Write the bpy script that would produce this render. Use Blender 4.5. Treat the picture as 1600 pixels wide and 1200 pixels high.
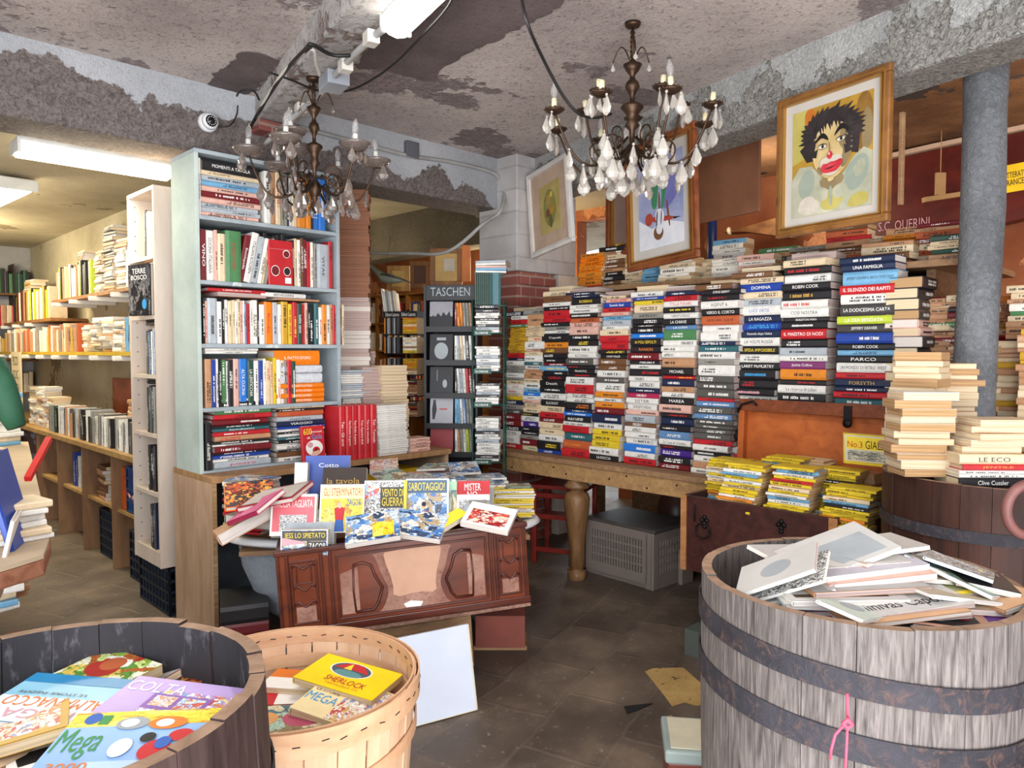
import bpy, math, random
from math import radians, sin, cos, pi, sqrt, atan2
from mathutils import Vector, Matrix
random.seed(11)
for _o in list(bpy.data.objects): bpy.data.objects.remove(_o)
SC = bpy.context.scene
COL = SC.collection
# ---------------------------------------------------------------- camera
FPX = 1150.0
TH = radians(2.5)
EYE = 1.4
cd = bpy.data.cameras.new('camera'); cam = bpy.data.objects.new('camera', cd); COL.objects.link(cam)
cd.sensor_width = 36.0; cd.lens = 36.0 * FPX / 1600.0
cam.location = (0, 0, EYE); cam.rotation_euler = (radians(90) - TH, 0, 0)
cd.clip_start = 0.02
SC.camera = cam
# ---------------------------------------------------------------- world, lights, exposure
wd = bpy.data.worlds.new('world'); SC.world = wd; wd.use_nodes = True
wn = wd.node_tree.nodes; wn['Background'].inputs[0].default_value = (0.86, 0.93, 1.0, 1); wn['Background'].inputs[1].default_value = 2.3
SC.view_settings.view_transform = 'Standard'
SC.view_settings.look = 'None'; SC.view_settings.gamma = 1.0
SC.view_settings.exposure = 0.42
try: SC.view_settings.use_curve_mapping = False
except Exception: pass
def area(name, loc, to, sx, sy, power, col):
    l = bpy.data.lights.new(name, 'AREA'); l.shape = 'RECTANGLE'; l.size = sx; l.size_y = sy; l.energy = power; l.color = col
    o = bpy.data.objects.new(name, l); COL.objects.link(o); o.location = loc
    o.rotation_euler = (Vector(to) - Vector(loc)).to_track_quat('-Z', 'Y').to_euler(); return o
def point(name, loc, power, col, r=0.06):
    l = bpy.data.lights.new(name, 'POINT'); l.energy = power; l.color = col; l.shadow_soft_size = r
    o = bpy.data.objects.new(name, l); COL.objects.link(o); o.location = loc; return o
# daylight falling through the wide shop entrance behind the camera
area('entrance_daylight', (0.1, -1.6, 1.9), (0.1, 4.0, 1.0), 4.2, 2.0, 74, (0.93, 0.97, 1.0))
# added fill light to brighten the ceiling, like daylight off the ground outside
area('ceiling_fill_light', (0.0, -1.5, 0.25), (0.0, 2.6, 2.8), 4.5, 1.2, 185, (1.0, 0.97, 0.95))
# ---------------------------------------------------------------- helpers: coordinates
R2 = sqrt(2.0)
def W(px, py, d):
    u = (px - 800) / FPX; v = (600 - py) / FPX
    k = d / (cos(TH) + v * sin(TH))
    return Vector((u * k, d, EYE + (v * cos(TH) - sin(TH)) * k))
def SN(s, n, z=0.0): return Vector(((n + s) / R2, (n - s) / R2, z))
def s_at(px, n): u = (px - 800) / FPX; return n * (u - 1) / (u + 1)
def n_at(px, s): u = (px - 800) / FPX; return -s * (1 + u) / (1 - u)
def zof(py, d): return EYE + ((600 - py) / FPX * cos(TH) - sin(TH)) / (cos(TH) + (600 - py) / FPX * sin(TH)) * d
U = Vector((1 / R2, -1 / R2, 0)); N = Vector((1 / R2, 1 / R2, 0)); ZV = Vector((0, 0, 1))
BD = Vector((0.51, -0.86, 0)).normalized(); BN = Vector((0.86, 0.51, 0)).normalized()   # the slanted beams
def lin(c):
    if isinstance(c, str): c = tuple(int(c[i:i + 2], 16) for i in (1, 3, 5))
    o = []
    for v in c[:3]:
        v = v / 255.0
        o.append(v / 12.92 if v <= 0.04045 else ((v + 0.055) / 1.055) ** 2.4)
    return (o[0], o[1], o[2], 1.0)
# ---------------------------------------------------------------- helpers: materials
MATS = {}
def _new(name):
    m = bpy.data.materials.new(name); m.use_nodes = True; nt = m.node_tree
    return m, nt, nt.nodes, nt.links, nt.nodes['Principled BSDF']
def _coord(nt, scale=(1, 1, 1), kind='Object'):
    tc = nt.nodes.new('ShaderNodeTexCoord'); mp = nt.nodes.new('ShaderNodeMapping')
    mp.inputs['Scale'].default_value = scale
    nt.links.new(tc.outputs[kind], mp.inputs['Vector']); return mp.outputs['Vector']
def _noise(nt, vec, scale, detail=4, rough=0.55, dist=0.0):
    n = nt.nodes.new('ShaderNodeTexNoise'); n.inputs['Scale'].default_value = scale; n.inputs['Detail'].default_value = detail
    n.inputs['Roughness'].default_value = rough; n.inputs['Distortion'].default_value = dist
    nt.links.new(vec, n.inputs['Vector']); return n.outputs['Fac']
def _ramp(nt, fac, stops, interp='LINEAR'):
    r = nt.nodes.new('ShaderNodeValToRGB'); e = r.color_ramp; e.interpolation = interp
    while len(e.elements) < len(stops): e.elements.new(0.5)
    for i, (p, c) in enumerate(stops):
        e.elements[i].position = p; e.elements[i].color = c if not isinstance(c, str) else lin(c)
    nt.links.new(fac, r.inputs['Fac']); return r.outputs['Color']
def _mix(nt, fac, a, b, mode='MIX'):
    m = nt.nodes.new('ShaderNodeMix'); m.data_type = 'RGBA'; m.blend_type = mode
    for s, v in ((0, fac), (6, a), (7, b)):
        if hasattr(v, 'node'): nt.links.new(v, m.inputs[s])
        else: m.inputs[s].default_value = v
    return m.outputs[2]
def _bump(nt, bs, h, strength, dist=0.01):
    b = nt.nodes.new('ShaderNodeBump'); b.inputs['Strength'].default_value = strength; b.inputs['Distance'].default_value = dist
    nt.links.new(h, b.inputs['Height']); nt.links.new(b.outputs['Normal'], bs.inputs['Normal'])
def mat(name, col, rough=0.6, metal=0.0, var=0.12, scale=8.0, bump=0.0, stretch=(1, 1, 1), spec=0.4):
    if name in MATS: return MATS[name]
    m, nt, ns, lk, bs = _new(name)
    v = _coord(nt, stretch); f = _noise(nt, v, scale, 3)
    c = lin(col); lo = tuple(x * (1 - var) for x in c[:3]) + (1,); hi = tuple(min(1, x * (1 + var)) for x in c[:3]) + (1,)
    lk.new(_ramp(nt, f, [(0.3, lo), (0.7, hi)]), bs.inputs['Base Color'])
    bs.inputs['Roughness'].default_value = rough; bs.inputs['Metallic'].default_value = metal
    bs.inputs['Specular IOR Level'].default_value = spec
    if bump: _bump(nt, bs, f, bump)
    MATS[name] = m; return m
def wood(name, a, b, rough=0.55, stretch=(1, 12, 12), scale=3.0, bump=0.15, knots=False, spec=0.35):
    if name in MATS: return MATS[name]
    m, nt, ns, lk, bs = _new(name)
    v = _coord(nt, stretch); f = _noise(nt, v, scale, 6, 0.6, 0.6)
    col = _ramp(nt, f, [(0.3, a), (0.7, b)])
    v2 = _coord(nt); g = _noise(nt, v2, 2.3, 3)
    col = _mix(nt, _ramp(nt, g, [(0.4, (0, 0, 0, 1)), (0.75, (0.45, 0.45, 0.45, 1))]), col, lin(a))
    lk.new(col, bs.inputs['Base Color']); bs.inputs['Roughness'].default_value = rough
    bs.inputs['Specular IOR Level'].default_value = spec
    if bump: _bump(nt, bs, f, bump, 0.004)
    MATS[name] = m; return m
def plaster(name, stops, fine=('#000000', 0.0), scale=1.0, peel=None, bump=0.4, fscale=60, rough=0.9, seed=0.0, second=None, zgrad=None, xgrad=None, pvar=(0.62, 1.3)):
    """old plaster: soft stains, flaked patches with hard edges (peel = (colour, threshold, scale)), grit"""
    if name in MATS: return MATS[name]
    m, nt, ns, lk, bs = _new(name)
    tc = nt.nodes.new('ShaderNodeTexCoord'); mp = nt.nodes.new('ShaderNodeMapping'); mp.inputs['Location'].default_value = (seed, seed * 0.7, seed * 0.3)
    lk.new(tc.outputs['Object'], mp.inputs['Vector']); v = mp.outputs['Vector']
    base = _ramp(nt, _noise(nt, v, scale, 6, 0.62), stops)
    grit = _noise(nt, v, fscale, 5, 0.7, 1.2)
    base = _mix(nt, _ramp(nt, grit, [(0.52, (0, 0, 0, 1)), (0.68, (fine[1],) * 3 + (1,))]), base, lin(fine[0]))
    h = grit
    for k, pl in enumerate((peel, second)):
        if not pl: continue
        pc, th, ps = pl[:3]
        mp2 = nt.nodes.new('ShaderNodeMapping'); mp2.inputs['Location'].default_value = (seed + 3.7 * k, 1.3 * k, 0); lk.new(v, mp2.inputs['Vector'])
        pf = _noise(nt, mp2.outputs['Vector'], ps, 8, 0.62)
        for gi, gr_ in ((2, zgrad), (0, xgrad)):
            if gr_ and k == 0:
                sx = nt.nodes.new('ShaderNodeSeparateXYZ'); lk.new(tc.outputs['Object'], sx.inputs[0])
                g1_ = nt.nodes.new('ShaderNodeMath'); g1_.operation = 'MULTIPLY_ADD'; lk.new(sx.outputs[gi], g1_.inputs[0]); g1_.inputs[1].default_value = -gr_[1]; g1_.inputs[2].default_value = gr_[0] * gr_[1]
                g2_ = nt.nodes.new('ShaderNodeMath'); g2_.operation = 'ADD'; lk.new(g1_.outputs[0], g2_.inputs[0]); lk.new(pf, g2_.inputs[1]); pf = g2_.outputs[0]
        mask = _ramp(nt, pf, [(th, (0, 0, 0, 1)), (th + 0.012, (1, 1, 1, 1))])
        pcol = _ramp(nt, grit, [(0.35, tuple(x * pvar[0] for x in lin(pc)[:3]) + (1,)), (0.62, tuple(min(1, x * pvar[1]) for x in lin(pc)[:3]) + (1,))])
        base = _mix(nt, mask, base, pcol)
        sub = nt.nodes.new('ShaderNodeMath'); sub.operation = 'MULTIPLY_ADD'; lk.new(mask, sub.inputs[0]); sub.inputs[1].default_value = -0.8; lk.new(h, sub.inputs[2]); h = sub.outputs[0]
    lk.new(base, bs.inputs['Base Color']); bs.inputs['Roughness'].default_value = rough; bs.inputs['Specular IOR Level'].default_value = 0.2
    _bump(nt, bs, h, bump, 0.02)
    MATS[name] = m; return m
def emit(name, col, strength):
    if name in MATS: return MATS[name]
    m, nt, ns, lk, bs = _new(name)
    bs.inputs['Base Color'].default_value = lin(col); bs.inputs['Emission Color'].default_value = lin(col); bs.inputs['Emission Strength'].default_value = strength
    MATS[name] = m; return m
def glass(name, col='#ffffff', rough=0.05, alpha=0.35):
    if name in MATS: return MATS[name]
    m, nt, ns, lk, bs = _new(name)
    bs.inputs['Base Color'].default_value = lin(col); bs.inputs['Roughness'].default_value = rough
    bs.inputs['Transmission Weight'].default_value = 0.75; bs.inputs['IOR'].default_value = 1.45; bs.inputs['Alpha'].default_value = alpha
    MATS[name] = m; return m
def art(name, cols, scale=7.0, rough=0.35, dist=0.6, seed=0.0, stretch=(1, 1, 1)):
    """busy printed picture: wobbly patches of a few colours with inked lines"""
    scale *= 1.5
    if name in MATS: return MATS[name]
    m, nt, ns, lk, bs = _new(name)
    tc = nt.nodes.new('ShaderNodeTexCoord'); mp = nt.nodes.new('ShaderNodeMapping')
    mp.inputs['Location'].default_value = (seed, seed * 1.7, seed * 0.3); mp.inputs['Scale'].default_value = stretch
    lk.new(tc.outputs['Generated'], mp.inputs['Vector'])
    nz = nt.nodes.new('ShaderNodeTexNoise'); nz.inputs['Scale'].default_value = scale * 0.7; nz.inputs['Detail'].default_value = 2; lk.new(mp.outputs['Vector'], nz.inputs['Vector'])
    ad = nt.nodes.new('ShaderNodeVectorMath'); ad.operation = 'MULTIPLY_ADD'; lk.new(nz.outputs['Color'], ad.inputs[0]); ad.inputs[1].default_value = (dist,) * 3; lk.new(mp.outputs['Vector'], ad.inputs[2])
    vo = nt.nodes.new('ShaderNodeTexVoronoi'); vo.inputs['Scale'].default_value = scale; lk.new(ad.outputs[0], vo.inputs['Vector'])
    sp = nt.nodes.new('ShaderNodeSeparateColor'); lk.new(vo.outputs['Color'], sp.inputs[0])
    st = [(i / len(cols), c) for i, c in enumerate(cols)]
    n2 = nt.nodes.new('ShaderNodeTexNoise'); n2.inputs['Scale'].default_value = scale * 1.6; n2.inputs['Detail'].default_value = 3; n2.inputs['Distortion'].default_value = 1.2; lk.new(mp.outputs['Vector'], n2.inputs['Vector'])
    ink = _ramp(nt, n2.outputs['Fac'], [(.47, (1, 1, 1, 1)), (.487, (.12, .1, .12, 1)), (.503, (.12, .1, .12, 1)), (.52, (1, 1, 1, 1))])
    lk.new(_mix(nt, .75, _ramp(nt, sp.outputs[0], st, 'CONSTANT'), ink, 'MULTIPLY'), bs.inputs['Base Color']); bs.inputs['Roughness'].default_value = rough
    MATS[name] = m; return m
# ---------------------------------------------------------------- helpers: meshes
class MB:
    def __init__(s): s.v = []; s.f = []; s.m = []; s.s = []
    def add(s, vs, fs, mi=0, smooth=False, M=None):
        b = len(s.v)
        s.v += [tuple(M @ Vector(p)) if M is not None else tuple(p) for p in vs]
        for f in fs: s.f.append(tuple(b + i for i in f)); s.m.append(mi); s.s.append(smooth)
        return s
    def box(s, x0, x1, y0, y1, z0, z1, mi=0, M=None):
        vs = [(x, y, z) for z in (z0, z1) for y in (y0, y1) for x in (x0, x1)]
        return s.add(vs, [(0, 2, 3, 1), (4, 5, 7, 6), (0, 1, 5, 4), (2, 6, 7, 3), (0, 4, 6, 2), (1, 3, 7, 5)], mi, False, M)
    def prism(s, poly, a, b, axis='z', mi=0, M=None):
        """closed outline extruded from a to b along an axis"""
        def P(p, t): return {'z': (p[0], p[1], t), 'y': (p[0], t, p[1]), 'x': (t, p[0], p[1])}[axis]
        n = len(poly); vs = [P(p, a) for p in poly] + [P(p, b) for p in poly]
        ar = sum(poly[i][0] * poly[(i + 1) % n][1] - poly[(i + 1) % n][0] * poly[i][1] for i in range(n))
        if axis == 'y': ar = -ar
        if b < a: ar = -ar
        fs = [tuple(range(n - 1, -1, -1)), tuple(range(n, 2 * n))] + [(i, (i + 1) % n, n + (i + 1) % n, n + i) for i in range(n)]
        if ar < 0: fs = [tuple(reversed(f)) for f in fs]
        return s.add(vs, fs, mi, False, M)
    def tube(s, pts, r, n=8, mi=0, M=None, cap=True, smooth=True):
        pts = [Vector(p) for p in pts]; rs = r if isinstance(r, (list, tuple)) else [r] * len(pts)
        vs = []; fs = []; prev = None
        for i, p in enumerate(pts):
            t = (pts[min(i + 1, len(pts) - 1)] - pts[max(i - 1, 0)])
            if t.length < 1e-9: t = Vector((0, 0, 1))
            t.normalize()
            if prev is None: a = t.orthogonal().normalized()
            else:
                a = prev - t * prev.dot(t)
                a = a.normalized() if a.length > 1e-6 else t.orthogonal().normalized()
            prev = a; b = t.cross(a)
            for k in range(n):
                an = 2 * pi * k / n; vs.append(p + (a * cos(an) + b * sin(an)) * rs[i])
        for i in range(len(pts) - 1):
            for k in range(n): fs.append((i * n + k, i * n + (k + 1) % n, (i + 1) * n + (k + 1) % n, (i + 1) * n + k))
        if cap: fs += [tuple(range(n - 1, -1, -1)), tuple(range((len(pts) - 1) * n, len(pts) * n))]
        return s.add(vs, fs, mi, smooth, M)
    def lathe(s, prof, n=24, mi=0, M=None, smooth=True, a0=0.0, a1=2 * pi):
        full = abs(a1 - a0 - 2 * pi) < 1e-6; k = n if full else n + 1
        vs = [(r * cos(a0 + (a1 - a0) * j / n), r * sin(a0 + (a1 - a0) * j / n), z) for r, z in prof for j in range(k)]
        fs = [(i * k + j, i * k + (j + 1) % k, (i + 1) * k + (j + 1) % k, (i + 1) * k + j) for i in range(len(prof) - 1) for j in range(n)]
        return s.add(vs, fs, mi, smooth, M)
    def ball(s, c, r, n=10, mi=0, sz=1.0, M=None):
        c = Vector(c); m = max(4, n // 2)
        prof = [(max(1e-4, r * sin(pi * i / m)), -r * sz * cos(pi * i / m)) for i in range(m + 1)]
        T = Matrix.Translation(c)
        return s.lathe(prof, n, mi, (M @ T) if M is not None else T)
    def mesh(s, name):
        me = bpy.data.meshes.new(name); me.from_pydata([tuple(p) for p in s.v], [], s.f); me.validate()
        if len(me.polygons) == len(s.m):
            me.polygons.foreach_set('material_index', s.m); me.polygons.foreach_set('use_smooth', s.s)
        me.update(); return me
    def build(s, name, mats, parent=None, M=None, bevel=0.0, seg=2):
        me = s.mesh(name)
        for x in (mats if isinstance(mats, (list, tuple)) else [mats]): me.materials.append(x)
        o = bpy.data.objects.new(name, me); COL.objects.link(o)
        if parent: o.parent = parent
        if M is not None: o.matrix_local = M
        if bevel:
            b = o.modifiers.new('bevel', 'BEVEL'); b.width = bevel; b.segments = seg; b.limit_method = 'ANGLE'; b.angle_limit = radians(40)
        return o
def tag(o, label=None, cat=None, group=None, kind=None):
    if label: o['label'] = label
    if cat: o['category'] = cat
    if group: o['group'] = group
    if kind: o['kind'] = kind
    return o
def struct(o): o['kind'] = 'structure'; return o
def empty(name, M, label, cat, group=None):
    o = bpy.data.objects.new(name, None); COL.objects.link(o); o.empty_display_size = 0.05
    o.matrix_world = M; return tag(o, label, cat, group)
def basis(x, y, z, loc):
    return Matrix(((x[0], y[0], z[0], loc[0]), (x[1], y[1], z[1], loc[1]), (x[2], y[2], z[2], loc[2]), (0, 0, 0, 1)))
def rotz(a): return Matrix.Rotation(a, 4, 'Z')
def rotx(a): return Matrix.Rotation(a, 4, 'X')
def roty(a): return Matrix.Rotation(a, 4, 'Y')
def T3(x, y, z): return Matrix.Translation((x, y, z))
UN = basis(U, N, ZV, (0, 0, 0))       # local x along U, y along N
ORD = 'zeroth first second third fourth fifth sixth seventh eighth ninth tenth eleventh twelfth thirteenth fourteenth fifteenth sixteenth seventeenth eighteenth nineteenth twentieth'.split()
def nth(i):
    if i <= 20: return ORD[i]
    t, o = divmod(i, 10); return ({2: 'twentieth', 3: 'thirtieth', 4: 'fortieth', 5: 'fiftieth', 6: 'sixtieth', 7: 'seventieth', 8: 'eightieth'}[t] if o == 0 else {2: 'twenty', 3: 'thirty', 4: 'forty', 5: 'fifty', 6: 'sixty', 7: 'seventy', 8: 'eighty'}[t] + '-' + ORD[o])
# text as mesh: unit box 1 x 1 (x right, y up)
_TX = {}
def textmesh(txt):
    if txt in _TX: return _TX[txt]
    c = bpy.data.curves.new('t', 'FONT'); c.body = txt; c.size = 1.0; c.resolution_u = 2; c.align_x = 'LEFT'
    o = bpy.data.objects.new('t', c); COL.objects.link(o)
    bpy.context.view_layer.update()
    me = bpy.data.meshes.new_from_object(o.evaluated_get(bpy.context.evaluated_depsgraph_get()))
    bpy.data.objects.remove(o)
    xs = [v.co.x for v in me.vertices] or [0, 1]; ys = [v.co.y for v in me.vertices] or [0, 1]
    x0, x1, y0, y1 = min(xs), max(xs), min(ys), max(ys)
    for v in me.vertices: v.co = ((v.co.x - x0) / max(1e-6, x1 - x0), (v.co.y - y0) / max(1e-6, y1 - y0), 0)
    asp = (x1 - x0) / max(1e-6, y1 - y0)
    me.materials.append(None); me.name = 'lettering'
    _TX[txt] = (me, asp); return _TX[txt]
def text(parent, txt, m, M, w=None, h=None, name='lettering'):
    """lettering flat in the local xy plane of M, lower left corner at its origin"""
    me, asp = textmesh(txt)
    if w is None: w = h * asp
    if h is None: h = w / asp
    o = bpy.data.objects.new(name, me); COL.objects.link(o); o.parent = parent
    o.matrix_local = M @ Matrix.Diagonal((w, h, 1, 1))
    o.material_slots[0].link = 'OBJECT'; o.material_slots[0].material = m
    return o
# ================================================================ the setting
M_ceil = plaster('ceiling_plaster', [(0.3, '#948987'), (0.5, '#bfb3ae'), (0.72, '#d8cdc7')], ('#544c4b', 0.75), 0.9, peel=('#8d8180', 0.56, 1.5), bump=0.55, seed=4.3, fscale=38, pvar=(.55, 1.25))
M_beam = plaster('beam_plaster', [(0.3, '#9a9ca0'), (0.7, '#bcbdc1')], ('#6c6a6a', 0.3), 1.4, peel=('#6f6663', 0.52, 1.9), bump=0.6, fscale=45, seed=9.1, zgrad=(2.615, 1.5), xgrad=(-.9, .12), pvar=(.5, 1.35))
M_beam_w = plaster('beam_white', [(0.3, '#a3a4a4'), (0.7, '#cfcfcc')], ('#77777a', 0.5), 2.0, peel=('#a3a09a', 0.5, 3.2), bump=1.0, fscale=52, seed=2.2, zgrad=(2.70, 1.3), pvar=(.35, 1.35))
M_beam_m = plaster('beam_middle_p', [(0.3, '#a09b98'), (0.7, '#c9c4c1')], ('#5d5550', 0.8), 3.0, peel=('#8d7d76', 0.58, 4.0), bump=0.9, fscale=22, seed=1.2, pvar=(.4, 1.3))
M_yceil = plaster('warm_ceiling', [(0.3, '#a59a80'), (0.7, '#cfc5ab')], ('#7b6f58', 0.4), 1.3, peel=('#8e8168', 0.6, 1.2), bump=0.3, seed=1.0)
M_dirty = plaster('brown_ceiling', [(0.3, '#5b4130'), (0.5, '#866142'), (0.7, '#a87d55')], ('#33251d', 0.5), 1.8, peel=('#4c4340', 0.6, 1.3), bump=0.3, seed=6.0)
M_orange = plaster('orange_plaster', [(0.3, '#844a30'), (0.55, '#9c6040'), (0.75, '#b08362')], ('#8a4428', 0.3), 2.2, peel=('#c98a60', 0.58, 2.4), bump=0.3, seed=3.0)
M_wallg = plaster('grey_wall', [(0.3, '#8d8a88'), (0.7, '#b9b5b1')], ('#6a6563', 0.3), 2.0, peel=('#7a5a50', 0.62, 2.0), bump=0.3, seed=5.0)
M_wallr = plaster('red_brown_wall', [(0.3, '#6f3f3b'), (0.7, '#9a6a62')], ('#4a3431', 0.3), 2.0, bump=0.3, seed=7.0)
# stone floor: worn slabs laid along the slanted beams
def floor_mat():
    m, nt, ns, lk, bs = _new('stone_floor')
    tc = ns.new('ShaderNodeTexCoord'); mp = ns.new('ShaderNodeMapping'); mp.inputs['Rotation'].default_value = (0, 0, radians(-62))
    lk.new(tc.outputs['Object'], mp.inputs['Vector']); v = mp.outputs['Vector']
    wz = ns.new('ShaderNodeTexNoise'); wz.inputs['Scale'].default_value = 4; lk.new(v, wz.inputs['Vector']); wa = ns.new('ShaderNodeVectorMath'); wa.operation = 'MULTIPLY_ADD'; lk.new(wz.outputs['Color'], wa.inputs[0]); wa.inputs[1].default_value = (.05, .05, 0); lk.new(v, wa.inputs[2])
    br = ns.new('ShaderNodeTexBrick'); lk.new(wa.outputs[0], br.inputs['Vector'])
    br.inputs['Scale'].default_value = 1.0; br.inputs['Brick Width'].default_value = 0.46; br.inputs['Row Height'].default_value = 0.30
    br.inputs['Mortar Size'].default_value = 0.012; br.inputs['Mortar Smooth'].default_value = 0.6
    br.inputs['Color1'].default_value = lin('#41372f'); br.inputs['Color2'].default_value = lin('#675849'); br.inputs['Mortar'].default_value = lin('#5f5347')
    n1 = _noise(nt, v, 3.0, 7, 0.65); n2 = _noise(nt, v, 30, 5, 0.7)
    c = _mix(nt, 0.55, br.outputs['Color'], _ramp(nt, n1, [(0.3, '#3d342d'), (0.5, '#62544a'), (0.68, '#8d7b68')]))
    c = _mix(nt, _ramp(nt, n2, [(0.6, (0, 0, 0, 1)), (0.7, (0.7, 0.7, 0.7, 1))]), c, lin('#a3988a'))
    lk.new(c, bs.inputs['Base Color']); lk.new(_ramp(nt, n1, [(0.3, (0.42,) * 3 + (1,)), (0.7, (0.75,) * 3 + (1,))]), bs.inputs['Roughness'])
    _bump(nt, bs, _mix(nt, 0.5, br.outputs['Fac'], n2), 0.35, 0.01)
    return m
M_floor = floor_mat()
struct(MB().box(-9, 7, -1.0, 12, -0.2, 0.0).build('floor', M_floor))
def uvbox(s0, s1, n0, n1, z0, z1): return MB().box(s0, s1, n0, n1, z0, z1, M=UN)
# ceilings: main room, low left room, brown room behind the book wall
def poly_slab(pts, z0, z1, name, m): return struct(MB().prism([tuple(p[:2]) for p in pts], z0, z1, 'z').build(name, m))
A0 = Vector((1.245, 3.58, 0))
def BB(t, w=0.0, z=0.0): p = A0 + BD * t + BN * w; return Vector((p.x, p.y, z))     # along / behind the right-hand beam
poly_slab([BB(5.2), BB(-2.45), SN(-3.95, 3.8), SN(-3.95, -1.2), Vector((-2.0, -1.0, 0)), Vector((1.8, -1.0, 0))], 2.8, 2.95, 'ceiling', M_ceil)
poly_slab([SN(-3.95, 3.8), BB(-2.45, 0.2), BB(-2.6, 3.2), SN(-9.6, 9), SN(-9.6, 2.05), SN(-3.95, 2.05)], 2.805, 2.95, 'ceiling_middle', M_yceil)
poly_slab([SN(-4.1, 2.05), SN(-9.6, 2.05), SN(-9.6, -1.6), SN(-4.1, -1.6)], 2.5, 2.62, 'ceiling_left', M_yceil)
poly_slab([BB(5.2, 0.1), BB(5.2, 4.2), BB(-3.5, 4.2), BB(-3.0, 0.1)], 2.81, 2.95, 'ceiling_back', M_dirty)
# beams
struct(uvbox(-4.22, -3.9, -1.6, 3.95, 2.44, 2.82).build('beam_back', M_beam, bevel=0.012))
rb = MB(); rb.prism([tuple(BB(-3.05)[:2]), tuple(BB(5.2)[:2]), tuple(BB(5.2, 0.26)[:2]), tuple(BB(-3.05, 0.26)[:2])], 2.52, 2.82, 'z')
struct(rb.build('beam_right', M_beam_w, bevel=0.015))
CB0 = Vector((-1.455, 4.18, 0))
def CB(t, w=0.0, z=0.0): p = CB0 + BD * t + BN * w; return Vector((p.x, p.y, z))
cb = MB(); cb.prism([tuple(CB(-0.35)[:2]), tuple(CB(5.8)[:2]), tuple(CB(5.8, 0.2)[:2]), tuple(CB(-0.1, 0.2)[:2])], 2.66, 2.82, 'z')
struct(cb.build('beam_middle', M_beam_m, bevel=0.01))
struct(uvbox(-9.4, -4.2, 4.55, 4.8, 2.38, 2.82).build('beam_far', plaster('beam_far_p', [(0.3, '#4f4a40'), (0.7, '#736c5f')], ('#a09a8e', 0.5), 1.5, peel=('#c9c4ba', 0.62, 1.6), seed=8), bevel=0.01))
# corner pillar of painted blocks and bare brick
def brickmat(name, c1, c2, mo, w=0.22, h=0.075, rot=None, wash=None):
    m, nt, ns, lk, bs = _new(name)
    tc = ns.new('ShaderNodeTexCoord'); geo = ns.new('ShaderNodeSeparateXYZ'); lk.new(tc.outputs['Object'], geo.inputs[0])
    ad = ns.new('ShaderNodeMath'); ad.operation = 'ADD'; lk.new(geo.outputs[0], ad.inputs[0]); lk.new(geo.outputs[1], ad.inputs[1])
    cb_ = ns.new('ShaderNodeCombineXYZ'); lk.new(ad.outputs[0], cb_.inputs[0]); lk.new(geo.outputs[2], cb_.inputs[1])
    br = ns.new('ShaderNodeTexBrick'); lk.new(cb_.outputs[0], br.inputs['Vector']); br.inputs['Scale'].default_value = 1
    br.inputs['Brick Width'].default_value = w; br.inputs['Row Height'].default_value = h; br.inputs['Mortar Size'].default_value = 0.008
    br.inputs['Color1'].default_value = lin(c1); br.inputs['Color2'].default_value = lin(c2); br.inputs['Mortar'].default_value = lin(mo)
    nz = _noise(nt, tc.outputs['Object'], 6, 5); col = _mix(nt, _ramp(nt, nz, [(0.4, (0, 0, 0, 1)), (0.7, (0.6,) * 3 + (1,))]), br.outputs['Color'], lin(wash or mo))
    lk.new(col, bs.inputs['Base Color']); bs.inputs['Roughness'].default_value = 0.85; _bump(nt, bs, _mix(nt, 0.4, br.outputs['Fac'], nz), -0.4, 0.01)
    MATS[name] = m; return m
M_brick = brickmat('bare_brick', '#7c3d37', '#93564c', '#a08a80', wash='#7f4b44')
M_block = brickmat('painted_block', '#a8a4a3', '#b5b1af', '#9a9594', 0.5, 0.16, wash='#c2bebc')
struct(uvbox(-4.1, -3.7, 3.75, 4.4, 1.98, 2.82).build('pillar_corner', M_block, bevel=0.01))
pb = MB(); pb.box(-4.02, -3.72, 3.77, 4.15, 0, 1.98, M=UN)
for k in range(13): pb.box(-3.75, -3.705 - 0.02 * (k % 2), 3.79, 4.17 + 0.05 * (k % 2), 0.95 + 0.078 * k, 0.95 + 0.078 * k + 0.068, M=UN)
struct(pb.build('pillar_brick', M_brick, bevel=0.006))
struct(uvbox(-3.95, -3.7, 4.2, 4.42, 0, 1.98).build('panel_white_wall', mat('cream_panel', '#c9bfb4', 0.6)))
# walls
struct(uvbox(-9.4, -4.22, 1.95, 2.05, 0, 2.81).build('wall_left', M_yceil))
struct(uvbox(-9.4, -9.2, -1.6, 9, 0, 2.81).build('wall_far', M_wallg))
struct(uvbox(-9.4, -4.1, -1.7, -1.6, 0, 2.6).build('wall_left_near', M_yceil))
wo = MB()     # orange back wall with a bright doorway to the canal at its far end
wo.box(-4.25, 2.2, 5.7, 5.85, 0, 2.81, M=UN); wo.box(-9.2, -4.78, 5.7, 5.85, 0, 2.81, M=UN); wo.box(-4.78, -4.25, 5.7, 5.85, 2.7, 2.81, M=UN)
struct(wo.build('wall_back', M_orange))
struct(MB().box(3.6, 3.75, -1.0, 5.2, 0, 2.81).build('wall_right', M_wallr))
struct(MB().box(-4.3, -4.15, -1.4, 2.4, 0, 2.81).build('wall_entrance', M_wallg))

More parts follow.
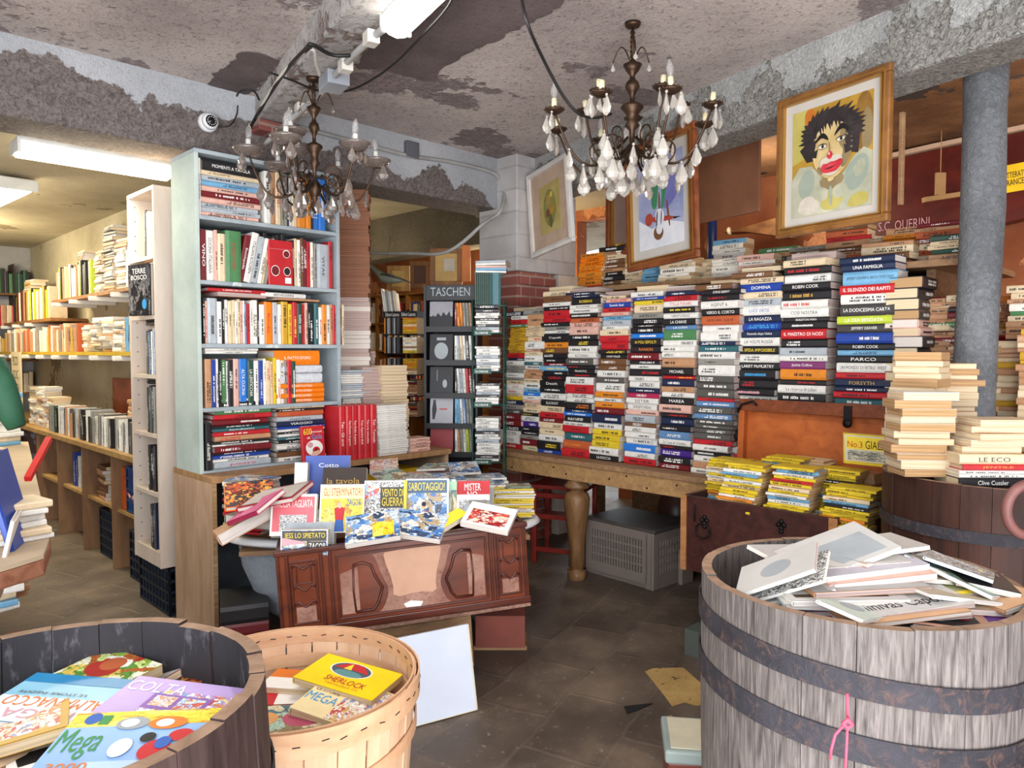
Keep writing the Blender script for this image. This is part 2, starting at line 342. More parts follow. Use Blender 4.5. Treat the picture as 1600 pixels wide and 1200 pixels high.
# areas where the ceiling skim has fallen off and darker old plaster shows
M_bareceil = plaster('bare_ceiling', [(0.3, '#5b5150'), (0.7, '#7a6d6c')], ('#403938', .5), 3, bump=.5, fscale=40, seed=2)
def patch(name, pts, seed, dz=.004):
    rp_ = random.Random(seed); P2 = []
    def cp3(px, py, zz): v = (600 - py) / FPX; k = (zz - EYE) / (v * cos(TH) - sin(TH)); return Vector(((px - 800) / FPX * k, (cos(TH) + v * sin(TH)) * k, zz))
    w_ = [cp3(x, y, 2.8) for x, y in pts]
    for a, b in zip(w_, w_[1:] + w_[:1]):
        n_ = max(2, int((b - a).length / .035))
        for j in range(n_): q = a.lerp(b, j / n_); P2.append((q.x + rp_.uniform(-.014, .014), q.y + rp_.uniform(-.014, .014)))
    struct(MB().prism(P2, 2.8 - dz, 2.801, 'z').build(name, M_bareceil))
patch('ceiling_patch_1', [(326, 130), (338, 112), (358, 100), (380, 80), (408, 82), (436, 96), (424, 112), (400, 140), (376, 150), (350, 140)], 1)
patch('ceiling_patch_2', [(556, 106), (585, 40), (620, -40), (760, -60), (905, -40), (880, 10), (820, 40), (746, 76), (728, 84), (700, 102), (676, 127), (640, 120), (600, 110)], 2)
# ================================================================ books
PAL = {'k': '#211f22', 'w': '#dedbd4', 'c': '#dcc6a4', 'r': '#b8222a', 'R': '#6e1c22', 'b': '#1f3f94', 'n': '#1c2744', 'l': '#6ea2c4', 't': '#2f5f66',
       'g': '#8b8880', 'G': '#54514c', 's': '#a9b0b6', 'y': '#d8bb2e', 'Y': '#c79a2c', 'o': '#d98427', 'O': '#b55a34', 'e': '#4a7d50', 'E': '#27473a', 'p': '#d8ab9c',
       'v': '#43247c', 'm': '#a8284f', 'B': '#6d4a30', 'T': '#b88a66', 'd': '#5d82ac', 'i': '#efe9dc', 'L': '#b9c93e', 'q': '#2a74c9', 'u': '#7a3568', 'f': '#e87a12', 'h': '#3d3a3a'}
CNAME = {'k': 'black', 'w': 'white', 'c': 'cream', 'r': 'red', 'R': 'dark red', 'b': 'blue', 'n': 'navy', 'l': 'light blue', 't': 'teal', 'g': 'grey', 'G': 'dark grey',
         's': 'silver grey', 'y': 'yellow', 'Y': 'ochre', 'o': 'orange', 'O': 'rust red', 'e': 'green', 'E': 'dark green', 'p': 'pink', 'v': 'violet', 'm': 'crimson', 'B': 'brown',
         'T': 'tan', 'd': 'denim blue', 'i': 'ivory', 'L': 'lime', 'q': 'bright blue', 'u': 'plum', 'f': 'bright orange', 'h': 'charcoal'}
def bm(c):
    return mat('cover_' + CNAME[c].replace(' ', '_'), PAL[c], 0.42, 0, 0.1, 30.0, spec=0.45)
def pagemat(name, a, b, freq=900):
    if name in MATS: return MATS[name]
    m, nt, ns, lk, bs = _new(name)
    v = _coord(nt, (3, 3, freq)); f = _noise(nt, v, 1.0, 2)
    lk.new(_ramp(nt, f, [(0.3, a), (0.7, b)]), bs.inputs['Base Color']); bs.inputs['Roughness'].default_value = 0.9; bs.inputs['Specular IOR Level'].default_value = 0.1
    MATS[name] = m; return m
PG = {'w': pagemat('pages_white', '#b9ada4', '#e4dcd4'), 'c': pagemat('pages_cream', '#b79f7e', '#e6d3b2'), 't': pagemat('pages_tan', '#8f6f4c', '#c9a377'),
      'p': pagemat('pages_pinkish', '#8f7a74', '#c8b3ac'), 'd': pagemat('pages_shaded_brown', '#6b4636', '#9a6c55')}
TXM = {k: mat('ink_' + k, v, 0.5) for k, v in {'w': '#f2f0ea', 'k': '#1b1a1c', 'r': '#c2242c', 'y': '#f0d23a', 'g': '#c79c46', 'o': '#e07a2a', 's': '#9aa0a4', 'b': '#2d5fb0', 'B': '#4d3a2c', 'p': '#d9a0a8', 'e': '#3c8a4e', 'c': '#3f9ad0', 'v': '#6a3f9a'}.items()}
DARK = set('kRbnGEvmBhutqed')
_CM = {}
def cover_mesh(L, Wd, T, hard):
    key = ('c', round(L, 3), round(Wd, 3), round(T, 4), hard)
    if key in _CM: return _CM[key]
    b = min(0.0028, T * 0.18) if hard else min(0.0009, T * 0.12)
    sp = 0.0025 if hard else 0.0004
    out = [(Wd, 0), (0.003, 0), (-sp, T * .22), (-sp, T * .78), (0.003, T), (Wd, T)]
    inn = [(Wd, b), (0.0045, b), (0.0025, T * .26), (0.0025, T * .74), (0.0045, T - b), (Wd, T - b)]
    vs = [(x, p[0], p[1]) for x in (0, L) for p in out + inn]
    fs = []
    for i in range(5):
        fs.append((i, i + 1, 12 + i + 1, 12 + i)); fs.append((6 + i + 1, 6 + i, 18 + i, 18 + i + 1))
        fs.append((i + 1, i, 6 + i, 6 + i + 1)); fs.append((12 + i, 12 + i + 1, 18 + i + 1, 18 + i))
    fs.append((0, 12, 18, 6)); fs.append((17, 5, 11, 23))
    me = bpy.data.meshes.new('cover'); me.from_pydata(vs, [], fs); me.update(); me.materials.append(None)
    _CM[key] = me; return me
def page_mesh(L, Wd, T, hard):
    key = ('p', round(L, 3), round(Wd, 3), round(T, 4), hard)
    if key in _CM: return _CM[key]
    b = min(0.0028, T * 0.18) if hard else min(0.0009, T * 0.12); ov = 0.003 if hard else 0.0004
    me = MB().box(ov, L - ov, 0.0045, Wd - ov, b, T - b).mesh('pages'); me.materials.append(None)
    _CM[key] = me; return me
def _obj(me, name, m, parent=None):
    o = bpy.data.objects.new(name, me); COL.objects.link(o)
    if parent: o.parent = parent
    o.material_slots[0].link = 'OBJECT'; o.material_slots[0].material = m
    return o
def _dash(k):
    key = ('d', k)
    if key in _CM: return _CM[key]
    rr = random.Random(k); mb = MB(); x = 0.0
    two = k % 3 == 1
    gap = rr.randint(3, 6); n = 0
    rows = [(0.0, 1.0)] if not two else [(0.56, 1.0), (0.0, 0.44)]
    for lo, hi in rows:
        x = 0.0 if not two else rr.uniform(0, .2)
        while x < 0.99:
            w = rr.choice((0.02, 0.03, 0.045)); y1 = lo + (hi - lo) * rr.uniform(0.72, 1.0)
            x2 = min(1.0, x + w)
            mb.add([(x, lo, 0), (x2, lo, 0), (x2, y1, 0), (x, y1, 0)], [(0, 1, 2, 3)])
            x = x2 + (0.014 if rr.random() > 0.17 else 0.07)
    me = mb.mesh('worn_lettering'); me.materials.append(None); _CM[key] = me; return me
_bk = [0]
def book(kind, M, L, Wd, T, c, page='w', title=None, hard=True, label='', cat='book', group=None, tcol=None, mark=True, pages=True, m=None):
    """closed book: x along the spine from the head, y from spine to fore edge, z thickness"""
    L = round(L * 200) / 200; Wd = round(Wd * 200) / 200; T = round(T * 1000) / 1000
    T = max(T, 0.003)
    o = _obj(cover_mesh(L, Wd, T, hard), kind, m or bm(c)); o.matrix_world = M
    tag(o, label, cat, group)
    if pages: _obj(page_mesh(L, Wd, T, hard), 'page_block', PG[page], o)
    _bk[0] += 1
    if title or mark:
        tc = TXM[tcol or ('w' if c in DARK else 'k')]
        sp = 0.0033 if hard else 0.0012
        SM = Matrix(((1, 0, 0, 0), (0, 0, -1, -sp), (0, 1, 0, 0), (0, 0, 0, 1)))
        if title:
            me, asp = textmesh(title); h = min(T * 0.46, 0.016); w = min(L * 0.86, max(h * asp * 0.9, L * 0.45))
            x = (L - w) * 0.5
            text(o, title, tc, SM @ T3(x, (T - h) / 2, 0), w, h, 'title')
        else:
            k = random.randint(0, 13); h = min(.016, T * random.uniform(.26, .42)) * (1 if k % 3 != 1 else 1.5); w = L * random.uniform(0.3, 0.7); x = random.uniform(0.05, 0.92 - w / L) * L
            t = _obj(_dash(k), 'title', tc, o); t.matrix_local = SM @ T3(x, (T - h) / 2, 0) @ Matrix.Diagonal((w, h, 1, 1))
    return o
def lay(face, loc, ang=0.0):
    """matrix for a lying book whose spine faces the direction `face`; loc = left end of the spine seen from the front"""
    f = Vector(face).normalized(); y = -f; x = y.cross(ZV)
    return basis(x, y, ZV, loc) @ rotz(ang)
def M_face(face, loc, L, lean=0.0, yaw=0.0, roll=0.0):
    """upright book showing its front cover; loc = foot of the spine side"""
    f = (rotz(yaw) @ Vector(face).normalized()).normalized(); y = f.cross(-ZV)
    B = basis(-ZV, y, f, (0, 0, 0)) @ rotz(roll) @ roty(lean)
    X = B.to_3x3() @ Vector((1, 0, 0)); B.translation = Vector(loc) - X * L; return B
def M_stand(face, loc, L, lean=0.0, T=0.02):
    f = Vector(face).normalized(); y = -f; z = ZV.cross(f)
    B = basis(-ZV, y, z, (0, 0, 0))                     # origin = head end; foot at x = L
    # lean around the foot, about the y axis
    X = -ZV; Z = z
    if lean: 
        up = (ZV * cos(lean) + z * sin(lean)); X = -up; Z = z * cos(lean) - ZV * sin(lean)
        B = basis(X, y, Z, (0, 0, 0))
    off = Vector(loc) - X * L
    if lean < 0: off = off - ZV * (T * sin(lean)) * 0
    if lean > 0: off = off + ZV * (T * sin(lean))
    B.translation = off; return B
def stack(kind, loc, face, spec, where, L=0.22, Wd=0.15, page='w', cat='book', group=None, hard=True, jit=0.012, jang=0.03, up=True, rnd=None, mark=True, words=True, noun=None):
    """pile of lying books from a list written top to bottom; loc = left front foot of the pile"""
    r = rnd or random; f = Vector(face).normalized(); y = -f; x = y.cross(ZV); z = loc[2]; out = []
    n = len(spec)
    for i, e in enumerate(reversed(spec)):
        c, T, t, tc = (list(e) + [None, None])[:4]
        l = L + r.uniform(-1, 1) * 0.012; w = Wd + r.uniform(-0.01, 0.012)
        p = Vector(loc) + x * (r.uniform(-jit, jit) + (L - l) / 2) + y * r.uniform(-jit * .7, jit); p.z = z
        k = n - i
        lab = f"{CNAME[c]} {noun or kind.replace('_', ' ')}, {nth(k)} from top {where}"
        o = book(kind, lay(face, p, r.uniform(-jang, jang)), l, w, T, c, r.choice(page) if len(page) > 1 else page, t, hard, lab, cat, group, tc, mark=mark)
        z += round(max(T, 0.003) * 1000) / 1000 + 0.0002; out.append(o)
    return out, z
def row(kind, loc, face, spec, where, hgt=0.21, dep=0.14, page='w', cat='book', group=None, hard=True, lean=0.0, maxw=None, mark=True, hv=0.015, rnd=None, pages=True, left='from left'):
    """books standing in a row, spine to the viewer; spec = list of (colour, thickness, title, text colour, height)"""
    r = rnd or random; f = Vector(face).normalized(); zz = ZV.cross(f); t0 = 0.0; out = []
    for i, e in enumerate(spec):
        c, T, t, tc, hh, ln = (list(e) + [None] * 4)[:6]
        l = round(((hh or hgt) + r.uniform(-hv, hv)) * 200) / 200
        if maxw and t0 + T > maxw: break
        T = max(0.003, round(T * 1000) / 1000)
        le = lean if ln is None else ln
        M = M_stand(f, Vector(loc) + zz * t0 - f * r.uniform(0, 0.012), l, le, T)
        lab = f"{CNAME[c]} {kind.replace('_', ' ')} standing {nth(i + 1)} {left} {where}"
        out.append(book(kind, M, l, dep, T, c, page, t, hard, lab, cat, group, tc, mark=mark, pages=pages))
        t0 += T + 0.0005 + (0 if i + 1 >= len(spec) else 0)
        if le > 0 and i + 1 < len(spec) and (list(spec[i + 1]) + [None] * 4)[5] in (0, 0.0): t0 += l * sin(le)
    return out, t0
def P_(s, sc=1.0):
    """'k6 FORSYTH/y; w5' -> list of (colour, thickness, title, text colour)"""
    out = []
    for e in s.split(';'):
        e = e.strip()
        if not e: continue
        h, _, t = e.partition(' '); tc = None
        if '/' in h: h, tc = h.split('/')
        if '/' in t: t, tc = t.rsplit('/', 1)
        rep = 1
        if '*' in h: h, rp = h.split('*'); rep = int(rp)
        for _i in range(rep): out.append((h[0], float(h[1:]) * sc, t or None, tc))
    return out
# ================================================================ the wall of hardcovers on its plank table
M_plank = wood('plank_pine', '#7d5c43', '#a9855f', 0.6, (1.2, 14, 14), 3.0)
M_plank2 = wood('plank_pale', '#8f6c49', '#b9925f', 0.6, (1.2, 14, 14), 2.6)
TZ = 0.745
NF = 3.38
tbl = empty('plank_table', Matrix.Identity(4), 'long rough plank table carrying the wall of hardcover books', 'table')
sL, sR = s_at(772, NF), s_at(1146, NF)
MB().box(sL, sR, NF, NF + 0.6, TZ - 0.03, TZ, M=UN).build('tabletop', M_plank, tbl, bevel=0.003)
MB().box(sL, s_at(1430, 3.52), 3.52, 4.6, TZ - 0.031, TZ, M=UN).build('rear_tabletop', M_plank, tbl, bevel=0.003)
fr = MB().box(sL + 0.06, sR - 0.03, NF + 0.015, NF + 0.05, TZ - 0.125, TZ - 0.03, M=UN)
fb = fr.build('front_beam', M_plank2, tbl, bevel=0.003)
nl = MB()
for i, (a, b) in enumerate(((.05, .02), (.09, .07), (.3, .03), (.36, .06), (.55, .05), (.62, .02), (.81, .03), (.7, .07))):
    s_ = sL + (sR - sL) * a; nl.ball(SN(s_, NF + 0.013, TZ - 0.03 - b), 0.006, 8)
nl.build('nail', mat('rusty_iron', '#2b2320', 0.7, 0.6), fb)
MB().box(sL + 0.1, sL + 0.17, 4.3, 4.37, 0, TZ - 0.03, M=UN).build('leg', M_plank, tbl)
MB().box(-1.15, -1.08, 4.3, 4.37, 0, TZ - 0.03, M=UN).build('leg', M_plank, tbl)
# turned leg at the front
lg = Vector(W(897, 905, 4.45)); 
prof = [(0.055, 0), (0.06, 0.02), (0.058, 0.05), (0.04, 0.055), (0.042, 0.07), (0.05, 0.075), (0.05, 0.2), (0.052, 0.24), (0.066, 0.34), (0.078, 0.45), (0.08, 0.5), (0.07, 0.53), (0.045, 0.545), (0.042, 0.555), (0.072, 0.565), (0.08, 0.58), (0.06, 0.6), (0.055, 0.64), (0.045, 0.665), (0.06, 0.675), (0.06, 0.715), (0.001, 0.715)]
MB().lathe(prof, 28, M=T3(lg.x + 0.02, lg.y + 0.05, 0)).build('turned_leg', wood('turned_wood', '#5f4028', '#97714a', 0.4, (6, 6, 1.0), 3.0), tbl)
tbl['label'] = 'long rough plank table with one turned leg carrying the wall of hardcovers'
HB = [  # pixel span of the spines near the table top / near the pile top, top and bottom rows of the photo, books top to bottom
 (779, 812, 797, 822, 497, 702, 'w4;r5;e3;Y2.7*10;r5;n3;w5;g4 TERRA/k;g4 TERRA/k;w5;g3;c4;w5/r;w5/r;c3;y4;n5;g5;G5;R7;R6;k5;w6 LA LOTTERIA/k;w8 ALTEN/k;r6 LA SPOSA/w'),
 (813, 839, 822, 851, 492, 705, 'T14;c2.7*5;c6/r;w9;p3;c5 AGOSTO/k;w8;t4;w5;T4*3;c5;w7;l5;q4;w5;p4;c6;c6;k4/y;w7;v7;k5;k5;g5;R8;c7/e'),
 (840, 877, 848, 892, 465, 708, 'B8 Jana/k;w5;k5;r9;r6;k5;g5;w4;k11 Capelli/w;o7;B7/y;k6;k6;R4;l6/y;k6;k6/r;k8 Death/w;k8;w9;k8 BLACKOUT;c8;r7;R6;c8;c8;w8;k11/y;b5'),
 (878, 920, 890, 935, 463, 715, 'n4;k9 ROBBINS/y;w5;w6;k6;O6;p6;p10;k7;k8/y;w9;w7 BLITZKRIEG/k;G9;k5/r;k6 FRANTIC/w;k5/r;w10;r12;w6;w6;k9/o;n4;q5;k8;w5;r9 CASINO;t11;O11/o;r11'),
 (921, 966, 942, 984, 468, 720, 'p5/r;b7 Danielle Steel/w;r6;p5/r;l5;s8 LA PRIMA/k;w5;c8;r9;r10;k6/y;k6 CANDY KILLER/w;B9;B7;w9;G8;w12;o8;w6;o8;R9;n12;w9;y8;y8;y9;w10;k8 LA ROCCIA/w'),
 (974, 1023, 988, 1036, 466, 727, 'b4;y6;c11;g8;k8;k4;k8;q7;k10 AI POLI SEPOLTI/y;k10 RANKIN/o;R10;k6;w6;k10/r;w7;w9;n7;m7;w8 SISTER/k;w9 GIRAMONDO/k;p7;s10;B6;w8;w8;w9;q11;w8;r10'),
 (1029, 1079, 1036, 1088, 462, 736, 'r7;w8 STELLA POLARE/r;k8/y;w8 GIRAMONDO/k;k9 LA CHIAVE/w;d6 LA LUNA/w;e14;w8;w8;w8;T13;k11 MICHAEL/w;r5/y;n10;T8;w7;k10 MAREA/w;p11;k7/r;n11;k8;d11 ANIME;w8 La Casa di Cristina/k;k6/r;v10;k9;R9'),
 (1082, 1140, 1095, 1154, 455, 746, 'k7 STEVE BERRY/w;k9/r;w11 AGENT 6/k;k10 VERSO IL CORTO/w;O13 LEON URIS - Q.B.VII/k;w10;w13;n6;t9;w10;g9;w15;G10;G10;G12;r5;d8;G10;d8;G8;G6;G6;G10;r7;w9;k8;w9;T9/r;w8'),
 (1143, 1208, 1154, 1221, 436, 762, 'c7;b10 DOMINA/w;c8;s9;w11 LUCE ORTIS/b;n9 LA RAGAZZA/w;b9/c;n9 Funerale dopo Ustica/w;w10 LA VOLPE ROSSA/k;k10 LA SFIDA IMPOSSIBILE/y;w10;k9 LARRY McMURTRY/w;k11/c;k12/r;k8/p;w8;k10 DETTAGLI/w;G9;G8;G8;k12;k9;w9;r9;n10;k9'),
 (1213, 1284, 1222, 1296, 420, 780, 'k9/r;w11;k9 ROBIN COOK/w;k12/g;w10/r;w11 COSI NOSTRA/k;k6 SKELETON MAN/w;k9;r12 IL MAESTRO DI NODI/w;k11;s10;w7;u10 Jackie Collins/w;o13;k7/r;w10 La ricerca di Lilian/k;k11;i12;n9;w9;k9;r9;w10;k10;b9;w8;G9;k10'),
 (1300, 1386, 1310, 1397, 402, 800, 'n9;n9 UNA FAMIGLIA/w;l17 JEFFERY DEAVER IL BACIO D\'ACCIAIO/k;r11 IL SILENZIO DEI RAPITI/w;w12;h15 LA DODICESIMA CARTA/w;L10 LA DEA BENDATA/w;h11 JEFFERY DEAVER/w;b13;k8 ROBIN COOK/w;l7;k9 PARCO/w;w12 UN MONDO DI VETRO  WEST/k;r8;n10 FORSYTH/g;n6;r8;t10;k11;k13 LA DODICESIMA CARTA/w;k10;w9;r9;n9;k9;w10;b9;k10;w9'),
]
HARDC = 'hardcovers stacked on the plank table'
SNAME = ['the pile next to the green wire rack', 'the second pile from the green rack', 'the third pile from the green rack', 'the fourth pile from the green rack', 'the fifth pile from the green rack',
         'the sixth pile from the green rack', 'the seventh pile from the green rack', 'the eighth pile from the green rack', 'the pile beside the trunk lid', 'the pile behind the trunk lid middle', 'the pile behind the lid strap']
rr = random.Random(5)
for i, (l0, r0, l1, r1, yt, yb, spec) in enumerate(HB):
    n0 = 3.50 if i < 8 else 3.55
    f = -N; sp = P_(spec)
    sb0, sb1 = s_at(l0, n0), s_at(r0, n0); st0, st1 = s_at(l1, n0), s_at(r1, n0)
    dm = (n0 - (st0 + st1) / 2) / R2
    H = zof(yt, dm) - TZ
    tot = sum(e[1] for e in sp); k = H / tot
    z = TZ
    for j, e in enumerate(reversed(sp)):
        c, T, t, tc = e; T = max(0.004, T * k); T = round(T * 1000) / 1000
        a = (z - TZ) / H; sl = sb0 + (st0 - sb0) * a; sr_ = sb1 + (st1 - sb1) * a
        L = (sr_ - sl) * rr.uniform(0.95, 1.03); d = rr.uniform(-0.012, 0.012)
        loc = SN((sl + sr_) / 2 - L / 2 + rr.uniform(-.006, .006), n0 + d + 0.01, z)
        kk = len(sp) - j
        nm = 'thick ' if T > 0.045 else ('thin ' if T < 0.017 else '')
        pg = rr.choice('wwpp')
        hd = not (i == 0 and c == 'Y')
        book('hardcover_book', lay(f, loc, rr.uniform(-0.035, 0.035)), L, rr.uniform(0.14, 0.155), T, c, pg, t, hd,
             f"{nm}{CNAME[c]} hardcover, {nth(kk)} from top of {SNAME[i]}", 'book', HARDC, tc)
        z += T + 0.0003
    HB[i] = (sb0, sb1, z)
# pile turned on its side: page ends to the entrance, dark spines to the barrel
sp = P_('k12;k11;k12;k10;p9;p9;k12;k14;T12;k10;B12;T9;k12;c10;k11;w9;T10;c12;k10;k9;c12;T9', 0.0027)
z = TZ; n0 = 3.56
for j, e in enumerate(reversed(sp)):
    c, T = e[0], round(max(.015, e[1] * 1.54) * 1000) / 1000
    s1 = s_at(1437, n0); L = 0.205; Wd = 0.14
    # spine faces +U; head end to the viewer
    M = basis(N, -U, ZV, SN(s1 + rr.uniform(-.012, .012), n0 + rr.uniform(-.015, .01), z)) @ rotz(rr.uniform(-.05, .05))
    book('hardcover_book', M, L, Wd, T, c, rr.choice('ccwt'), None, True, f"{CNAME[c]} hardcover page-end out, {nth(len(sp) - j)} from top beside the grey post", 'book', HARDC)
    z += T + 0.0003
# ---------------- dark trunk with open lid
M_trunk = wood('trunk_dark', '#2c1512', '#4b2620', 0.45, (1.5, 10, 10), 2.5)
M_trunkin = wood('trunk_inside', '#9a4a1c', '#c0682c', 0.5, (1.2, 8, 8), 2.0)
M_iron = mat('dark_iron', '#221d1c', 0.5, 0.7)
NT = 2.97; tr0 = s_at(1068, NT); tr1 = s_at(1312, NT); tz0, tz1 = 0.386, 0.735
trunk = empty('storage_chest', Matrix.Identity(4), 'dark wooden trunk with open orange-brown lid, full of yellow paperbacks', 'trunk')
bd = MB()
bd.box(tr0, tr1, NT, NT + 0.02, tz0, tz1, M=UN); bd.box(tr0, tr1, NT + 0.45, NT + 0.47, tz0, tz1, M=UN)
bd.box(tr0, tr0 + 0.02, NT + .02, NT + 0.45, tz0, tz1, M=UN); bd.box(tr1 - 0.02, tr1, NT + .02, NT + 0.45, tz0, tz1, M=UN)
bd.box(tr0 + .02, tr1 - .02, NT + .02, NT + .45, tz0, tz0 + 0.02, M=UN)
body = bd.build('body', M_trunk, trunk, bevel=0.003)
MB().box(tr0 - 0.004, tr0 + 0.025, NT - 0.006, NT, tz0, tz1 + .002, M=UN).box(tr1 - 0.03, tr1 + 0.004, NT - 0.006, NT, tz0, tz1, M=UN).build('corner_batten', wood('batten', '#8a5a34', '#b98252', 0.6), trunk)
for a, zz in ((0.17, 0.62), (0.68, 0.66)):
    q = tr0 + (tr1 - tr0) * a; k_ = MB()
    for dx, dz in ((0, 0), (.012, .014), (-.012, .014), (0, .028), (0, -.014)): k_.ball(SN(q + dx, NT - 0.004, zz + dz), 0.011, 10)
    k_.build('lock_plate', M_iron, body)
rg = MB(); q = tr0 + 0.115
rg.tube([SN(q + 0.035 * cos(t), NT - 0.012, 0.585 + 0.035 * sin(t)) for t in [2 * pi * i / 20 for i in range(21)]], 0.004, 6)
rg.ball(SN(q, NT - 0.006, 0.62), 0.008)
rg.tube([SN(q - .045, NT - .006, 0.62), SN(q - .045, NT - .008, .66), SN(q - .043, NT - .006, .7)], 0.003, 6)
rg.build('ring_handle', M_iron, body)
# lid leaning back, hinged at the rear
LM = UN @ T3(0, NT + 0.455, tz1) @ rotx(radians(-3))
ld = MB(); l0, l1 = s_at(1156, 3.43), s_at(1398, 3.45)
ld.box(l0, l1, 0.02, 0.035, 0, 0.41, M=LM)
ld.box(l0, l0 + 0.03, -0.02, 0.02, 0, 0.41, M=LM); ld.box(l1 - 0.02, l1, -0.02, 0.02, 0, 0.41, M=LM)
lid = ld.build('lid', M_trunkin, trunk, bevel=0.002)
MB().box(l0, l1, -0.022, 0.036, 0.37, 0.43, M=LM).build('lid_rail', wood('lid_rail', '#5d2c16', '#84431f', 0.5, (1.5, 10, 10)), lid, bevel=0.003)
hs = MB(); a = l0 + (l1 - l0) * 0.72
hs.box(a, a + 0.035, -0.03, -0.022, 0.34, 0.42, M=LM); hs.lathe([(0.001, -.004), (0.02, -.004), (0.02, .004), (.001, .004)], 14, M=LM @ T3(a + .0175, -.027, .34) @ rotx(pi / 2)); 
hs.tube([LM @ Vector(p) for p in ((l0 + .1, -.03, .4), (l0 + .08, -.035, .42), (l0 + .02, -.03, .4), (l0, -.03, .36))], 0.006, 6)
hs.build('hasp', M_iron, lid)
# crates under the trunk
MB().box(tr0 + .1, tr1 - .1, NT + .05, NT + .42, 0, tz0, M=UN).box(tr0 + .04, tr0 + .12, NT - .03, NT + .3, 0.0, 0.12, M=UN).build('trunk_stand', mat('stand_grey', '#4d544f', 0.7), trunk)
# yellow paperbacks in the trunk, standing up out of it in slanting piles
GI = 'yellow crime paperbacks heaped in the trunk'
rr = random.Random(21)
bed = MB().box(tr0 + .025, tr1 - .025, NT + .025, NT + .445, tz0 + .02, tz1 - 0.045, M=UN).build('shelf_board', M_trunk, trunk)
piles = [(1100, 0.17, 14, 'yyycwywcyyyocl', 'of the trunk corner pile by the plank'), (1122, 0.10, 15, 'yywlywycyywocyy', 'of the second trunk pile'), (1180, 0.2, 17, 'yylyyyocwyywryywy', 'of the tilted trunk pile'), (1196, .12, 16, 'ylwyrycywlwyyowyy', 'of the trunk pile before the lid'),
         (1262, 0.15, 15, 'yyykyycylyyyywyy', 'of the trunk pile by the dark end'), (1285, 0.06, 12, 'yyyclkyyyoyywyc', 'of the trunk pile nearest the barrel')]
for q, (px, back, n, cs, wh) in enumerate(piles):
    nn = NT + 0.03 + (back if q % 2 == 0 else 0.0) * 1.0
    s0 = s_at(px, nn); z = tz1 - 0.045
    for j in range(n):
        c = cs[(n - 1 - j) % len(cs)]; T = rr.choice((0.012, 0.014, 0.011, 0.016)); 
        out = 0.0008 * 0
        fdir = -N
        loc = SN(s0 + rr.uniform(-.012, .012) + j * 0.0022, nn + rr.uniform(-.015, .01) + 0.002 * j, z)
        yaw = rr.uniform(-.08, .08) - 0.03
        pg = 't'
        book('crime_paperback', lay(fdir, loc, yaw) @ rotx(radians(0)) , 0.178, 0.11, T, c, pg, None, False,
             f"thin {CNAME[c]} paperback, {nth(n - j)} from top {wh}", 'book', GI, 'k' if c in 'yclwo' else None)
        z += T + 0.0004
# piles behind, page edges out
for q, (px, nn, n) in enumerate(((1165, NT + .3, 13), (1230, NT + .31, 15), (1325 - 25, NT + .32, 12))):
    z = tz1 - 0.045; s0 = s_at(px, nn)
    for j in range(n):
        c = rr.choice('TTcyB'); T = rr.choice((0.012, 0.015, 0.018))
        M = lay(N, SN(s0 + .19 + rr.uniform(-.02, .02), nn + .11 + rr.uniform(-.01, .01), z), rr.uniform(-.1, .1))
        book('crime_paperback', M, 0.178, 0.11, T, c, 't', None, False, f"{CNAME[c]} paperback page-edge out, {nth(n - j)} from top of {('first', 'second', 'third')[q]} rear trunk pile", 'book', GI, mark=False)
        z += T + .0004
# face-up and face-out ones
def cover_face(o, L, Wd, T, items, hard=False):
    """flat print on the top face; (kind, x, y, w, h, mat or (text, ink)); x from the spine, y from the foot, in cover units"""
    z = T + 0.0007
    C = basis((0, 1, 0), (-1, 0, 0), (0, 0, 1), (L, 0, z))        # cover frame: right = +y, up = head (x=0)
    for i, (k, x, y, w, h, m) in enumerate(items):
        if k == 't': text(o, m[0], TXM[m[1]] if isinstance(m[1], str) else m[1], C @ T3(x * Wd, y * L, 0.0005 + 0.0002 * i), w * Wd, h * L)
        else:
            mb = MB()
            if k == 'r': mb.add([(0, 0, 0), (w * Wd, 0, 0), (w * Wd, h * L, 0), (0, h * L, 0)], [(0, 1, 2, 3)])
            elif k == 'e': mb.add([(w * Wd * (.5 + .5 * cos(2 * pi * a / 20)), h * L * (.5 + .5 * sin(2 * pi * a / 20)), 0) for a in range(20)], [tuple(range(20))])
            elif k == 'p': mb.add([(px * w * Wd, py * h * L, 0) for px, py in m[1]], [tuple(range(len(m[1])))]); m = m[0]
            mb.build('cover_picture', m, o, C @ T3(x * Wd, y * L, 0.0001 + 0.0002 * i))
b_ = book('crime_paperback', M_face(-N, W(1320, 722, 3.12), 0.13, 0.1), 0.13, 0.2, 0.018, 'y', 't', None, False, 'pale paperback standing face out in the trunk reading GIALLI', 'book', GI, mark=False)
cover_face(b_, 0.13, 0.2, 0.018, [('r', .04, .1, .92, .85, mat('cover_buff', '#cfc9b4')), ('r', .08, .5, .84, .4, TXM['y']), ('t', .1, .56, .3, .2, ('No.3', 'r')), ('t', .46, .54, .4, .26, ('GIALLI', 'k')), ('r', .1, .15, .8, .3, art('art_gialli', ['#8a8a80', '#b8b2a0', '#5e625c', '#d8d2be'], 6))])
# ================================================================ behind and beside the book wall
rr = random.Random(31)
BKC = 'old paperbacks heaped behind the hardcovers'
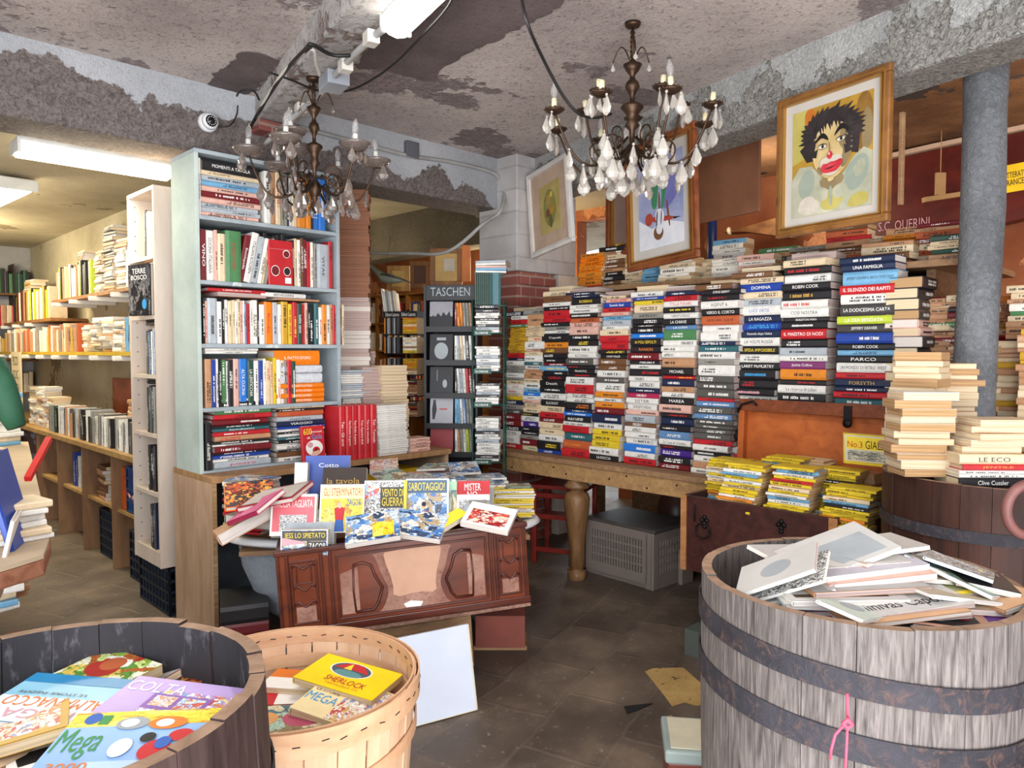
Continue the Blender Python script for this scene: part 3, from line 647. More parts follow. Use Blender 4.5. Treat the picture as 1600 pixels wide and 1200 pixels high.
# long case behind the wall that lifts the second-hand piles
shf = MB()
shf.box(-3.3, -0.88, 3.75, 4.62, 1.79, 1.82, M=UN).box(-3.3, -3.26, 3.75, 4.55, TZ, 1.79, M=UN).box(-1.10, -1.06, 3.9, 4.62, TZ, 1.79, M=UN).box(-1.8, -1.76, 3.75, 4.55, TZ, 1.79, M=UN).box(-3.3, -1.06, 4.60, 4.62, 0.0, 1.79, M=UN)
tag(shf.build('rear_shelf', M_plank), 'plain board shelf behind the hardcover wall, carrying old paperbacks', 'shelf')
PZ = 1.82
def pile(kind, s, n, z, k, cols, where, face=None, L=.19, Wd=.12, page='t', group=BKC, Tr=(.014, .03), fan=0.0, titled=True, yaw=0.0, jit=.01, noun=None, jang=.06, pages='t'):
    f = face or -N; o = []
    y = -Vector(f); x = y.cross(ZV)
    base = SN(s, n, z) if not isinstance(s, Vector) else Vector(s)
    for j in range(k):
        c = rr.choice(cols); T = round(rr.uniform(*Tr) * 1000) / 1000
        p = base + x * (rr.uniform(-jit, jit) + fan * j) + y * rr.uniform(-jit, jit); p.z = z
        l = L + rr.uniform(-.012, .012)
        o.append(book(kind, lay(f, p, yaw + rr.uniform(-jang, jang)), l, Wd + rr.uniform(-.01, .01), T, c, rr.choice(page), None, False,
                      f"{CNAME[c]} {noun or 'paperback'}, {nth(k - j)} from top {where}", 'book', group, mark=titled))
        z += T + .0004
    return z
def px_s(px, n): return s_at(px, n)
# low flat layer right behind the front piles, then the pale piles that show above them
spots = [(905, 3.95, 9, 'rofro', 'of the orange-red pile under the bright doorway', 1.82), (935, 3.98, 10, 'kBkTc', 'of the black pile beside the orange-red pile', 1.82), (962, 4.0, 11, 'iicyi', 'of the pale yellow pile left of the juggler painting', 1.82), (985, 4.2, 8, 'iyyi', 'of the pale pile under the juggler painting', 1.82),
         (1003, 3.9, 6, 'yLycl', 'of the yellow pile below the juggler painting frame', 1.82), (1028, 3.82, 5, 'iwci', 'of the ivory pile below the juggler painting corner', 1.82), (1075, 3.95, 5, 'wiic', 'of the ivory pile in front of the orange wall', 1.82), (1112, 3.92, 5, 'iwiw', 'of the ivory pile below the blue pipe', 1.82),
         (1113, 4.15, 9, 'wiliw', 'of the tall ivory pile by the pipe', 1.82), (1150, 3.84, 4, 'ieip', 'of the ivory and green pile by the blue pipe', 1.82), (1182, 4.05, 7, 'egTgG', 'of the green pile below the pointed wooden hull', 1.82),
         (1228, 4.02, 6, 'GgBrG', 'of the grey-green pile under the clown portrait', 1.82), (1284, 3.98, 9, 'OeTrB', 'of the brown and green pile under the clown portrait', 1.82), (1335, 4.0, 6, 'TcTOe', 'of the buff pile under the clown portrait corner', 1.82), (1340, 3.8, 4, 'TTcB', 'of the low buff pile behind the clown portrait corner', 1.82),
         (1378, 4.0, 8, 'oTTOR', 'of the tan and orange pile near the grey post', 1.82), (1425, 3.98, 8, 'TRTcO', 'of the tan pile beside the grey post', 1.82), (1448, 3.82, 5, 'ReEcT', 'of the red and green pile beside the grey post', 1.82)]
for px, n, k, cs, wh, z0 in spots:
    pile('old_paperback', px_s(px, n), n, z0, k, cs, wh, L=rr.uniform(.2, .24), Tr=(.018, .036), page='tc', jang=.1)
for q, (px, k) in enumerate(((1446, 36), (1478, 35), (1418, 36))):
    pile('old_paperback', px_s(px, 3.74 + .0 * q), 3.735, TZ + .0005, k, ('ReTcB', 'TcTRk', 'TTcg')[q], f"of the {('first', 'second', 'third')[q]} tall pile beside the grey post", L=.17, Wd=.0 + .11, Tr=(.02, .03), page='tc', jang=.05)
# flat books lying along the top of the hardcover piles
tops = [HB[i] for i in range(11)]
for i, (a, b, z) in enumerate(tops[:10]):
    for j in range(2):
        T = rr.choice((.022, .03, .035)); c = rr.choice('TckBgwn'); L = .215
        book('novel', lay(-N if j == 0 else N, SN(a + rr.uniform(-.03, .05) + (0 if j == 0 else L), 3.54 + j * .06 + (0 if j == 0 else .15), z), rr.uniform(-.12, .12)), L, .15, T, c, rr.choice('pc'), None, True,
             f"{CNAME[c]} hardcover laid {('spine out', 'page edge out')[j]} atop {SNAME[i]}", 'book', HARDC)
        z += T + .0005
# right-hand edge: buff piles between post and frame edge
for q, (px, n, z0, k, cs) in enumerate(((1556, 4.0, 1.02, 16, 'TTcYc'), (1572, 4.05, 1.3, 15, 'cTTkeTi'), (1545, 4.3, 1.25, 16, 'TcirTYo'), (1590, 3.85, .9, 22, 'TTcYT'), (1562, 3.75, .8, 10, 'TTBck'))):
    zz = pile('old_paperback', px_s(px, n), n, z0, k, cs, f"of the {('first', 'second', 'third', 'fourth', 'fifth')[q]} buff pile beyond the post", L=.2, Tr=(.018, .036), page='tc', jang=.12, titled=q in (1, 2))
MB().box(-1.04, -0.35, 3.70, 4.7, .03, .795, M=UN).build('book_chest', M_plank)
bc = bpy.data.objects['book_chest']; tag(bc, 'rough chest behind the grey post carrying buff book piles', 'chest')
for q, (px, n, z0) in enumerate(((1556, 4.0, 1.02), (1572, 4.05, 1.3), (1545, 4.3, 1.25), (1590, 3.85, .9))):
    s = px_s(px, n); tag(MB().box(s - .01, s + .19, n, n + .12, .797, z0 - .002, M=UN).build('wooden_riser', M_plank), f"small board riser under the {('first', 'second', 'third', 'fourth')[q]} buff pile behind the grey post", 'riser')
# grey post, rough like plastered tree trunk
pp = MB(); prof = []
rp = random.Random(3)
zs = [0, .4, .8, 1.2, 1.6, 2.0, 2.4, 2.6, 2.79]
pts = [(1.975 + rp.uniform(-.008, .008), 3.13 + rp.uniform(-.008, .008), z) for z in zs]
pp.tube(pts, [.085, .083, .08, .082, .079, .083, .08, .084, .075], 18)
po = struct(pp.build('post_grey', plaster('post_plaster', [(0.3, '#66686b'), (0.7, '#8b8e92')], ('#5c5e62', .5), 3, bump=.9, fscale=42, seed=3)))
# maroon boat hull on the back wall, with lettering
M_hull = wood('hull_maroon', '#4a1712', '#6e261b', 0.35, (1, 6, 6), 1.5, spec=.5)
WN = 5.55
h0, h1 = s_at(1335, WN), s_at(1660, WN)
hl = MB(); zt, zb = 2.42, 1.93
def ZW(px, py, n): s = s_at(px, n); return SN(s, n, zof(py, (n - s) / R2))
def sz(px, py, n): s = s_at(px, n); return (s, zof(py, (n - s) / R2))
hp = [sz(1330, 285, WN), sz(1362, 255, WN), sz(1450, 235, WN), sz(1640, 195, WN), sz(1640, 330, WN), sz(1500, 362, WN), sz(1400, 385, WN), sz(1340, 378, WN)]
hl.prism(hp, WN, WN + .12, 'y', M=UN)
hull = tag(hl.build('boat_hull', M_hull), 'dark red wooden boat hull hung on the back wall with painted name', 'boat')
ct = MB(); a = sz(1362, 253, WN); b = sz(1450, 233, WN); c_ = sz(1640, 193, WN)
for (s0, z0), (s1, z1) in ((a, b), (b, c_)): ct.add([UN @ Vector(p) for p in ((s0, WN - .03, z0), (s1, WN - .03, z1), (s1, WN - .03, z1 + .03), (s0, WN - .03, z0 + .03), (s0, WN + .12, z0 + .03), (s1, WN + .12, z1 + .03), (s1, WN + .12, z1), (s0, WN + .12, z0))], [(0, 1, 2, 3), (3, 2, 5, 4), (1, 0, 7, 6), (4, 5, 6, 7)])
ct.build('gunwale', mat('gunwale_pale', '#c3a48d', .6), hull)
s0, z0 = sz(1368, 358, WN); s1, _z = sz(1447, 354, WN)
text(hull, 'S.C. QUERINI', TXM['p'], UN @ basis((1, 0, 0), (0, 0, 1), (0, -1, 0), (s0, WN - .004, z0 - .03)) @ roty(0), s1 - s0, .075, 'lettering')
# small lamp-like ornaments hanging before the hull
orn = MB(); q = ZW(1462, 285, 5.3)
orn.tube([q + Vector((0, 0, .38)), q + Vector((0, 0, .05))], .003, 5); orn.box(-.03, .03, -.01, .01, -.08, .06, M=T3(*q)); orn.box(-.12, .12, -.02, .02, -.11, -.08, M=T3(*q) @ roty(-.15))
orn.build('hanging_ornament', mat('ornament_buff', '#b9925f', .6)); tag(bpy.data.objects['hanging_ornament'], 'small buff ornament hanging on a cord before the red hull', 'ornament')
# yellow sign
sg = tag(MB().prism([sz(1546, 262, 5.0), sz(1640, 243, 5.0), sz(1640, 288, 5.0), sz(1550, 304, 5.0)], 5.0, 5.006, 'y', M=UN).build('paper_sign', mat('sign_yellow', '#e8bd16', .6)), 'yellow paper sign for French literature with handwritten letters', 'sign')
for t, a, b in (('LETTERATURA', (1558, 281), (1606, 271)), ('FRANCESE', (1562, 292), (1600, 284))):
    s0, z0 = sz(a[0], a[1], 5.0); s1, z1 = sz(b[0], b[1], 5.0); an = atan2(z1 - z0, s1 - s0)
    text(sg, t, TXM['k'], UN @ basis((cos(an), 0, sin(an)), (-sin(an), 0, cos(an)), (0, -1, 0), (s0, 4.998, z0)), s1 - s0, .034)
s0, z0 = sz(1594, 296, 5.0); MB().add([UN @ Vector((s0 + a, 4.997, z0 + b)) for a, b in ((0, 0), (.06, 0), (.03, .05))], [(0, 1, 2)]).build('arrow', TXM['k'], sg)
tag(MB().tube([ZW(1600, 262, 5.02), ZW(1600, 262, 5.02) + Vector((0, 0, .45))], .002, 5).build('sign_cord', TXM['k']), 'thin cord holding the yellow paper sign', 'cord')
# pointed wooden hull (bow) at the orange wall, blue pipe, brown board, white tag
M_bow = wood('bow_wood', '#5c3a22', '#8a6038', .45, (1, 8, 8), 2)
bw = MB(); A = ZW(1128, 364, 5.3); B = ZW(1215, 338, 5.3); Cc = ZW(1235, 372, 5.3); D = ZW(1160, 362, 5.3)
th = N * .12
P0 = [A, B, Cc, D]; vs = P0 + [p + th for p in P0]
bw.add(vs, [(3, 2, 1, 0), (4, 5, 6, 7), (0, 1, 5, 4), (1, 2, 6, 5), (2, 3, 7, 6), (3, 0, 4, 7)])
bow = tag(bw.build('boat_bow', M_bow, bevel=.004), 'pointed brown wooden boat bow mounted on the orange wall', 'boat')
MB().tube([A + (B - A) * .10 - N * .01, A + (B - A) * .13 - N * .01], .03, 10).build('bow_ring', mat('ring_cream', '#d7c7a4', .5), bow)
tag(MB().tube([ZW(1110, 455, 5.5), ZW(1110, 300, 5.5)], .04, 14).build('blue_pipe', mat('blue_paint', '#1c2f66', .4)), 'dark blue vertical pipe on the orange wall', 'pipe')
def slab_bt(name, m, t0, t1, w, z0, z1, thick=.02):
    mb = MB(); mb.prism([tuple(BB(t0, w)[:2]), tuple(BB(t1, w)[:2]), tuple(BB(t1, w + thick)[:2]), tuple(BB(t0, w + thick)[:2])], z0, z1, 'z'); return mb.build(name, m, bevel=.002)
def t_at(px, w=0.0):
    u = (px - 800) / FPX; a = A0 + BN * w
    return (u * a.y - a.x) / (BD.x - u * BD.y)
tw = .45
zb_ = lambda px, py, w: zof(py, BB(t_at(px, w), w).y)
tag(slab_bt('brown_board', mat('board_brown', '#8a5c42', .7), t_at(1083, tw), t_at(1181, tw), tw, zb_(1181, 330, tw), zb_(1083, 248, tw) + .03), 'plain brown picture backing board hanging behind the beam', 'board')
tag(slab_bt('picture_moulding', M_plank, t_at(1396, .02), t_at(1402, .02), .02, zb_(1409, 318, .02), zb_(1409, 172, .02)), 'narrow gilt wooden strip hanging behind the clown portrait', 'strip')
# ================================================================ pictures hanging from the right-hand beam
M_goldframe = wood('frame_gilt', '#5b3517', '#9c6a35', .3, (1, 1, 1), 8, spec=.7)
M_gold = mat('gilding', '#b98a45', .3, .7)
M_redframe = wood('frame_redwood', '#5c2c18', '#94532f', .35, (2, 2, 2), 6)
M_mat = mat('passepartout', '#b9b3ab', .8, 0, .04)
M_silver = mat('frame_pale', '#cfc9c4', .45)
def picture(name, t0, t1, zb0, zb1, w, frame_m, rail, label, tilt=0.0, depth=.03, mount=.08, mount_m=None, roll=0.0, inner=None):
    """frame built flat: local x along the beam (toward the room's front), z up, -y to the viewer"""
    a = BB(t0, w); Wd = t1 - t0; H = zb1 - zb0
    M = basis(BD, BN, ZV, (a.x, a.y, zb0)) @ T3(Wd / 2, 0, H) @ roty(roll) @ T3(-Wd / 2, 0, -H) @ T3(0, 0, H) @ rotx(tilt) @ T3(0, 0, -H)
    root = empty(name, M, label, 'picture', None)
    fr = MB()
    for (x0, x1, z0, z1) in ((0, Wd, 0, rail), (0, Wd, H - rail, H), (0, rail, rail, H - rail), (Wd - rail, Wd, rail, H - rail)):
        fr.box(x0, x1, -depth, 0, z0, z1)
    fo = fr.build('picture_frame', frame_m, root, bevel=.006)
    i2 = MB(); e = rail * .55
    for (x0, x1, z0, z1) in ((rail - .002, Wd - rail + .002, rail, rail + .006), (rail, Wd - rail, H - rail - .006, H - rail), (rail, rail + .006, rail, H - rail), (Wd - rail - .006, Wd - rail, rail, H - rail)):
        i2.box(x0, x1, -depth - .002, -.008, z0, z1)
    for (x0, x1, z0, z1) in ((e, Wd - e, e, e + .005), (e, Wd - e, H - e - .005, H - e), (e, e + .005, e, H - e), (Wd - e - .005, Wd - e, e, H - e)):
        i2.box(x0, x1, -depth - .003, -depth + .002, z0, z1)
    i2.build('inner_bead', inner or M_gold, fo)
    MB().box(rail, Wd - rail, -.012, -.002, rail, H - rail).build('mount', mount_m or M_mat, root)
    m = rail + mount
    cx = MB().box(m, Wd - m, -.0135, -.012, m, H - m).build('canvas', MATS.get('art_' + name) or M_mat, root)
    return root, cx, (m, m, Wd - 2 * m, H - 2 * m)
def paint(parent, fr, polys, name='painted_shape'):
    """layered brush shapes in 0..1 picture coordinates"""
    x0, z0, w, h = fr
    def soft(p):
        for _k in range(2):
            q = []
            for a in range(len(p)):
                (ax, az), (bx, bz) = p[a], p[(a + 1) % len(p)]
                q += [(ax * .75 + bx * .25, az * .75 + bz * .25), (ax * .25 + bx * .75, az * .25 + bz * .75)]
            p = q
        return p
    polys = [(p if len(p) >= 18 or len(p) < 4 or min(a for a, b in p) <= 0.001 else soft(p), m) for p, m in polys]
    for i, (pts, m) in enumerate(polys):
        y = -.0137 - .00018 * (i + 1)
        mb = MB(); vs = [(x0 + w * px, y, z0 + h * pz) for px, pz in pts]; mb.add(vs, [tuple(range(len(vs)))])
        mb.build(name, m, parent)
def ell(cx, cz, rx, rz, n=18, a=0.0, a0=0, a1=2 * pi):
    return [(cx + rx * cos(t) * cos(a) - rz * sin(t) * sin(a), cz + rx * cos(t) * sin(a) + rz * sin(t) * cos(a)) for t in [a0 + (a1 - a0) * i / n for i in range(n)]]
def smooth_(p):
    for _k in range(2):
        q = []
        for a in range(len(p)): (ax, az), (bx, bz) = p[a], p[(a + 1) % len(p)]; q += [(ax * .75 + bx * .25, az * .75 + bz * .25), (ax * .25 + bx * .75, az * .25 + bz * .75)]
        p = q
    return p
def pm(n, a, b=None, sc=9): return wood('paint_' + n, a, b or a, .5, (1, 1, 1), sc, bump=.25)
# clown portrait
t0, t1 = t_at(1214, -.05), t_at(1388, -.05)
root, cv, fr = picture('clown_painting', t0, t1, zof(375, BB(t0).y) , zof(163, BB(t0).y), -.05, M_goldframe, .035, 'gilt framed oil portrait of a sad clown with black hair', mount=.045)
cv.data.materials[0] = pm('ochre', '#8f6a24', '#c2993a', 7)
skin = pm('skin', '#b59a66', '#dcc592', 12); sk2 = pm('skin_shade', '#7d6c4e', '#97825c'); hair = pm('hair', '#1f1a1c', '#3c3434', 14); white = pm('white_grey', '#8f917c', '#c9c7af', 6); wy = pm('yellowish', '#a09344', '#bfb268', 5); gr = pm('bluegrey', '#848f84', '#a5ab98', 6)
red = pm('lipred', '#a31f2c', '#d1404a', 20); dk = pm('brow', '#1a1517'); wt = pm('eyewhite', '#cfc9b6'); pk = pm('muzzle', '#b9ada0', '#d6cdbd'); org = pm('burnt', '#a5561c', '#c47a2c')
hr_ = random.Random(12)
hairp = [(.2, .5)]
for i in range(44):
    th_ = radians(200 - 220 * i / 43); rx_, ry_ = (.36, .22) if i % 2 else (.42 + hr_.uniform(-.02, .03), .265 + hr_.uniform(-.03, .02))
    hairp.append((.51 + rx_ * cos(th_ + (.07 if i % 2 else -.05)), .72 + ry_ * sin(th_)))
hairp += [(.84, .48), (.76, .5), (.5, .6), (.28, .5)]
faceo = smooth_([(.28, .5), (.26, .62), (.31, .74), (.44, .82), (.6, .82), (.72, .74), (.77, .6), (.75, .46), (.67, .36), (.55, .3), (.43, .32), (.33, .4)])
strands = []
for i in range(11):
    x_ = .3 + i * .043; d_ = hr_.uniform(.05, .13); strands.append(([(x_ - .03, .86), (x_ + .035, .86), (x_ + .02 + hr_.uniform(-.03, .03), .80 - d_ * (1.0 if i in (0, 1, 9, 10) else .55))], hair))
for i in range(7):
    x_ = .15 + hr_.uniform(0, .1); y_ = .55 + i * .045; strands.append(([(x_, y_), (x_ + .16, y_ + .05), (x_ + .14, y_ - .03)], hair)); x2_ = .86 - hr_.uniform(0, .08); strands.append(([(x2_, y_ - .03), (x2_ - .13, y_ + .04), (x2_ - .11, y_ - .05)], hair))
def soft_(p): return smooth_(p)
paint(cv, fr, [([(0.0, .5), (.2, .55), (.2, 1), (0, 1)], wy), ([(.16, .82), (.3, .8), (.3, 1), (.16, 1)], org), ([(.78, .5), (1, .5), (1, 1), (.8, 1)], pm('umber', '#6b4a22', '#96702f', 6)), ([(.86, .5), (1, .5), (1, .8), (.9, .9)], sk2),
    ([(0, 0), (1, 0), (1, .47), (.9, .52), (.78, .46), (.62, .3), (.44, .3), (.26, .46), (.1, .47), (0, .36)], white),
    (soft_([(.06, .3), (.2, .45), (.3, .4), (.3, .24), (.16, .12)]), gr), (soft_([(.68, .34), (.84, .48), (.97, .44), (.95, .25), (.8, .14), (.68, .2)]), gr), (soft_([(.76, .34), (.88, .45), (.94, .36), (.84, .24)]), white),
    (soft_([(.4, .02), (.62, .02), (.7, .16), (.52, .22), (.38, .14)]), wy), (soft_([(.08, .03), (.3, .0), (.4, .1), (.24, .2), (.1, .14)]), pk), (soft_([(.7, .0), (.98, .02), (.95, .14), (.76, .12)]), wy),
    (soft_([(.34, .33), (.7, .34), (.64, .22), (.42, .2)]), sk2), (soft_([(.3, .26), (.5, .22), (.46, .1), (.28, .14)]), white), (soft_([(.52, .22), (.7, .26), (.74, .14), (.56, .1)]), white), (soft_([(.49, .24), (.53, .24), (.54, .06), (.5, .06)]), gr),
    (hairp, hair), (faceo, skin), (soft_([(.64, .8), (.73, .74), (.78, .6), (.75, .46), (.66, .36), (.62, .44), (.67, .54), (.6, .6), (.62, .7)]), sk2), (soft_([(.33, .44), (.42, .42), (.4, .34), (.34, .38)]), sk2),
    ] + strands + [
    (soft_([(.31, .645), (.34, .7), (.41, .745), (.47, .7), (.49, .65), (.45, .67), (.4, .695), (.35, .67)]), dk), (soft_([(.55, .67), (.58, .73), (.65, .79), (.72, .745), (.74, .69), (.7, .71), (.65, .735), (.59, .7)]), dk),
    (ell(.41, .615, .062, .027), sk2), (ell(.64, .645, .06, .026, a=.1), sk2), (ell(.41, .61, .05, .019), wt), (ell(.64, .64, .048, .018, a=.1), wt), (ell(.415, .61, .017, .016), dk), (ell(.645, .64, .017, .015), dk),
    ([(.35, .618), (.41, .64), (.47, .618), (.41, .628)], dk), ([(.58, .645), (.64, .668), (.7, .65), (.64, .656)], dk), ([(.36, .59), (.41, .578), (.46, .59), (.41, .584)], sk2), ([(.49, .64), (.505, .64), (.52, .52), (.5, .52)], sk2),
    (soft_([(.38, .43), (.4, .5), (.5, .5), (.62, .52), (.68, .45), (.6, .33), (.45, .33)]), pk), (soft_([(.39, .4), (.42, .45), (.48, .44), (.52, .455), (.58, .45), (.66, .47), (.67, .42), (.6, .36), (.52, .355), (.43, .36)]), red), ([(.43, .395), (.52, .405), (.62, .42), (.52, .39)], dk), (soft_([(.46, .42), (.5, .428), (.56, .43), (.5, .418)]), pm('lipl', '#d86a70')), (ell(.51, .515, .034, .036), red), (ell(.5, .53, .01, .011), wt), (soft_([(.48, .31), (.58, .32), (.56, .28), (.5, .27)]), skin)])
# juggler / harlequin painting
t0, t1 = t_at(978, -.05), t_at(1086, -.05)
root, cv, fr = picture('harlequin_painting', t0, t1, zof(427, BB(t0).y) + .01, zof(427, BB(t0).y) + .73, -.05, M_redframe, .045, 'red-brown framed watercolour of a juggler in green trousers', mount=.06, roll=-.05)
cv.data.materials[0] = pm('wash', '#6d78a8', '#c3c6d8', 3)
gn = pm('green', '#2f6a4c', '#4d9468'); wh = pm('paper', '#c9cbd4', '#e3e2e4'); rd = pm('redstool', '#8e2f24', '#b5503c'); bl = pm('black', '#22202a'); ye = pm('yellowdot', '#b59a3a', '#d9c05a'); bn = pm('brownw', '#6f4a30')
paint(cv, fr, [([(0, 0), (1, 0), (1, .2), (.6, .28), (.3, .22), (0, .35)], wh), ([(.5, .35), (.9, .5), (.95, .9), (.6, .8)], pm('violetw', '#5a5aa0', '#8f90c0', 3)),
    ([(.35, .95), (.62, .95), (.66, .76), (.33, .76)], ye), ([(.36, .98), (.6, .98), (.58, .9), (.38, .9)], wh),
    ([(.33, .78), (.5, .78), (.45, .6), (.42, .42), (.3, .44), (.3, .6)], gn), ([(.48, .78), (.67, .78), (.64, .6), (.56, .4), (.5, .42), (.55, .58)], gn),
    ([(.62, .5), (.66, .5), (.72, .2), (.68, .2)], bn), ([(.46, .6), (.5, .6), (.5, .3), (.46, .3)], bn),
    (ell(.24, .33, .09, .07), rd), ([(.3, .36), (.8, .3), (.8, .26), (.3, .28)], rd), (ell(.45, .16, .11, .08), bn), (ell(.47, .2, .07, .06), wh), ([(.4, .42), (.55, .42), (.6, .3), (.5, .2), (.38, .3)], wh), ([(.42, .4), (.45, .4), (.42, .22), (.4, .22)], bl), ([(.52, .4), (.54, .4), (.52, .24), (.5, .24)], bl), ([(.78, .29), (.95, .27), (.8, .26)], bl),
    ([(.36, .93), (.6, .95), (.6, .93), (.36, .91)], bl), ([(.37, .88), (.6, .9), (.6, .88), (.37, .86)], bl)])
# flower study in a pale frame
t0, t1 = t_at(826, -.08), t_at(890, -.08)
root, cv, fr = picture('flower_painting', t0, t1, zof(402, BB(t0).y), zof(272, BB(t0).y), -.08, M_silver, .03, 'small pale framed flower study in ochre tones hanging at the corner pillar', mount=.1, mount_m=mat('mount_buff', '#b39a86', .8), inner=M_silver, roll=-.12)
cv.data.materials[0] = pm('ochrewash', '#9b8a4c', '#bfae72', 4)
paint(cv, fr, [(ell(.5, .5, .3, .38), pm('olive', '#6f6a34', '#98904e')), (ell(.45, .68, .12, .1), pm('fl1', '#8d7436', '#b89b50')), (ell(.58, .45, .14, .1), pm('fl2', '#b0843a', '#8a6a30')), (ell(.4, .4, .1, .09), bn), (ell(.52, .22, .08, .14), pm('olive2', '#5a5c34')), (ell(.6, .75, .07, .06), ye)])
# brown empty frame behind it
t0, t1 = t_at(928, .15), t_at(990, .15)
root, cv, fr = picture('brown_framed_mirror', t0, t1, zof(402, BB(t0, .15).y), zof(270, BB(t0, .15).y), .3 - .03, M_redframe, .07, 'brown framed plain picture half hidden behind the juggler painting', mount=.02, mount_m=mat('mount_brown', '#8c7468', .7))
cv.data.materials[0] = mat('plain_brown', '#8a7268', .4)
# ================================================================ plywood counter, blue bookcase and what they carry
rr = random.Random(77)
M_ply = wood('plywood', '#a4846a', '#c9ab8d', .6, (8, 8, 1.5), 1.6)
M_plyedge = wood('plywood_edge', '#8b6644', '#caa67c', .6, (.6, .6, 60), 3)
SF = -3.47; CZ = .80
cn = empty('plywood_counter', Matrix.Identity(4), 'long plywood counter under the blue bookcase', 'counter')
na, nb = 1.45, 2.94
MB().box(-3.95, SF, na, nb, CZ - .03, CZ, M=UN).build('worktop', wood('counter_top', '#8b6542', '#b58d63', .6, (10, 10, 1), 2), cn, bevel=.002)
MB().box(-3.95, SF + .002, na, na + .022, 0, CZ - .03, M=UN).build('side_panel', M_ply, cn, bevel=.001)
MB().box(-3.95, SF - .02, 2.15, 2.172, 0, CZ - .03, M=UN).build('side_panel', M_ply, cn)
MB().box(-3.95, SF - .02, nb - .03, nb - .008, 0, CZ - .03, M=UN).build('side_panel', M_ply, cn)
MB().box(-3.95, -3.93, na + .022, nb - .03, 0, CZ - .03, M=UN).build('back_panel', mat('grey_zinc', '#59616a', .5, .3, .3, 5), cn)
MB().box(SF - .001, SF + .003, na, na + .02, 0, CZ - .03, M=UN).build('edge_strip', M_plyedge, cn)
M_blue = plaster('blue_paint_worn', [(0.3, '#8f9ba1'), (0.7, '#aab3b7')], ('#747f85', .3), 4, peel=('#b9c3c2', .64, 5), bump=.1, fscale=40)
M_blue2 = plaster('mint_paint_worn', [(0.3, '#a3b1aa'), (0.7, '#c3ccc5')], ('#8b9f98', .2), 2.5, bump=.1, fscale=30)
SS = -3.61; n0, n1 = n_at(316, SS), n_at(528, SS)
bs_ = empty('blue_bookcase', Matrix.Identity(4), 'worn light blue bookcase full of cookery books', 'bookcase')
dl = (n0 - SS) / R2
zt = zof(238, dl); zs = [CZ + .012] + [zof(y, dl) for y in (638, 537, 437, 335)] + [zt - .02]
D = .3
MB().box(SS - D, SS, n0 - .02, n0, CZ, zt, M=UN).build('side_panel', M_blue2, bs_, bevel=.002)
MB().box(SS - D, SS, n1, n1 + .02, CZ, zt, M=UN).build('side_panel', M_blue, bs_, bevel=.002)
MB().box(SS - D, SS - D + .01, n0, n1, CZ, zt, M=UN).build('back_panel', M_blue, bs_)
MB().box(SS - D, SS, n0 - .02, n1 + .02, zt, zt + .02, M=UN).build('top_board', M_blue, bs_, bevel=.002)
for z in zs[:-1]: MB().box(SS - D + .01, SS - .002, n0, n1, z - .02 if z > CZ + .1 else CZ, z, M=UN).build('shelf', M_blue, bs_, bevel=.002)
PX = (n1 - n0) / 206.0      # metres of width for one photo pixel
def K(px): return n_at(px, SS)
BG = 'cookery books in the blue bookcase'
def shelf_row(pxl, z, spec, where, h=.25, k=1.0, dep=.2, lean=0, kind='cookbook', grp=BG, dn=0.0, page='w', s=None):
    sp_ = [(c, max(.005, T * PX * k), t, tc) for c, T, t, tc in P_(spec)]
    return row(kind, SN((s or SS) - .012 - dn, K(pxl), z + .0005), U, sp_, where, hgt=h, dep=dep, page=page, group=grp, lean=lean, rnd=rr, hv=.012)
def shelf_pile(pxl, z, spec, where, L=.26, Wd=.2, face=U, dn=0.0, kind='cookbook', grp=BG, page='w', jang=.02, sc=None, jit=.006):
    sp_ = [(c, max(.004, T * (sc or PX)), t, tc) for c, T, t, tc in P_(spec)]
    return stack(kind, SN(SS - .02 - dn, K(pxl), z + .0005), face, sp_, where, L=L, Wd=Wd, page=page, group=grp, jit=jit, jang=jang, rnd=rr)
# top shelf
z = zs[4]
shelf_row(315.8, z, 'w5 Cucina Mediterranea/k', 'against the side board of the top blue shelf', h=.27)
shelf_pile(321.5, z, 'k15 MOMENTI A TAVOLA/w;c6;s7;l7;p7;R8;p7/k;s6;s6;p6', 'of the top-shelf pile in the blue bookcase', L=.30)
shelf_row(419, z, 'w10;T7;c8/r;g4;g5;n4;w4;c8;o14;o8;n3;q10;q12', 'on the top shelf of the blue bookcase', h=.27)
# second shelf
z = zs[3]
shelf_row(318, z, 'R8 VINO/w;w11 CUCINA ITALIANA/k;p4;c11/k;e22 IL RICETTARIO/r', 'on the second shelf of the blue bookcase', h=.245)
shelf_row(375, z, 'R9 Enciclopedia/w;w10 ITALIAN KITCHEN/k;s10;i5;c5;g4', 'in the leaning group, second blue shelf', h=.25, lean=.2)
shelf_row(462, z, 'k3;c4;i5;B4;R6;r6;i5;g5;s20 VITAE/k;r7', 'on second blue shelf after red circle book', h=.25)
ob = book('cookbook', M_face(U, SN(SS - .03, K(424), z), .235, 0.0), .235, .135, .02, 'r', 'w', None, True, 'red cookbook with round plate pictures standing face out on the second blue shelf', 'book', BG, mark=False)
cover_face(ob, .235, .135, .02, [('e', .58, .62, .3, .18, TXM['w']), ('e', .6, .63, .26, .15, bm('R')), ('e', .08, .2, .36, .24, TXM['w']), ('e', .1, .215, .32, .21, bm('R')), ('e', .6, .22, .3, .2, TXM['w']), ('e', .62, .235, .26, .17, bm('k')), ('r', .0, .8, 1, .006, TXM['p']), ('r', .66, .05, .26, .13, TXM['w'])])
shelf_row(424, z, 'k7;k6;k6;k7;k7', 'behind the red circle book on the second blue shelf', h=.27, dn=.05, dep=.18)
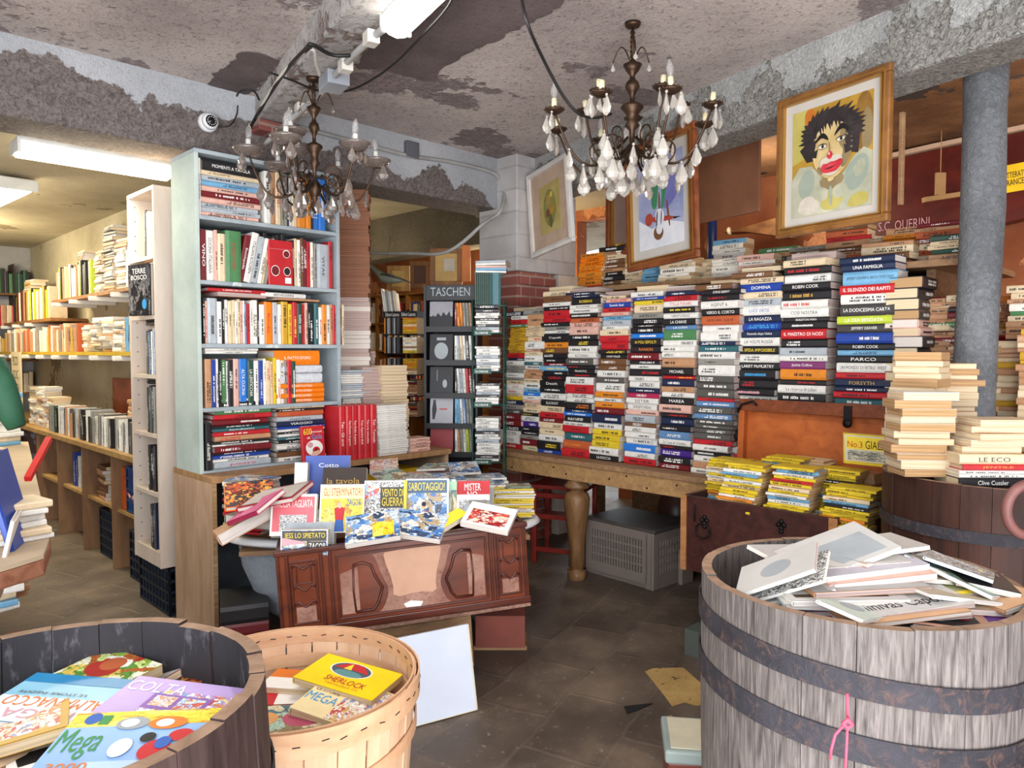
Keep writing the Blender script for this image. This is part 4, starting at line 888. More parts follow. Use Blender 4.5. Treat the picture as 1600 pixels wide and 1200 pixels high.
# third shelf
z = zs[2]
shelf_row(320, z, 'k4;p4/r;s15;w7/k;k4;w5;c6;c4;i4;c4;p4;w3;l3;r5;w4;i9;k2;w9;f14 Bimbi/r;s9/k;i5 Il Pranzo/r;Y12;y8/r;r8/y;E9 tutto sano/w;r5;p5;k4;k8;t8;w6/r;o9;w8;T5;r8;c5;B4;c4', 'on the third shelf of the blue bookcase', h=.215, dep=.17, k=.89)
book('cookbook', lay(U, SN(SS - .04, K(332), z + .262), 0) @ rotz(0) , .30, .19, .018, 'r', 'w', 'IL GRANDE LIBRO DEL NATALE', True, 'flat red cookbook lying over the row on the third blue shelf', 'book', BG, 'w')
book('cookbook', lay(-U, SN(SS - .04 - .19, K(345) + .26, z + .24), 0.03), .26, .19, .02, 'p', 'p', None, False, 'pink paper cookbook with pages out lying over the third blue shelf row', 'book', BG, mark=False)
book('cookbook', lay(U, SN(SS - .04, K(415), z + .25), 0.02), .26, .19, .024, 'w', 'p', 'BENESSERE', True, 'flat white cookbook lying over the middle of the third blue shelf row', 'book', BG, 'k')
book('cookbook', lay(U, SN(SS - .04, K(440), z + .235), 0), .25, .19, .013, 'T', 'w', None, True, 'thin tan cookbook lying under the flat white one on the third blue shelf', 'book', BG, mark=False)
# fourth shelf
z = zs[1]
shelf_row(322, z, 'T9;b6;w3;k4;e7;w2;k7;p8;q13 ALTA CUCINA/w;E9 LA LENTICCHIA/w;w7;b6/w;i4;c6/r;c5/r;y5;i6/r;w6;g4;r7;E6', 'on the fourth shelf of the blue bookcase', h=.235, dep=.18)
shelf_pile(323, z + .265, 'k4;w4;w4', 'of the thin flat pile over the fourth blue shelf row', L=.27)
shelf_pile(437, z, 'f7 IL PIATTO D\'ORO/w;f7 IL PIATTO D\'ORO/w;f7 IL PIATTO D\'ORO/w;f7 IL PIATTO D\'ORO/w', 'of the orange set on the fourth blue shelf', L=.27)
zz = z + .0005 + 4 * .0262
for q, (h_, nm) in enumerate(((.055, 'lower'), (.045, 'upper'))):
    mb = MB(); mb.box(SS - .2, SS - .02, K(437) + .0 * q, K(437) + .27, zz, zz + h_ - .001, M=UN)
    tag(mb.build('shrink_wrapped_set', mat('shrink_wrap', '#c9ccd2', .25, 0, .15, 40, bump=.6), bevel=.012, seg=3), f'{nm} white shrink-wrapped book set between the orange books on the blue bookcase', 'package')
    zz += h_
shelf_pile(433, zz, 'f21 IL PIATTO D\'ORO/w', 'of the wrapped sets on the fourth blue shelf', L=.27)
# bottom shelf
z = zs[0]
shelf_row(321, z, 'k8/w', 'on the bottom shelf of the blue bookcase', h=.23)
shelf_pile(334, z, 'w4/k;k9/w;e9;r7;R8/w;k4;t5 londono/w;r6/w;T7/r;k4/w;w3;R9/w;k3;b5/w;w5;s9 pietre/r', 'of the bottom-shelf pile in the blue bookcase', L=.30, sc=PX * .98)
shelf_pile(434, z, 'c4 La Cucina/k;k4;O8 PALERMO/r;s7 maiolica/k;n8 VIAGGIO/w;b4;w4;k3;w5;t5/w;k5;w3;w7;k3;B8/w;w7', 'of the second bottom-shelf pile in the blue bookcase', L=.28, sc=PX * .95)
ob = book('cookbook', M_face(U, SN(SF - .085, K(461), CZ), .2, -.12), .2, .13, .03, 'r', 'w', None, True, 'red cookbook face out before the blue bookcase reading 600 peccati di Gola', 'book', BG, mark=False, m=None)
cover_face(ob, .2, .13, .03, [('t', .06, .77, .38, .17, ('600', 'y')), ('t', .4, .8, .5, .07, ('peccati', 'w')), ('t', .42, .64, .48, .14, ('Gola', 'c')), ('t', .2, .66, .14, .06, ('di', 'w')), ('e', .12, .2, .78, .42, TXM['w']), ('e', .2, .42, .26, .15, TXM['p']), ('e', .42, .24, .34, .2, TXM['r']), ('e', .52, .3, .14, .1, bm('R')), ('p', .3, .14, .5, .2, (mat('peach', '#e8b79a', .4), [(0, 0), (.5, .2), (1, .7), (.8, 1), (.2, .8)]))])
# counter: red set, white journals, tan piles, tall column
def C(px, s=SF): return n_at(px, s)
CG = 'books on the plywood counter'
PXC = (C(640) - C(535)) / 105
row('comic_album', SN(SF - .03, C(535), CZ + .0005), U, [('r', 9.2 * PXC, t, 'w') for t in ('Tex - Gli eroi', 'Tex Fiamme di guerra', 'Tex Grido di guerra', 'Tex Apache Kid', 'Tex e la vera pista', 'Tex - Tornado')], 'on the counter beside the blue bookcase', hgt=.30, dep=.2, group='red comic albums on the counter', left='from the blue bookcase', hv=.003, rnd=rr)
def cp(kind, px, s, z, k, cols, where, L, Wd, T, face=U, page='w', yaw=0, group=CG, titled=False, hard=False, fan=0.0, noun=None):
    y = -Vector(face); x = y.cross(ZV); b = SN(s, C(px, s), z)
    if Vector(face).dot(U) < 0: b = b - x * L + y * (-Wd)
    for j in range(k):
        t = round(T * rr.uniform(.85, 1.15) * 1000) / 1000; c = rr.choice(cols)
        p = b + x * (rr.uniform(-.006, .006) + fan * j) + y * rr.uniform(-.006, .006); p.z = z
        book(kind, lay(face, p, yaw + rr.uniform(-.025, .025)), L + rr.uniform(-.004, .004), Wd, t, c, page, None, hard, f"{CNAME[c]} {noun or kind.replace('_', ' ')}, {nth(k - j)} from top {where}", 'book', group, mark=titled)
        z += t + .0004
    return z
cp('journal', 592, SF - .03, CZ + .0005, 25, 'w', 'of the white pile beside the red comic albums', .2, .15, .0115, fan=-.0006)
z1 = cp('journal', 536, SF - .28, CZ + .0005, 16, 'w', 'of the hidden pile behind the red comic albums', .25, .16, .02)
cp('journal', 533, SF - .26, z1, 13, 'ws', 'of the white pile above the red comic albums', .2, .16, .0125)
cp('paperback_novel', 641, SF - .04, CZ + .0005, 4, 'p', 'of the pink pile at the counter end', .15, .11, .02, titled=True)
cp('paperback_novel', 600, SF - .23, CZ + .0005, 27, 'Tc', 'of the tall tan pile behind the white journals', .19, .13, .0185, page='c', face=-U, fan=.0007)
cp('paperback_novel', 568, SF - .25, CZ + .0005, 26, 'TpT', 'of the tan pile beside the tall column', .17, .13, .0195, page='p', face=-U)
cp('paperback_novel', 545, SF - .42, CZ + .0005, 31, 'TpB', 'of the pinkish pile behind the others on the counter', .19, .13, .019, page='p', face=-U)
# tall column of books turned cornerwise, between counter and beam
b = SN(-3.86, C(556, -3.86), CZ)
z = CZ + .0005
for j in range(59):
    t = round(rr.uniform(.022, .031) * 1000) / 1000; c = rr.choice('BTTBR' if j > 30 else 'TgTBp')  # upper books: the shadow there is put into browner covers and pages
    # two faces toward the room: head edge and fore edge
    M = T3(b.x - .02 + rr.uniform(-.006, .006), b.y + .05 + rr.uniform(-.006, .006), z) @ rotz(radians(180 + 8) + rr.uniform(-.05, .05))
    book('stacked_book', M @ T3(-.1, -.07, 0), .2, .14, t, c, 'd' if j > 33 else rr.choice('ppw'), None, False, f"{CNAME[c]} book pages out, {nth(59 - j)} from top of the tall column by the blue bookcase", 'book', 'books of the tall column', mark=False)
    z += t + .0004
tag(MB().box(-3.75, -3.55, 2.3, 2.75, .0, .7, M=UN).build('yellow_crate', mat('yellow_plastic', '#c9a21c', .5), bevel=.01), 'yellow plastic crate under the plywood counter', 'crate')
# ================================================================ tall pale bookcase turned to the aisle
M_birch = wood('birch', '#c4b2a2', '#d9cbbd', .5, (7, 7, 1), 1.4, bump=.05)
pk_ = empty('pale_bookcase', Matrix.Identity(4), 'tall narrow pale birch bookcase raised on crates beside the blue one', 'bookcase')
PN = 1.40; pr = s_at(245, PN); pl = s_at(204, PN); pz0, pz1 = .257, 2.24
MB().box(pr - .02, pr, PN, PN + .28, pz0, pz1, M=UN).build('side_panel', M_birch, pk_, bevel=.001)
MB().box(pl, pl + .02, PN, PN + .28, pz0, pz1, M=UN).build('side_panel', M_birch, pk_, bevel=.001)
MB().box(pl + .02, pr - .02, PN + .27, PN + .28, pz0, pz1, M=UN).build('back_panel', M_birch, pk_)
MB().box(pl, pr, PN, PN + .28, pz1, pz1 + .02, M=UN).build('top_board', M_birch, pk_)
ph = MB()
for i in range(24):
    for y in (.03, .24): ph.box(pl + .0199, pl + .0206, PN + y, PN + y + .006, pz0 + .1 + i * .08, pz0 + .106 + i * .08, M=UN)
ph.build('peg_hole', mat('hole_dark', '#3a302a', .8), pk_)
SH = [pz0 + .08 + i * (pz1 - pz0 - .1) / 6 for i in range(6)]
MB().box(pl + .02, pr - .02, PN + .004, PN + .02, pz0, pz0 + .06, M=UN).build('plinth', M_birch, pk_)
for z in SH: MB().box(pl + .02, pr - .02, PN + .004, PN + .27, z - .02, z, M=UN).build('shelf', M_birch, pk_)
PG_ = 'books in the pale bookcase'
for i, sp_ in enumerate(('k3;k3;k5;G3;n3', 'k5;k5;h4;k3', 'k4;k4;G4;n4;g3', 'G4;n3;l3;k5;w3;s3;b3', 's4;r3;k4;w3', 'G5;w3;c5;i4')):
    row('picture_book', SN(pr - .2, PN + .012, SH[i] + .0005), -N, [(c, T * .0055, t, tc) for c, T, t, tc in P_(sp_)], f'on the {nth(6 - i)} shelf of the pale bookcase', hgt=.24, dep=.2, group=PG_, rnd=rr)
for i, (k, cs) in enumerate(((4, 'kwTk'), (0, ''), (2, 'kk'), (2, 'Gk'), (3, 'GTc'), (0, ''))):
    z = SH[i] + (.0005 if i == 0 else .262)
    if i == 0: continue
    for j in range(k):
        T = .018; book('picture_book', lay(-N, SN(pr - .2, PN + .02, z), rr.uniform(-.1, .1)), .17, .2, T, cs[j], 'p', None, True, f'{CNAME[cs[j]]} book lying {nth(k - j)} down over the {nth(6 - i)} pale bookcase row', 'book', PG_, mark=False); z += T + .0005
ob = book('picture_book', M_face(-N + U * .25, SN(pr - .26, PN - .03, SH[4] + .0005), .27, 0), .27, .2, .02, 'k', 'w', None, True, 'dark picture book standing face out on the second shelf of the pale bookcase', 'book', PG_, mark=False)
cover_face(ob, .27, .2, .02, [('r', .02, .02, .96, .96, art('art_dark', ['#2b2d33', '#4a4a52', '#6b6a6c', '#1d1b20', '#8d8784'], 4, dist=1.0)), ('t', .2, .82, .6, .1, ('TERRE', 'w')), ('t', .15, .7, .7, .09, ('BOSCO', 'w')), ('p', .3, .1, .5, .4, (TXM['k'], [(0, 0), (1, 0), (.8, .5), (.6, 1), (.4, .6)])), ('e', .62, .12, .2, .2, TXM['c'])])
# blue plastic crates it stands on
M_crate = mat('crate_navy', '#17202f', .5)
def crate(name, s0, n0_, w, d, z0, h, m, label, M=UN):
    root = empty(name, Matrix.Identity(4), label, 'crate'); t = .012
    for ax in range(4):
        mb = MB(); L_ = w if ax < 2 else d; nb_ = max(3, int(L_ / .045)); off = (0 if ax % 2 == 0 else (d if ax < 2 else w) - t)
        def bx(a0, a1, z0_, z1_):
            if ax < 2: mb.box(s0 + a0, s0 + a1, n0_ + off, n0_ + off + t, z0_, z1_, M=M)
            else: mb.box(s0 + off, s0 + off + t, n0_ + a0, n0_ + a1, z0_, z1_, M=M)
        for k in range(int(h / .06) + 1): bx(0, L_, z0 + k * (h - .015) / int(h / .06), z0 + k * (h - .015) / int(h / .06) + .015)
        for k in range(nb_ + 1): bx(k * (L_ - t) / nb_, k * (L_ - t) / nb_ + t, z0, z0 + h)
        mb.build('crate_wall', m, root)
    MB().box(s0 + t, s0 + w - t, n0_ + t, n0_ + d - t, z0, z0 + .01, M=M).build('crate_floor', m, root)
    return root
crate('plastic_crate', pl - .02, PN + .03, .44, .3, 0, .25, M_crate, 'dark blue plastic crate under the pale bookcase')
crate('plastic_crate', pl - .47, PN + .12, .4, .3, 0, .3, M_crate, 'black-blue plastic crate on the floor beside the pale bookcase foot')
crate('plastic_crate', -5.62, 1.56, .36, .3, 0, .32, M_crate, 'dark crate on the floor of the second bay under the aisle counter')
# ================================================================ left aisle: counter, wall shelves
M_aisle = wood('aisle_pine', '#8a683c', '#bf9a62', .55, (1.2, 10, 10), 2.2)
M_div = wood('divider_board', '#6b4b35', '#94704f', .6, (6, 6, 1.2), 1.8)
ac = empty('aisle_counter', Matrix.Identity(4), 'long low pine counter with open bays along the left aisle', 'counter')
AN = 1.49; AZ = .77; AR = -4.5
MB().box(-9.15, AR, AN, 1.94, AZ - .035, AZ, M=UN).build('worktop', M_aisle, ac, bevel=.002)
divs = [s_at(p, AN) for p in (168, 122, 84, 52)] + [AR - .02]
for s in divs: MB().box(s - .02, s, AN + .01, 1.93, 0, AZ - .035, M=UN).build('divider', M_div, ac, bevel=.001)
ds = sorted(divs)
for a, b_ in zip(ds, ds[1:]): MB().box(a, b_ - .02, AN + .04, 1.93, .37, .39, M=UN).build('shelf', M_aisle, ac)
MB().box(-9.1, AR, 1.93, 1.948, 0, AZ - .035, M=UN).build('back_panel', M_div, ac)
LG = 'second-hand books along the left aisle'
def fill(kind, s0, s1, n, z, cols, where, hgt=.21, dep=.14, Tr=(.014, .034), face=-N, page='c', gaps=0.06, grp=LG):
    x = (-Vector(face)).cross(ZV); out = []; t = 0; i = 1; tot = abs(s1 - s0)
    while t < tot - .03:
        if rr.random() < gaps: t += rr.uniform(.02, .06)
        T = round(rr.uniform(*Tr) * 1000) / 1000; c = rr.choice(cols); l = round((hgt + rr.uniform(-.03, .025)) * 200) / 200
        ln = rr.choice((0, 0, 0, .05, -.04)) * (1 if gaps > .1 else .5)
        foot = SN(s0, n, z + .0005) + x * t - Vector(face) * rr.uniform(0, .02)
        book(kind, M_stand(face, foot, l, ln, T), l, dep, T, c, page, None, False, f"{CNAME[c]} second-hand book standing {nth(i)} {where}", 'book', grp, mark=rr.random() < .5)
        t += T + .001; i += 1
    return out
def heap(kind, s, n, z, k, cols, where, face=-N, L=.19, Wd=.13, page='cw', Tr=(.015, .03), grp=LG):
    y = -Vector(face); x = y.cross(ZV); b = SN(s, n, z)
    for j in range(k):
        T = round(rr.uniform(*Tr) * 1000) / 1000; c = rr.choice(cols); p = b + x * rr.uniform(-.015, .015) + y * rr.uniform(-.012, .012); p.z = z + .0005
        book(kind, lay(face, p, rr.uniform(-.12, .12)), L, Wd, T, c, rr.choice(page), None, False, f"{CNAME[c]} second-hand book lying {nth(k - j)} from top {where}", 'book', grp, mark=False)
        z += T + .0005
SB = 'secondhand_book'
light = 'wcigsTkeYwc'
fill(SB, -6.75, -4.78, 1.52, AZ, 'wwggsGkEwT', 'from the far end on the aisle counter', hgt=.2, Tr=(.016, .036), page='w')
for q, (s, k, cs) in enumerate(((-7.55, 14, 'iwcg'), (-7.25, 15, 'icTw'), (-6.95, 12, 'wicT'))): heap(SB, s, 1.56, AZ, k, cs, f'of the {nth(q + 1)} aisle counter pile from the far end')
for q, (s, k) in enumerate(((-5.35, 13), (-5.1, 11))): heap(SB, s, 1.68, AZ, k, 'TcTO', f'of the {("far", "near")[q]} tan aisle-counter pile', L=.2)
# sign board, leather case back
sgn = tag(MB().prism([(0, 0), (.34, 0), (.34, .5), (0, .5)], 0, .012, 'y').build('cardboard_sign', mat('card_buff', '#cdbb98', .7), None, basis(U, N, ZV, SN(s_at(22, 1.52), 1.5, .9))), 'buff cardboard sign with handwritten PSCO SOC PED leaning on the far aisle counter', 'sign')
for i, t in enumerate(('PSCO', 'SOC', 'PED')): text(sgn, t, TXM['k'], T3(.06, -.001, .38 - i * .12) @ rotx(pi / 2), .2, .08)
tag(MB().box(s_at(150, 1.75), s_at(214, 1.75), 1.86, 1.885, AZ, 1.2, M=UN).build('leather_panel', wood('orange_leather', '#6e2c12', '#b0522a', .4, (1, 1, 1), 6), bevel=.01), 'orange-brown leather covered panel standing on the aisle counter', 'panel')
# wall shelves
for nm, s0, s1, n_, z_, m_, lb in (('wall_shelf_board', -7.15, AR - .02, 1.66, 1.83, wood('shelf_brown', '#7b4f2a', '#a9743f'), 'upper brown wall shelf along the left aisle near the bookcase'),
        ('wall_shelf_board', -9.1, -7.2, 1.66, 1.69, wood('shelf_brown', '', ''), 'upper brown wall shelf at the far end of the left aisle'),
        ('wall_shelf_board', -8.95, AR - .02, 1.6, 1.40, mat('shelf_yellow', '#c7a22a', .5), 'yellow edged middle wall shelf along the left aisle')):
    o = empty('bracket_shelf', Matrix.Identity(4), lb, 'shelf')
    MB().box(s0, s1, n_, 1.945, z_ - .025, z_, M=UN).build('board', m_, o)
    k = int((s1 - s0) / .5)
    for j in range(k): MB().box(s0 + .2 + j * .5, s0 + .23 + j * .5, n_ - .05, 1.945, z_ - .06, z_ - .026, M=UN).build('bracket', mat('bracket_white', '#d9d6cf', .4), o, bevel=.008)
fill(SB, -7.1, -6.12, 1.68, 1.83, 'kwwLgwGcT', 'from the far end on the upper brown shelf', hgt=.25, Tr=(.014, .03))
heap(SB, -5.88, 1.7, 1.83, 21, 'GgTcw', 'of the tallest upper-shelf pile', L=.2)
heap(SB, -6.1, 1.7, 1.83, 14, 'wcgT', 'of the pale upper-shelf pile', L=.2)
heap(SB, -5.62, 1.7, 1.83, 15, 'Tcgwc', 'of the near upper-shelf pile', L=.2)
heap(SB, -6.6, 1.72, 2.11, 4, 'cgT', 'of the short upper-shelf pile', L=.2)
fill(SB, -5.4, -4.6, 1.68, 1.83, 'kwwc', 'on the upper shelf by the pale bookcase', hgt=.26)
fill(SB, -8.6, -7.35, 1.68, 1.69, 'cLwRTLYk', 'from the far end on the far upper shelf', hgt=.27, Tr=(.02, .05))
heap(SB, -8.35, 1.72, 1.97, 6, 'Yci', 'of the cream pile above the far upper shelf row', L=.2)
fill(SB, -8.8, -6.3, 1.62, 1.40, 'cTiwOTgcY', 'from the far end on the yellow shelf', hgt=.2, Tr=(.018, .045))
for q, s in enumerate((-6.2, -5.97, -5.74, -5.5)): heap(SB, s, 1.64, 1.40, rr.randint(8, 11), 'iicgTw', f'of the {nth(q + 1)} yellow-shelf pile')
fill(SB, -5.25, -4.55, 1.62, 1.40, 'wlgGk', 'in the near group on the yellow shelf', hgt=.24, Tr=(.02, .04))
# bays below the counter
fill(SB, ds[1] + .12, ds[1] + .3, 1.56, .39, 'wbk', 'in the far bay under the aisle counter', hgt=.24, Tr=(.03, .05))
heap(SB, ds[2] + .12, 1.56, .39, 9, 'TTcB', 'of the tan pile in the middle bay', L=.2)
tag(MB().box(ds[3] + .02, ds[3] + .07, 1.55, 1.7, .392, .66, M=UN).build('orange_folder', mat('folder_orange', '#c4581f', .5)), 'orange folder standing beside the blue crates in the bay', 'folder')
crate('plastic_crate', ds[3] + .14, 1.54, .36, .3, .392, .29, mat('crate_blue', '#27457a', .5), 'blue plastic crate with red and white tape in the bay under the aisle counter')
tp = MB(); pts = [(ds[3] + .16, 1.53, .68), (ds[3] + .17, 1.525, .6), (ds[3] + .2, 1.525, .52), (ds[3] + .3, 1.525, .5), (ds[3] + .42, 1.525, .56)]
for i in range(4):
    a, b_ = Vector(pts[i]), Vector(pts[i + 1])
    for j in range(3):
        p, q = a.lerp(b_, j / 3), a.lerp(b_, (j + 1) / 3); tp.add([UN @ (p + Vector((0, 0, -.012))), UN @ (q + Vector((0, 0, -.012))), UN @ (q + Vector((0, -.002, .012))), UN @ (p + Vector((0, -.002, .012)))], [(0, 1, 2, 3)], (i * 3 + j) % 2)
tag(tp.build('barrier_tape', [mat('tape_red', '#b92a2a', .5), mat('tape_white', '#dcd8d2', .5)]), 'red and white striped tape hanging on the blue crate', 'tape')
heap(SB, ds[3] + .62, 1.56, .39, 8, 'kGgwe', 'of the dark pile at the bookcase foot', L=.22)
heap(SB, ds[3] + .85, 1.58, .39, 7, 'kGgT', 'of second dark pile at bookcase foot', L=.2)
# end wall shelving
ew = empty('end_wall_shelving', Matrix.Identity(4), 'dark shelving across the end wall of the left aisle', 'shelving')
for z_ in (.98, 1.32, 1.66, 2.0): MB().box(-9.19, -8.97, .4, 1.94, z_ - .02, z_, M=UN).build('board', wood('end_board', '#5e3f20', '#8a6234'), ew)
for n_ in (1.3, 1.76): MB().box(-9.19, -8.98, n_ - .015, n_, .0, 2.3, M=UN).build('upright', mat('upright_dark', '#2e241c', .6), ew)
for q, (z_, cs) in enumerate(((.98, 'cTYB'), (1.32, 'YcTci'), (1.66, 'YcYrT'), (2.0, 'kEkEeE'))):
    fill(SB, -8.99, -8.99 + .32, 1.6, z_, cs, f'on the {("lowest", "second lowest", "third lowest", "topmost")[q]} end wall board', face=U, hgt=.23, Tr=(.025, .05))
# ================================================================ barrels, basket and their heaps
rr = random.Random(404)
M_stave = wood('stave_grey', '#3f3937', '#8b827e', .85, (16, 16, 1.3), 7, bump=.8)
M_stave_r = wood('stave_red', '#251918', '#54403c', .7, (7, 7, .9), 5, bump=.5)
M_stave_d = wood('stave_dark', '#2a1611', '#4b2a1e', .6, (6, 6, 1), 3, bump=.4)
def inner_mat():
    m, nt, ns, lk, bs = _new('barrel_inside'); v = _coord(nt, (1, 1, .35)); f = _noise(nt, v, 28, 5, .7); g = _noise(nt, _coord(nt), 5, 4)
    c = _mix(nt, _ramp(nt, f, [(.56, (0, 0, 0, 1)), (.72, (.8, .8, .8, 1))]), _ramp(nt, g, [(.3, '#1f1d21'), (.7, '#37343a')]), lin('#77737a'))
    lk.new(c, bs.inputs['Base Color']); bs.inputs['Roughness'].default_value = .75; _bump(nt, bs, f, .4, .005); return m
M_inside = inner_mat()
M_rim = wood('rim_wood', '#7a5f4a', '#b0917a', .7, (3, 3, 3), 6)
M_hoop = plaster('hoop_iron', [(0.3, '#232226'), (0.7, '#45434a')], ('#6e5348', .6), 3, bump=.4, fscale=30, rough=.6)
def barrel(name, cx, cy, z1, R, label, m_out, m_in, n=26, hoops=(), z0=0.0, bulge=.0, thick=.024, lid=None, taper=0.0):
    root = empty(name, T3(cx, cy, 0), label, 'barrel')
    def rad(z): t = (z - z0) / (z1 - z0); return R + bulge * sin(pi * min(1, t * 1.0)) - taper * (1 - t)
    mb = MB(); zs_ = [z0 + (z1 - z0) * i / 8 for i in range(9)]; rnd = random.Random(int(cx * 1000))
    for k in range(n):
        a0 = 2 * pi * (k + .008) / n; a1 = 2 * pi * (k + .992) / n; dr = rnd.uniform(-.002, .002); top = rnd.uniform(-.003, .003)
        sub = 3; vs = []; fs = []
        for i, z in enumerate(zs_):
            zz = z + (top if i == 8 else 0)
            for j in range(sub + 1):
                a = a0 + (a1 - a0) * j / sub; r = rad(z) + dr; vs.append((r * cos(a), r * sin(a), zz))
            for j in range(sub + 1):
                a = a0 + (a1 - a0) * j / sub; r = rad(z) + dr - thick; vs.append((r * cos(a), r * sin(a), zz))
        q = 2 * (sub + 1); ms = []
        for i in range(8):
            for j in range(sub):
                fs.append((i * q + j, i * q + j + 1, (i + 1) * q + j + 1, (i + 1) * q + j)); ms.append(0)
                fs.append((i * q + sub + 1 + j + 1, i * q + sub + 1 + j, (i + 1) * q + sub + 1 + j, (i + 1) * q + sub + 1 + j + 1)); ms.append(1)
            fs.append((i * q + sub, i * q + q - 1, (i + 1) * q + q - 1, (i + 1) * q + sub)); ms.append(0)
            fs.append((i * q + sub + 1, i * q, (i + 1) * q, (i + 1) * q + sub + 1)); ms.append(0)
        for j in range(sub): b = 8 * q; fs.append((b + j, b + j + 1, b + sub + 2 + j, b + sub + 1 + j)); ms.append(2)
        base = len(mb.v); mb.v += vs; mb.f += [tuple(base + i for i in f) for f in fs]; mb.m += ms; mb.s += [False] * len(fs)
    mb.build('staves', [m_out, m_in, M_rim], root)
    for i, (hz, hh, tilt) in enumerate(hoops):
        hb = MB(); nn = 64; vs = []
        for j in range(nn):
            a = 2 * pi * j / nn
            for r_, z_ in ((.001, -hh / 2), (.0045, -hh / 2), (.0045, hh / 2), (.001, hh / 2)):
                zz = hz + tilt * cos(a + .2) + z_; r = rad(min(z1, zz)) + r_ + .0015; vs.append((r * cos(a), r * sin(a), zz))
        hb.add(vs, [(4 * j + k, 4 * ((j + 1) % nn) + k, 4 * ((j + 1) % nn) + (k + 1) % 4, 4 * j + (k + 1) % 4) for j in range(nn) for k in range(4)], smooth=False)
        hb.build('hoop', M_hoop, root)
    fz = lid if lid is not None else z1 - .33
    MB().lathe([(.001, fz - .02), (rad(fz) - thick - .001, fz - .02), (rad(fz) - thick - .001, fz), (.001, fz)], 40).build('lid_board' if lid else 'inner_board', m_out if lid else m_in, root)
    return root
BLx, BLy, BLz, BLR = -.714, 1.10, .878, .32
barrel('barrel', BLx, BLy, BLz, BLR, 'half barrel with blackened inside and comics, next to the chip basket', M_stave_r, M_inside, 24, ((.70, .045, 0), (.3, .045, 0)), bulge=.015)
BRx, BRy, BRz, BRR = .83, 1.756, .861, .36
br_ = barrel('barrel', BRx, BRy, BRz, BRR, 'big weathered grey barrel with two iron hoops heaped with magazines', M_stave, M_stave, 22, ((.735, .05, -.035), (.61, .055, -.03), (.25, .05, 0)), bulge=.008, taper=.02)
barrel('barrel', 1.70, 2.62, .965, .335, 'dark brown barrel behind, its lid loaded with buff books', M_stave_d, M_stave_d, 24, ((.80, .04, 0), (.4, .04, 0)), lid=.95)
# pink string knotted round the hoop
def onb(px, py, d): return W(px, py, d)
st = MB(); P = lambda px, py, d=1.37: W(px, py, d)
st.tube([P(1324, 1084), P(1324, 1105), P(1325, 1125)], .0028, 8)
st.tube([P(1325, 1125, 1.36), P(1332, 1132, 1.36), P(1324, 1138, 1.36), P(1317, 1130, 1.36), P(1325, 1124, 1.36), P(1330, 1128, 1.36)], .004, 8)
st.tube([P(1321, 1130, 1.36), P(1305, 1148, 1.36), P(1299, 1170, 1.36), P(1297, 1186, 1.36)], .0026, 8)
st.tube([P(1324, 1134, 1.36), P(1323, 1160, 1.36), P(1321, 1200, 1.36), P(1321, 1230, 1.36)], .0026, 8)
tag(st.build('pink_string', mat('string_pink', '#d8506a', .6)), 'pink string knotted round the hoop of the big grey barrel', 'string')
def heap_in(kind, cx, cy, R, z, specs, cat='book', group=None):
    """loose layers of books inside a round rim: specs = (dx, dy, z, yaw, tiltx, tilty, L, W, T, colour, label, pages, items, hard, title)"""
    res = []
    for (dx, dy, dz, yaw, tx, ty, L, Wd, T, c, label, pg, items, hd, ttl) in specs:
        M = T3(cx + dx, cy + dy, z + dz) @ rotz(yaw) @ rotx(tx) @ roty(ty) @ T3(-L / 2, -Wd / 2, 0)
        o = book(kind, M, L, Wd, T, c, pg, ttl, hd, label, cat, group, mark=bool(ttl) or T > .02)
        L = round(L * 200) / 200; Wd = round(Wd * 200) / 200
        if items: cover_face(o, L, Wd, max(.003, round(T * 1000) / 1000), items)
        res.append(o)
    return res
ART = {
 'green': art('art_green', ['#8fb84a', '#cfe08a', '#e8ead0', '#b5652e', '#a83328', '#f2efe2', '#5f8f3a', '#d9c05a'], 4.5),
 'blue': art('art_blue', ['#8fb8e0', '#a9cbe8', '#d8e4ee', '#e05a3a', '#f0e25a', '#ffffff', '#c23a50', '#8fb8e0'], 5),
 'lilac': art('art_lilac', ['#a98fc8', '#c0a9dc', '#f2e27a', '#ffffff', '#e08a4a', '#6fa8d8', '#c8484a', '#b79fd4'], 7),
 'pale': art('art_pale', ['#e8ddd0', '#f3e8da', '#e09a6a', '#c8504a', '#ffffff', '#8f9fc8', '#d8b06a', '#efe4d6'], 6),
 'fire': art('art_fire', ['#2a2422', '#c8502a', '#e88a3a', '#7a1e1e', '#3a3a40', '#e8b85a'], 6),
 'grey': art('art_bw', ['#d6d3cc', '#f0eee8', '#5a5a5c', '#2c2c30', '#b0aca6', '#ffffff', '#8d8a86'], 8, dist=.9),
 'land': art('art_land', ['#6f9a8a', '#a9c4b0', '#4f6f7a', '#d8cfa8', '#8f7a58', '#c8d8d8'], 3),
 'bleu': art('art_sea', ['#4a7ab8', '#7aa0cc', '#c8d4de', '#3a4a68', '#e8e4da', '#b8a07a'], 3.5, dist=1.0),
 'red': art('art_red', ['#b52a2e', '#d85a4a', '#f0d8c0', '#7a1a22', '#e8e0d8', '#c83a3a'], 5),
 'yel': art('art_yel', ['#f0d83a', '#f5e66a', '#f0d83a', '#e8c82a', '#d8a02a'], 3),
}
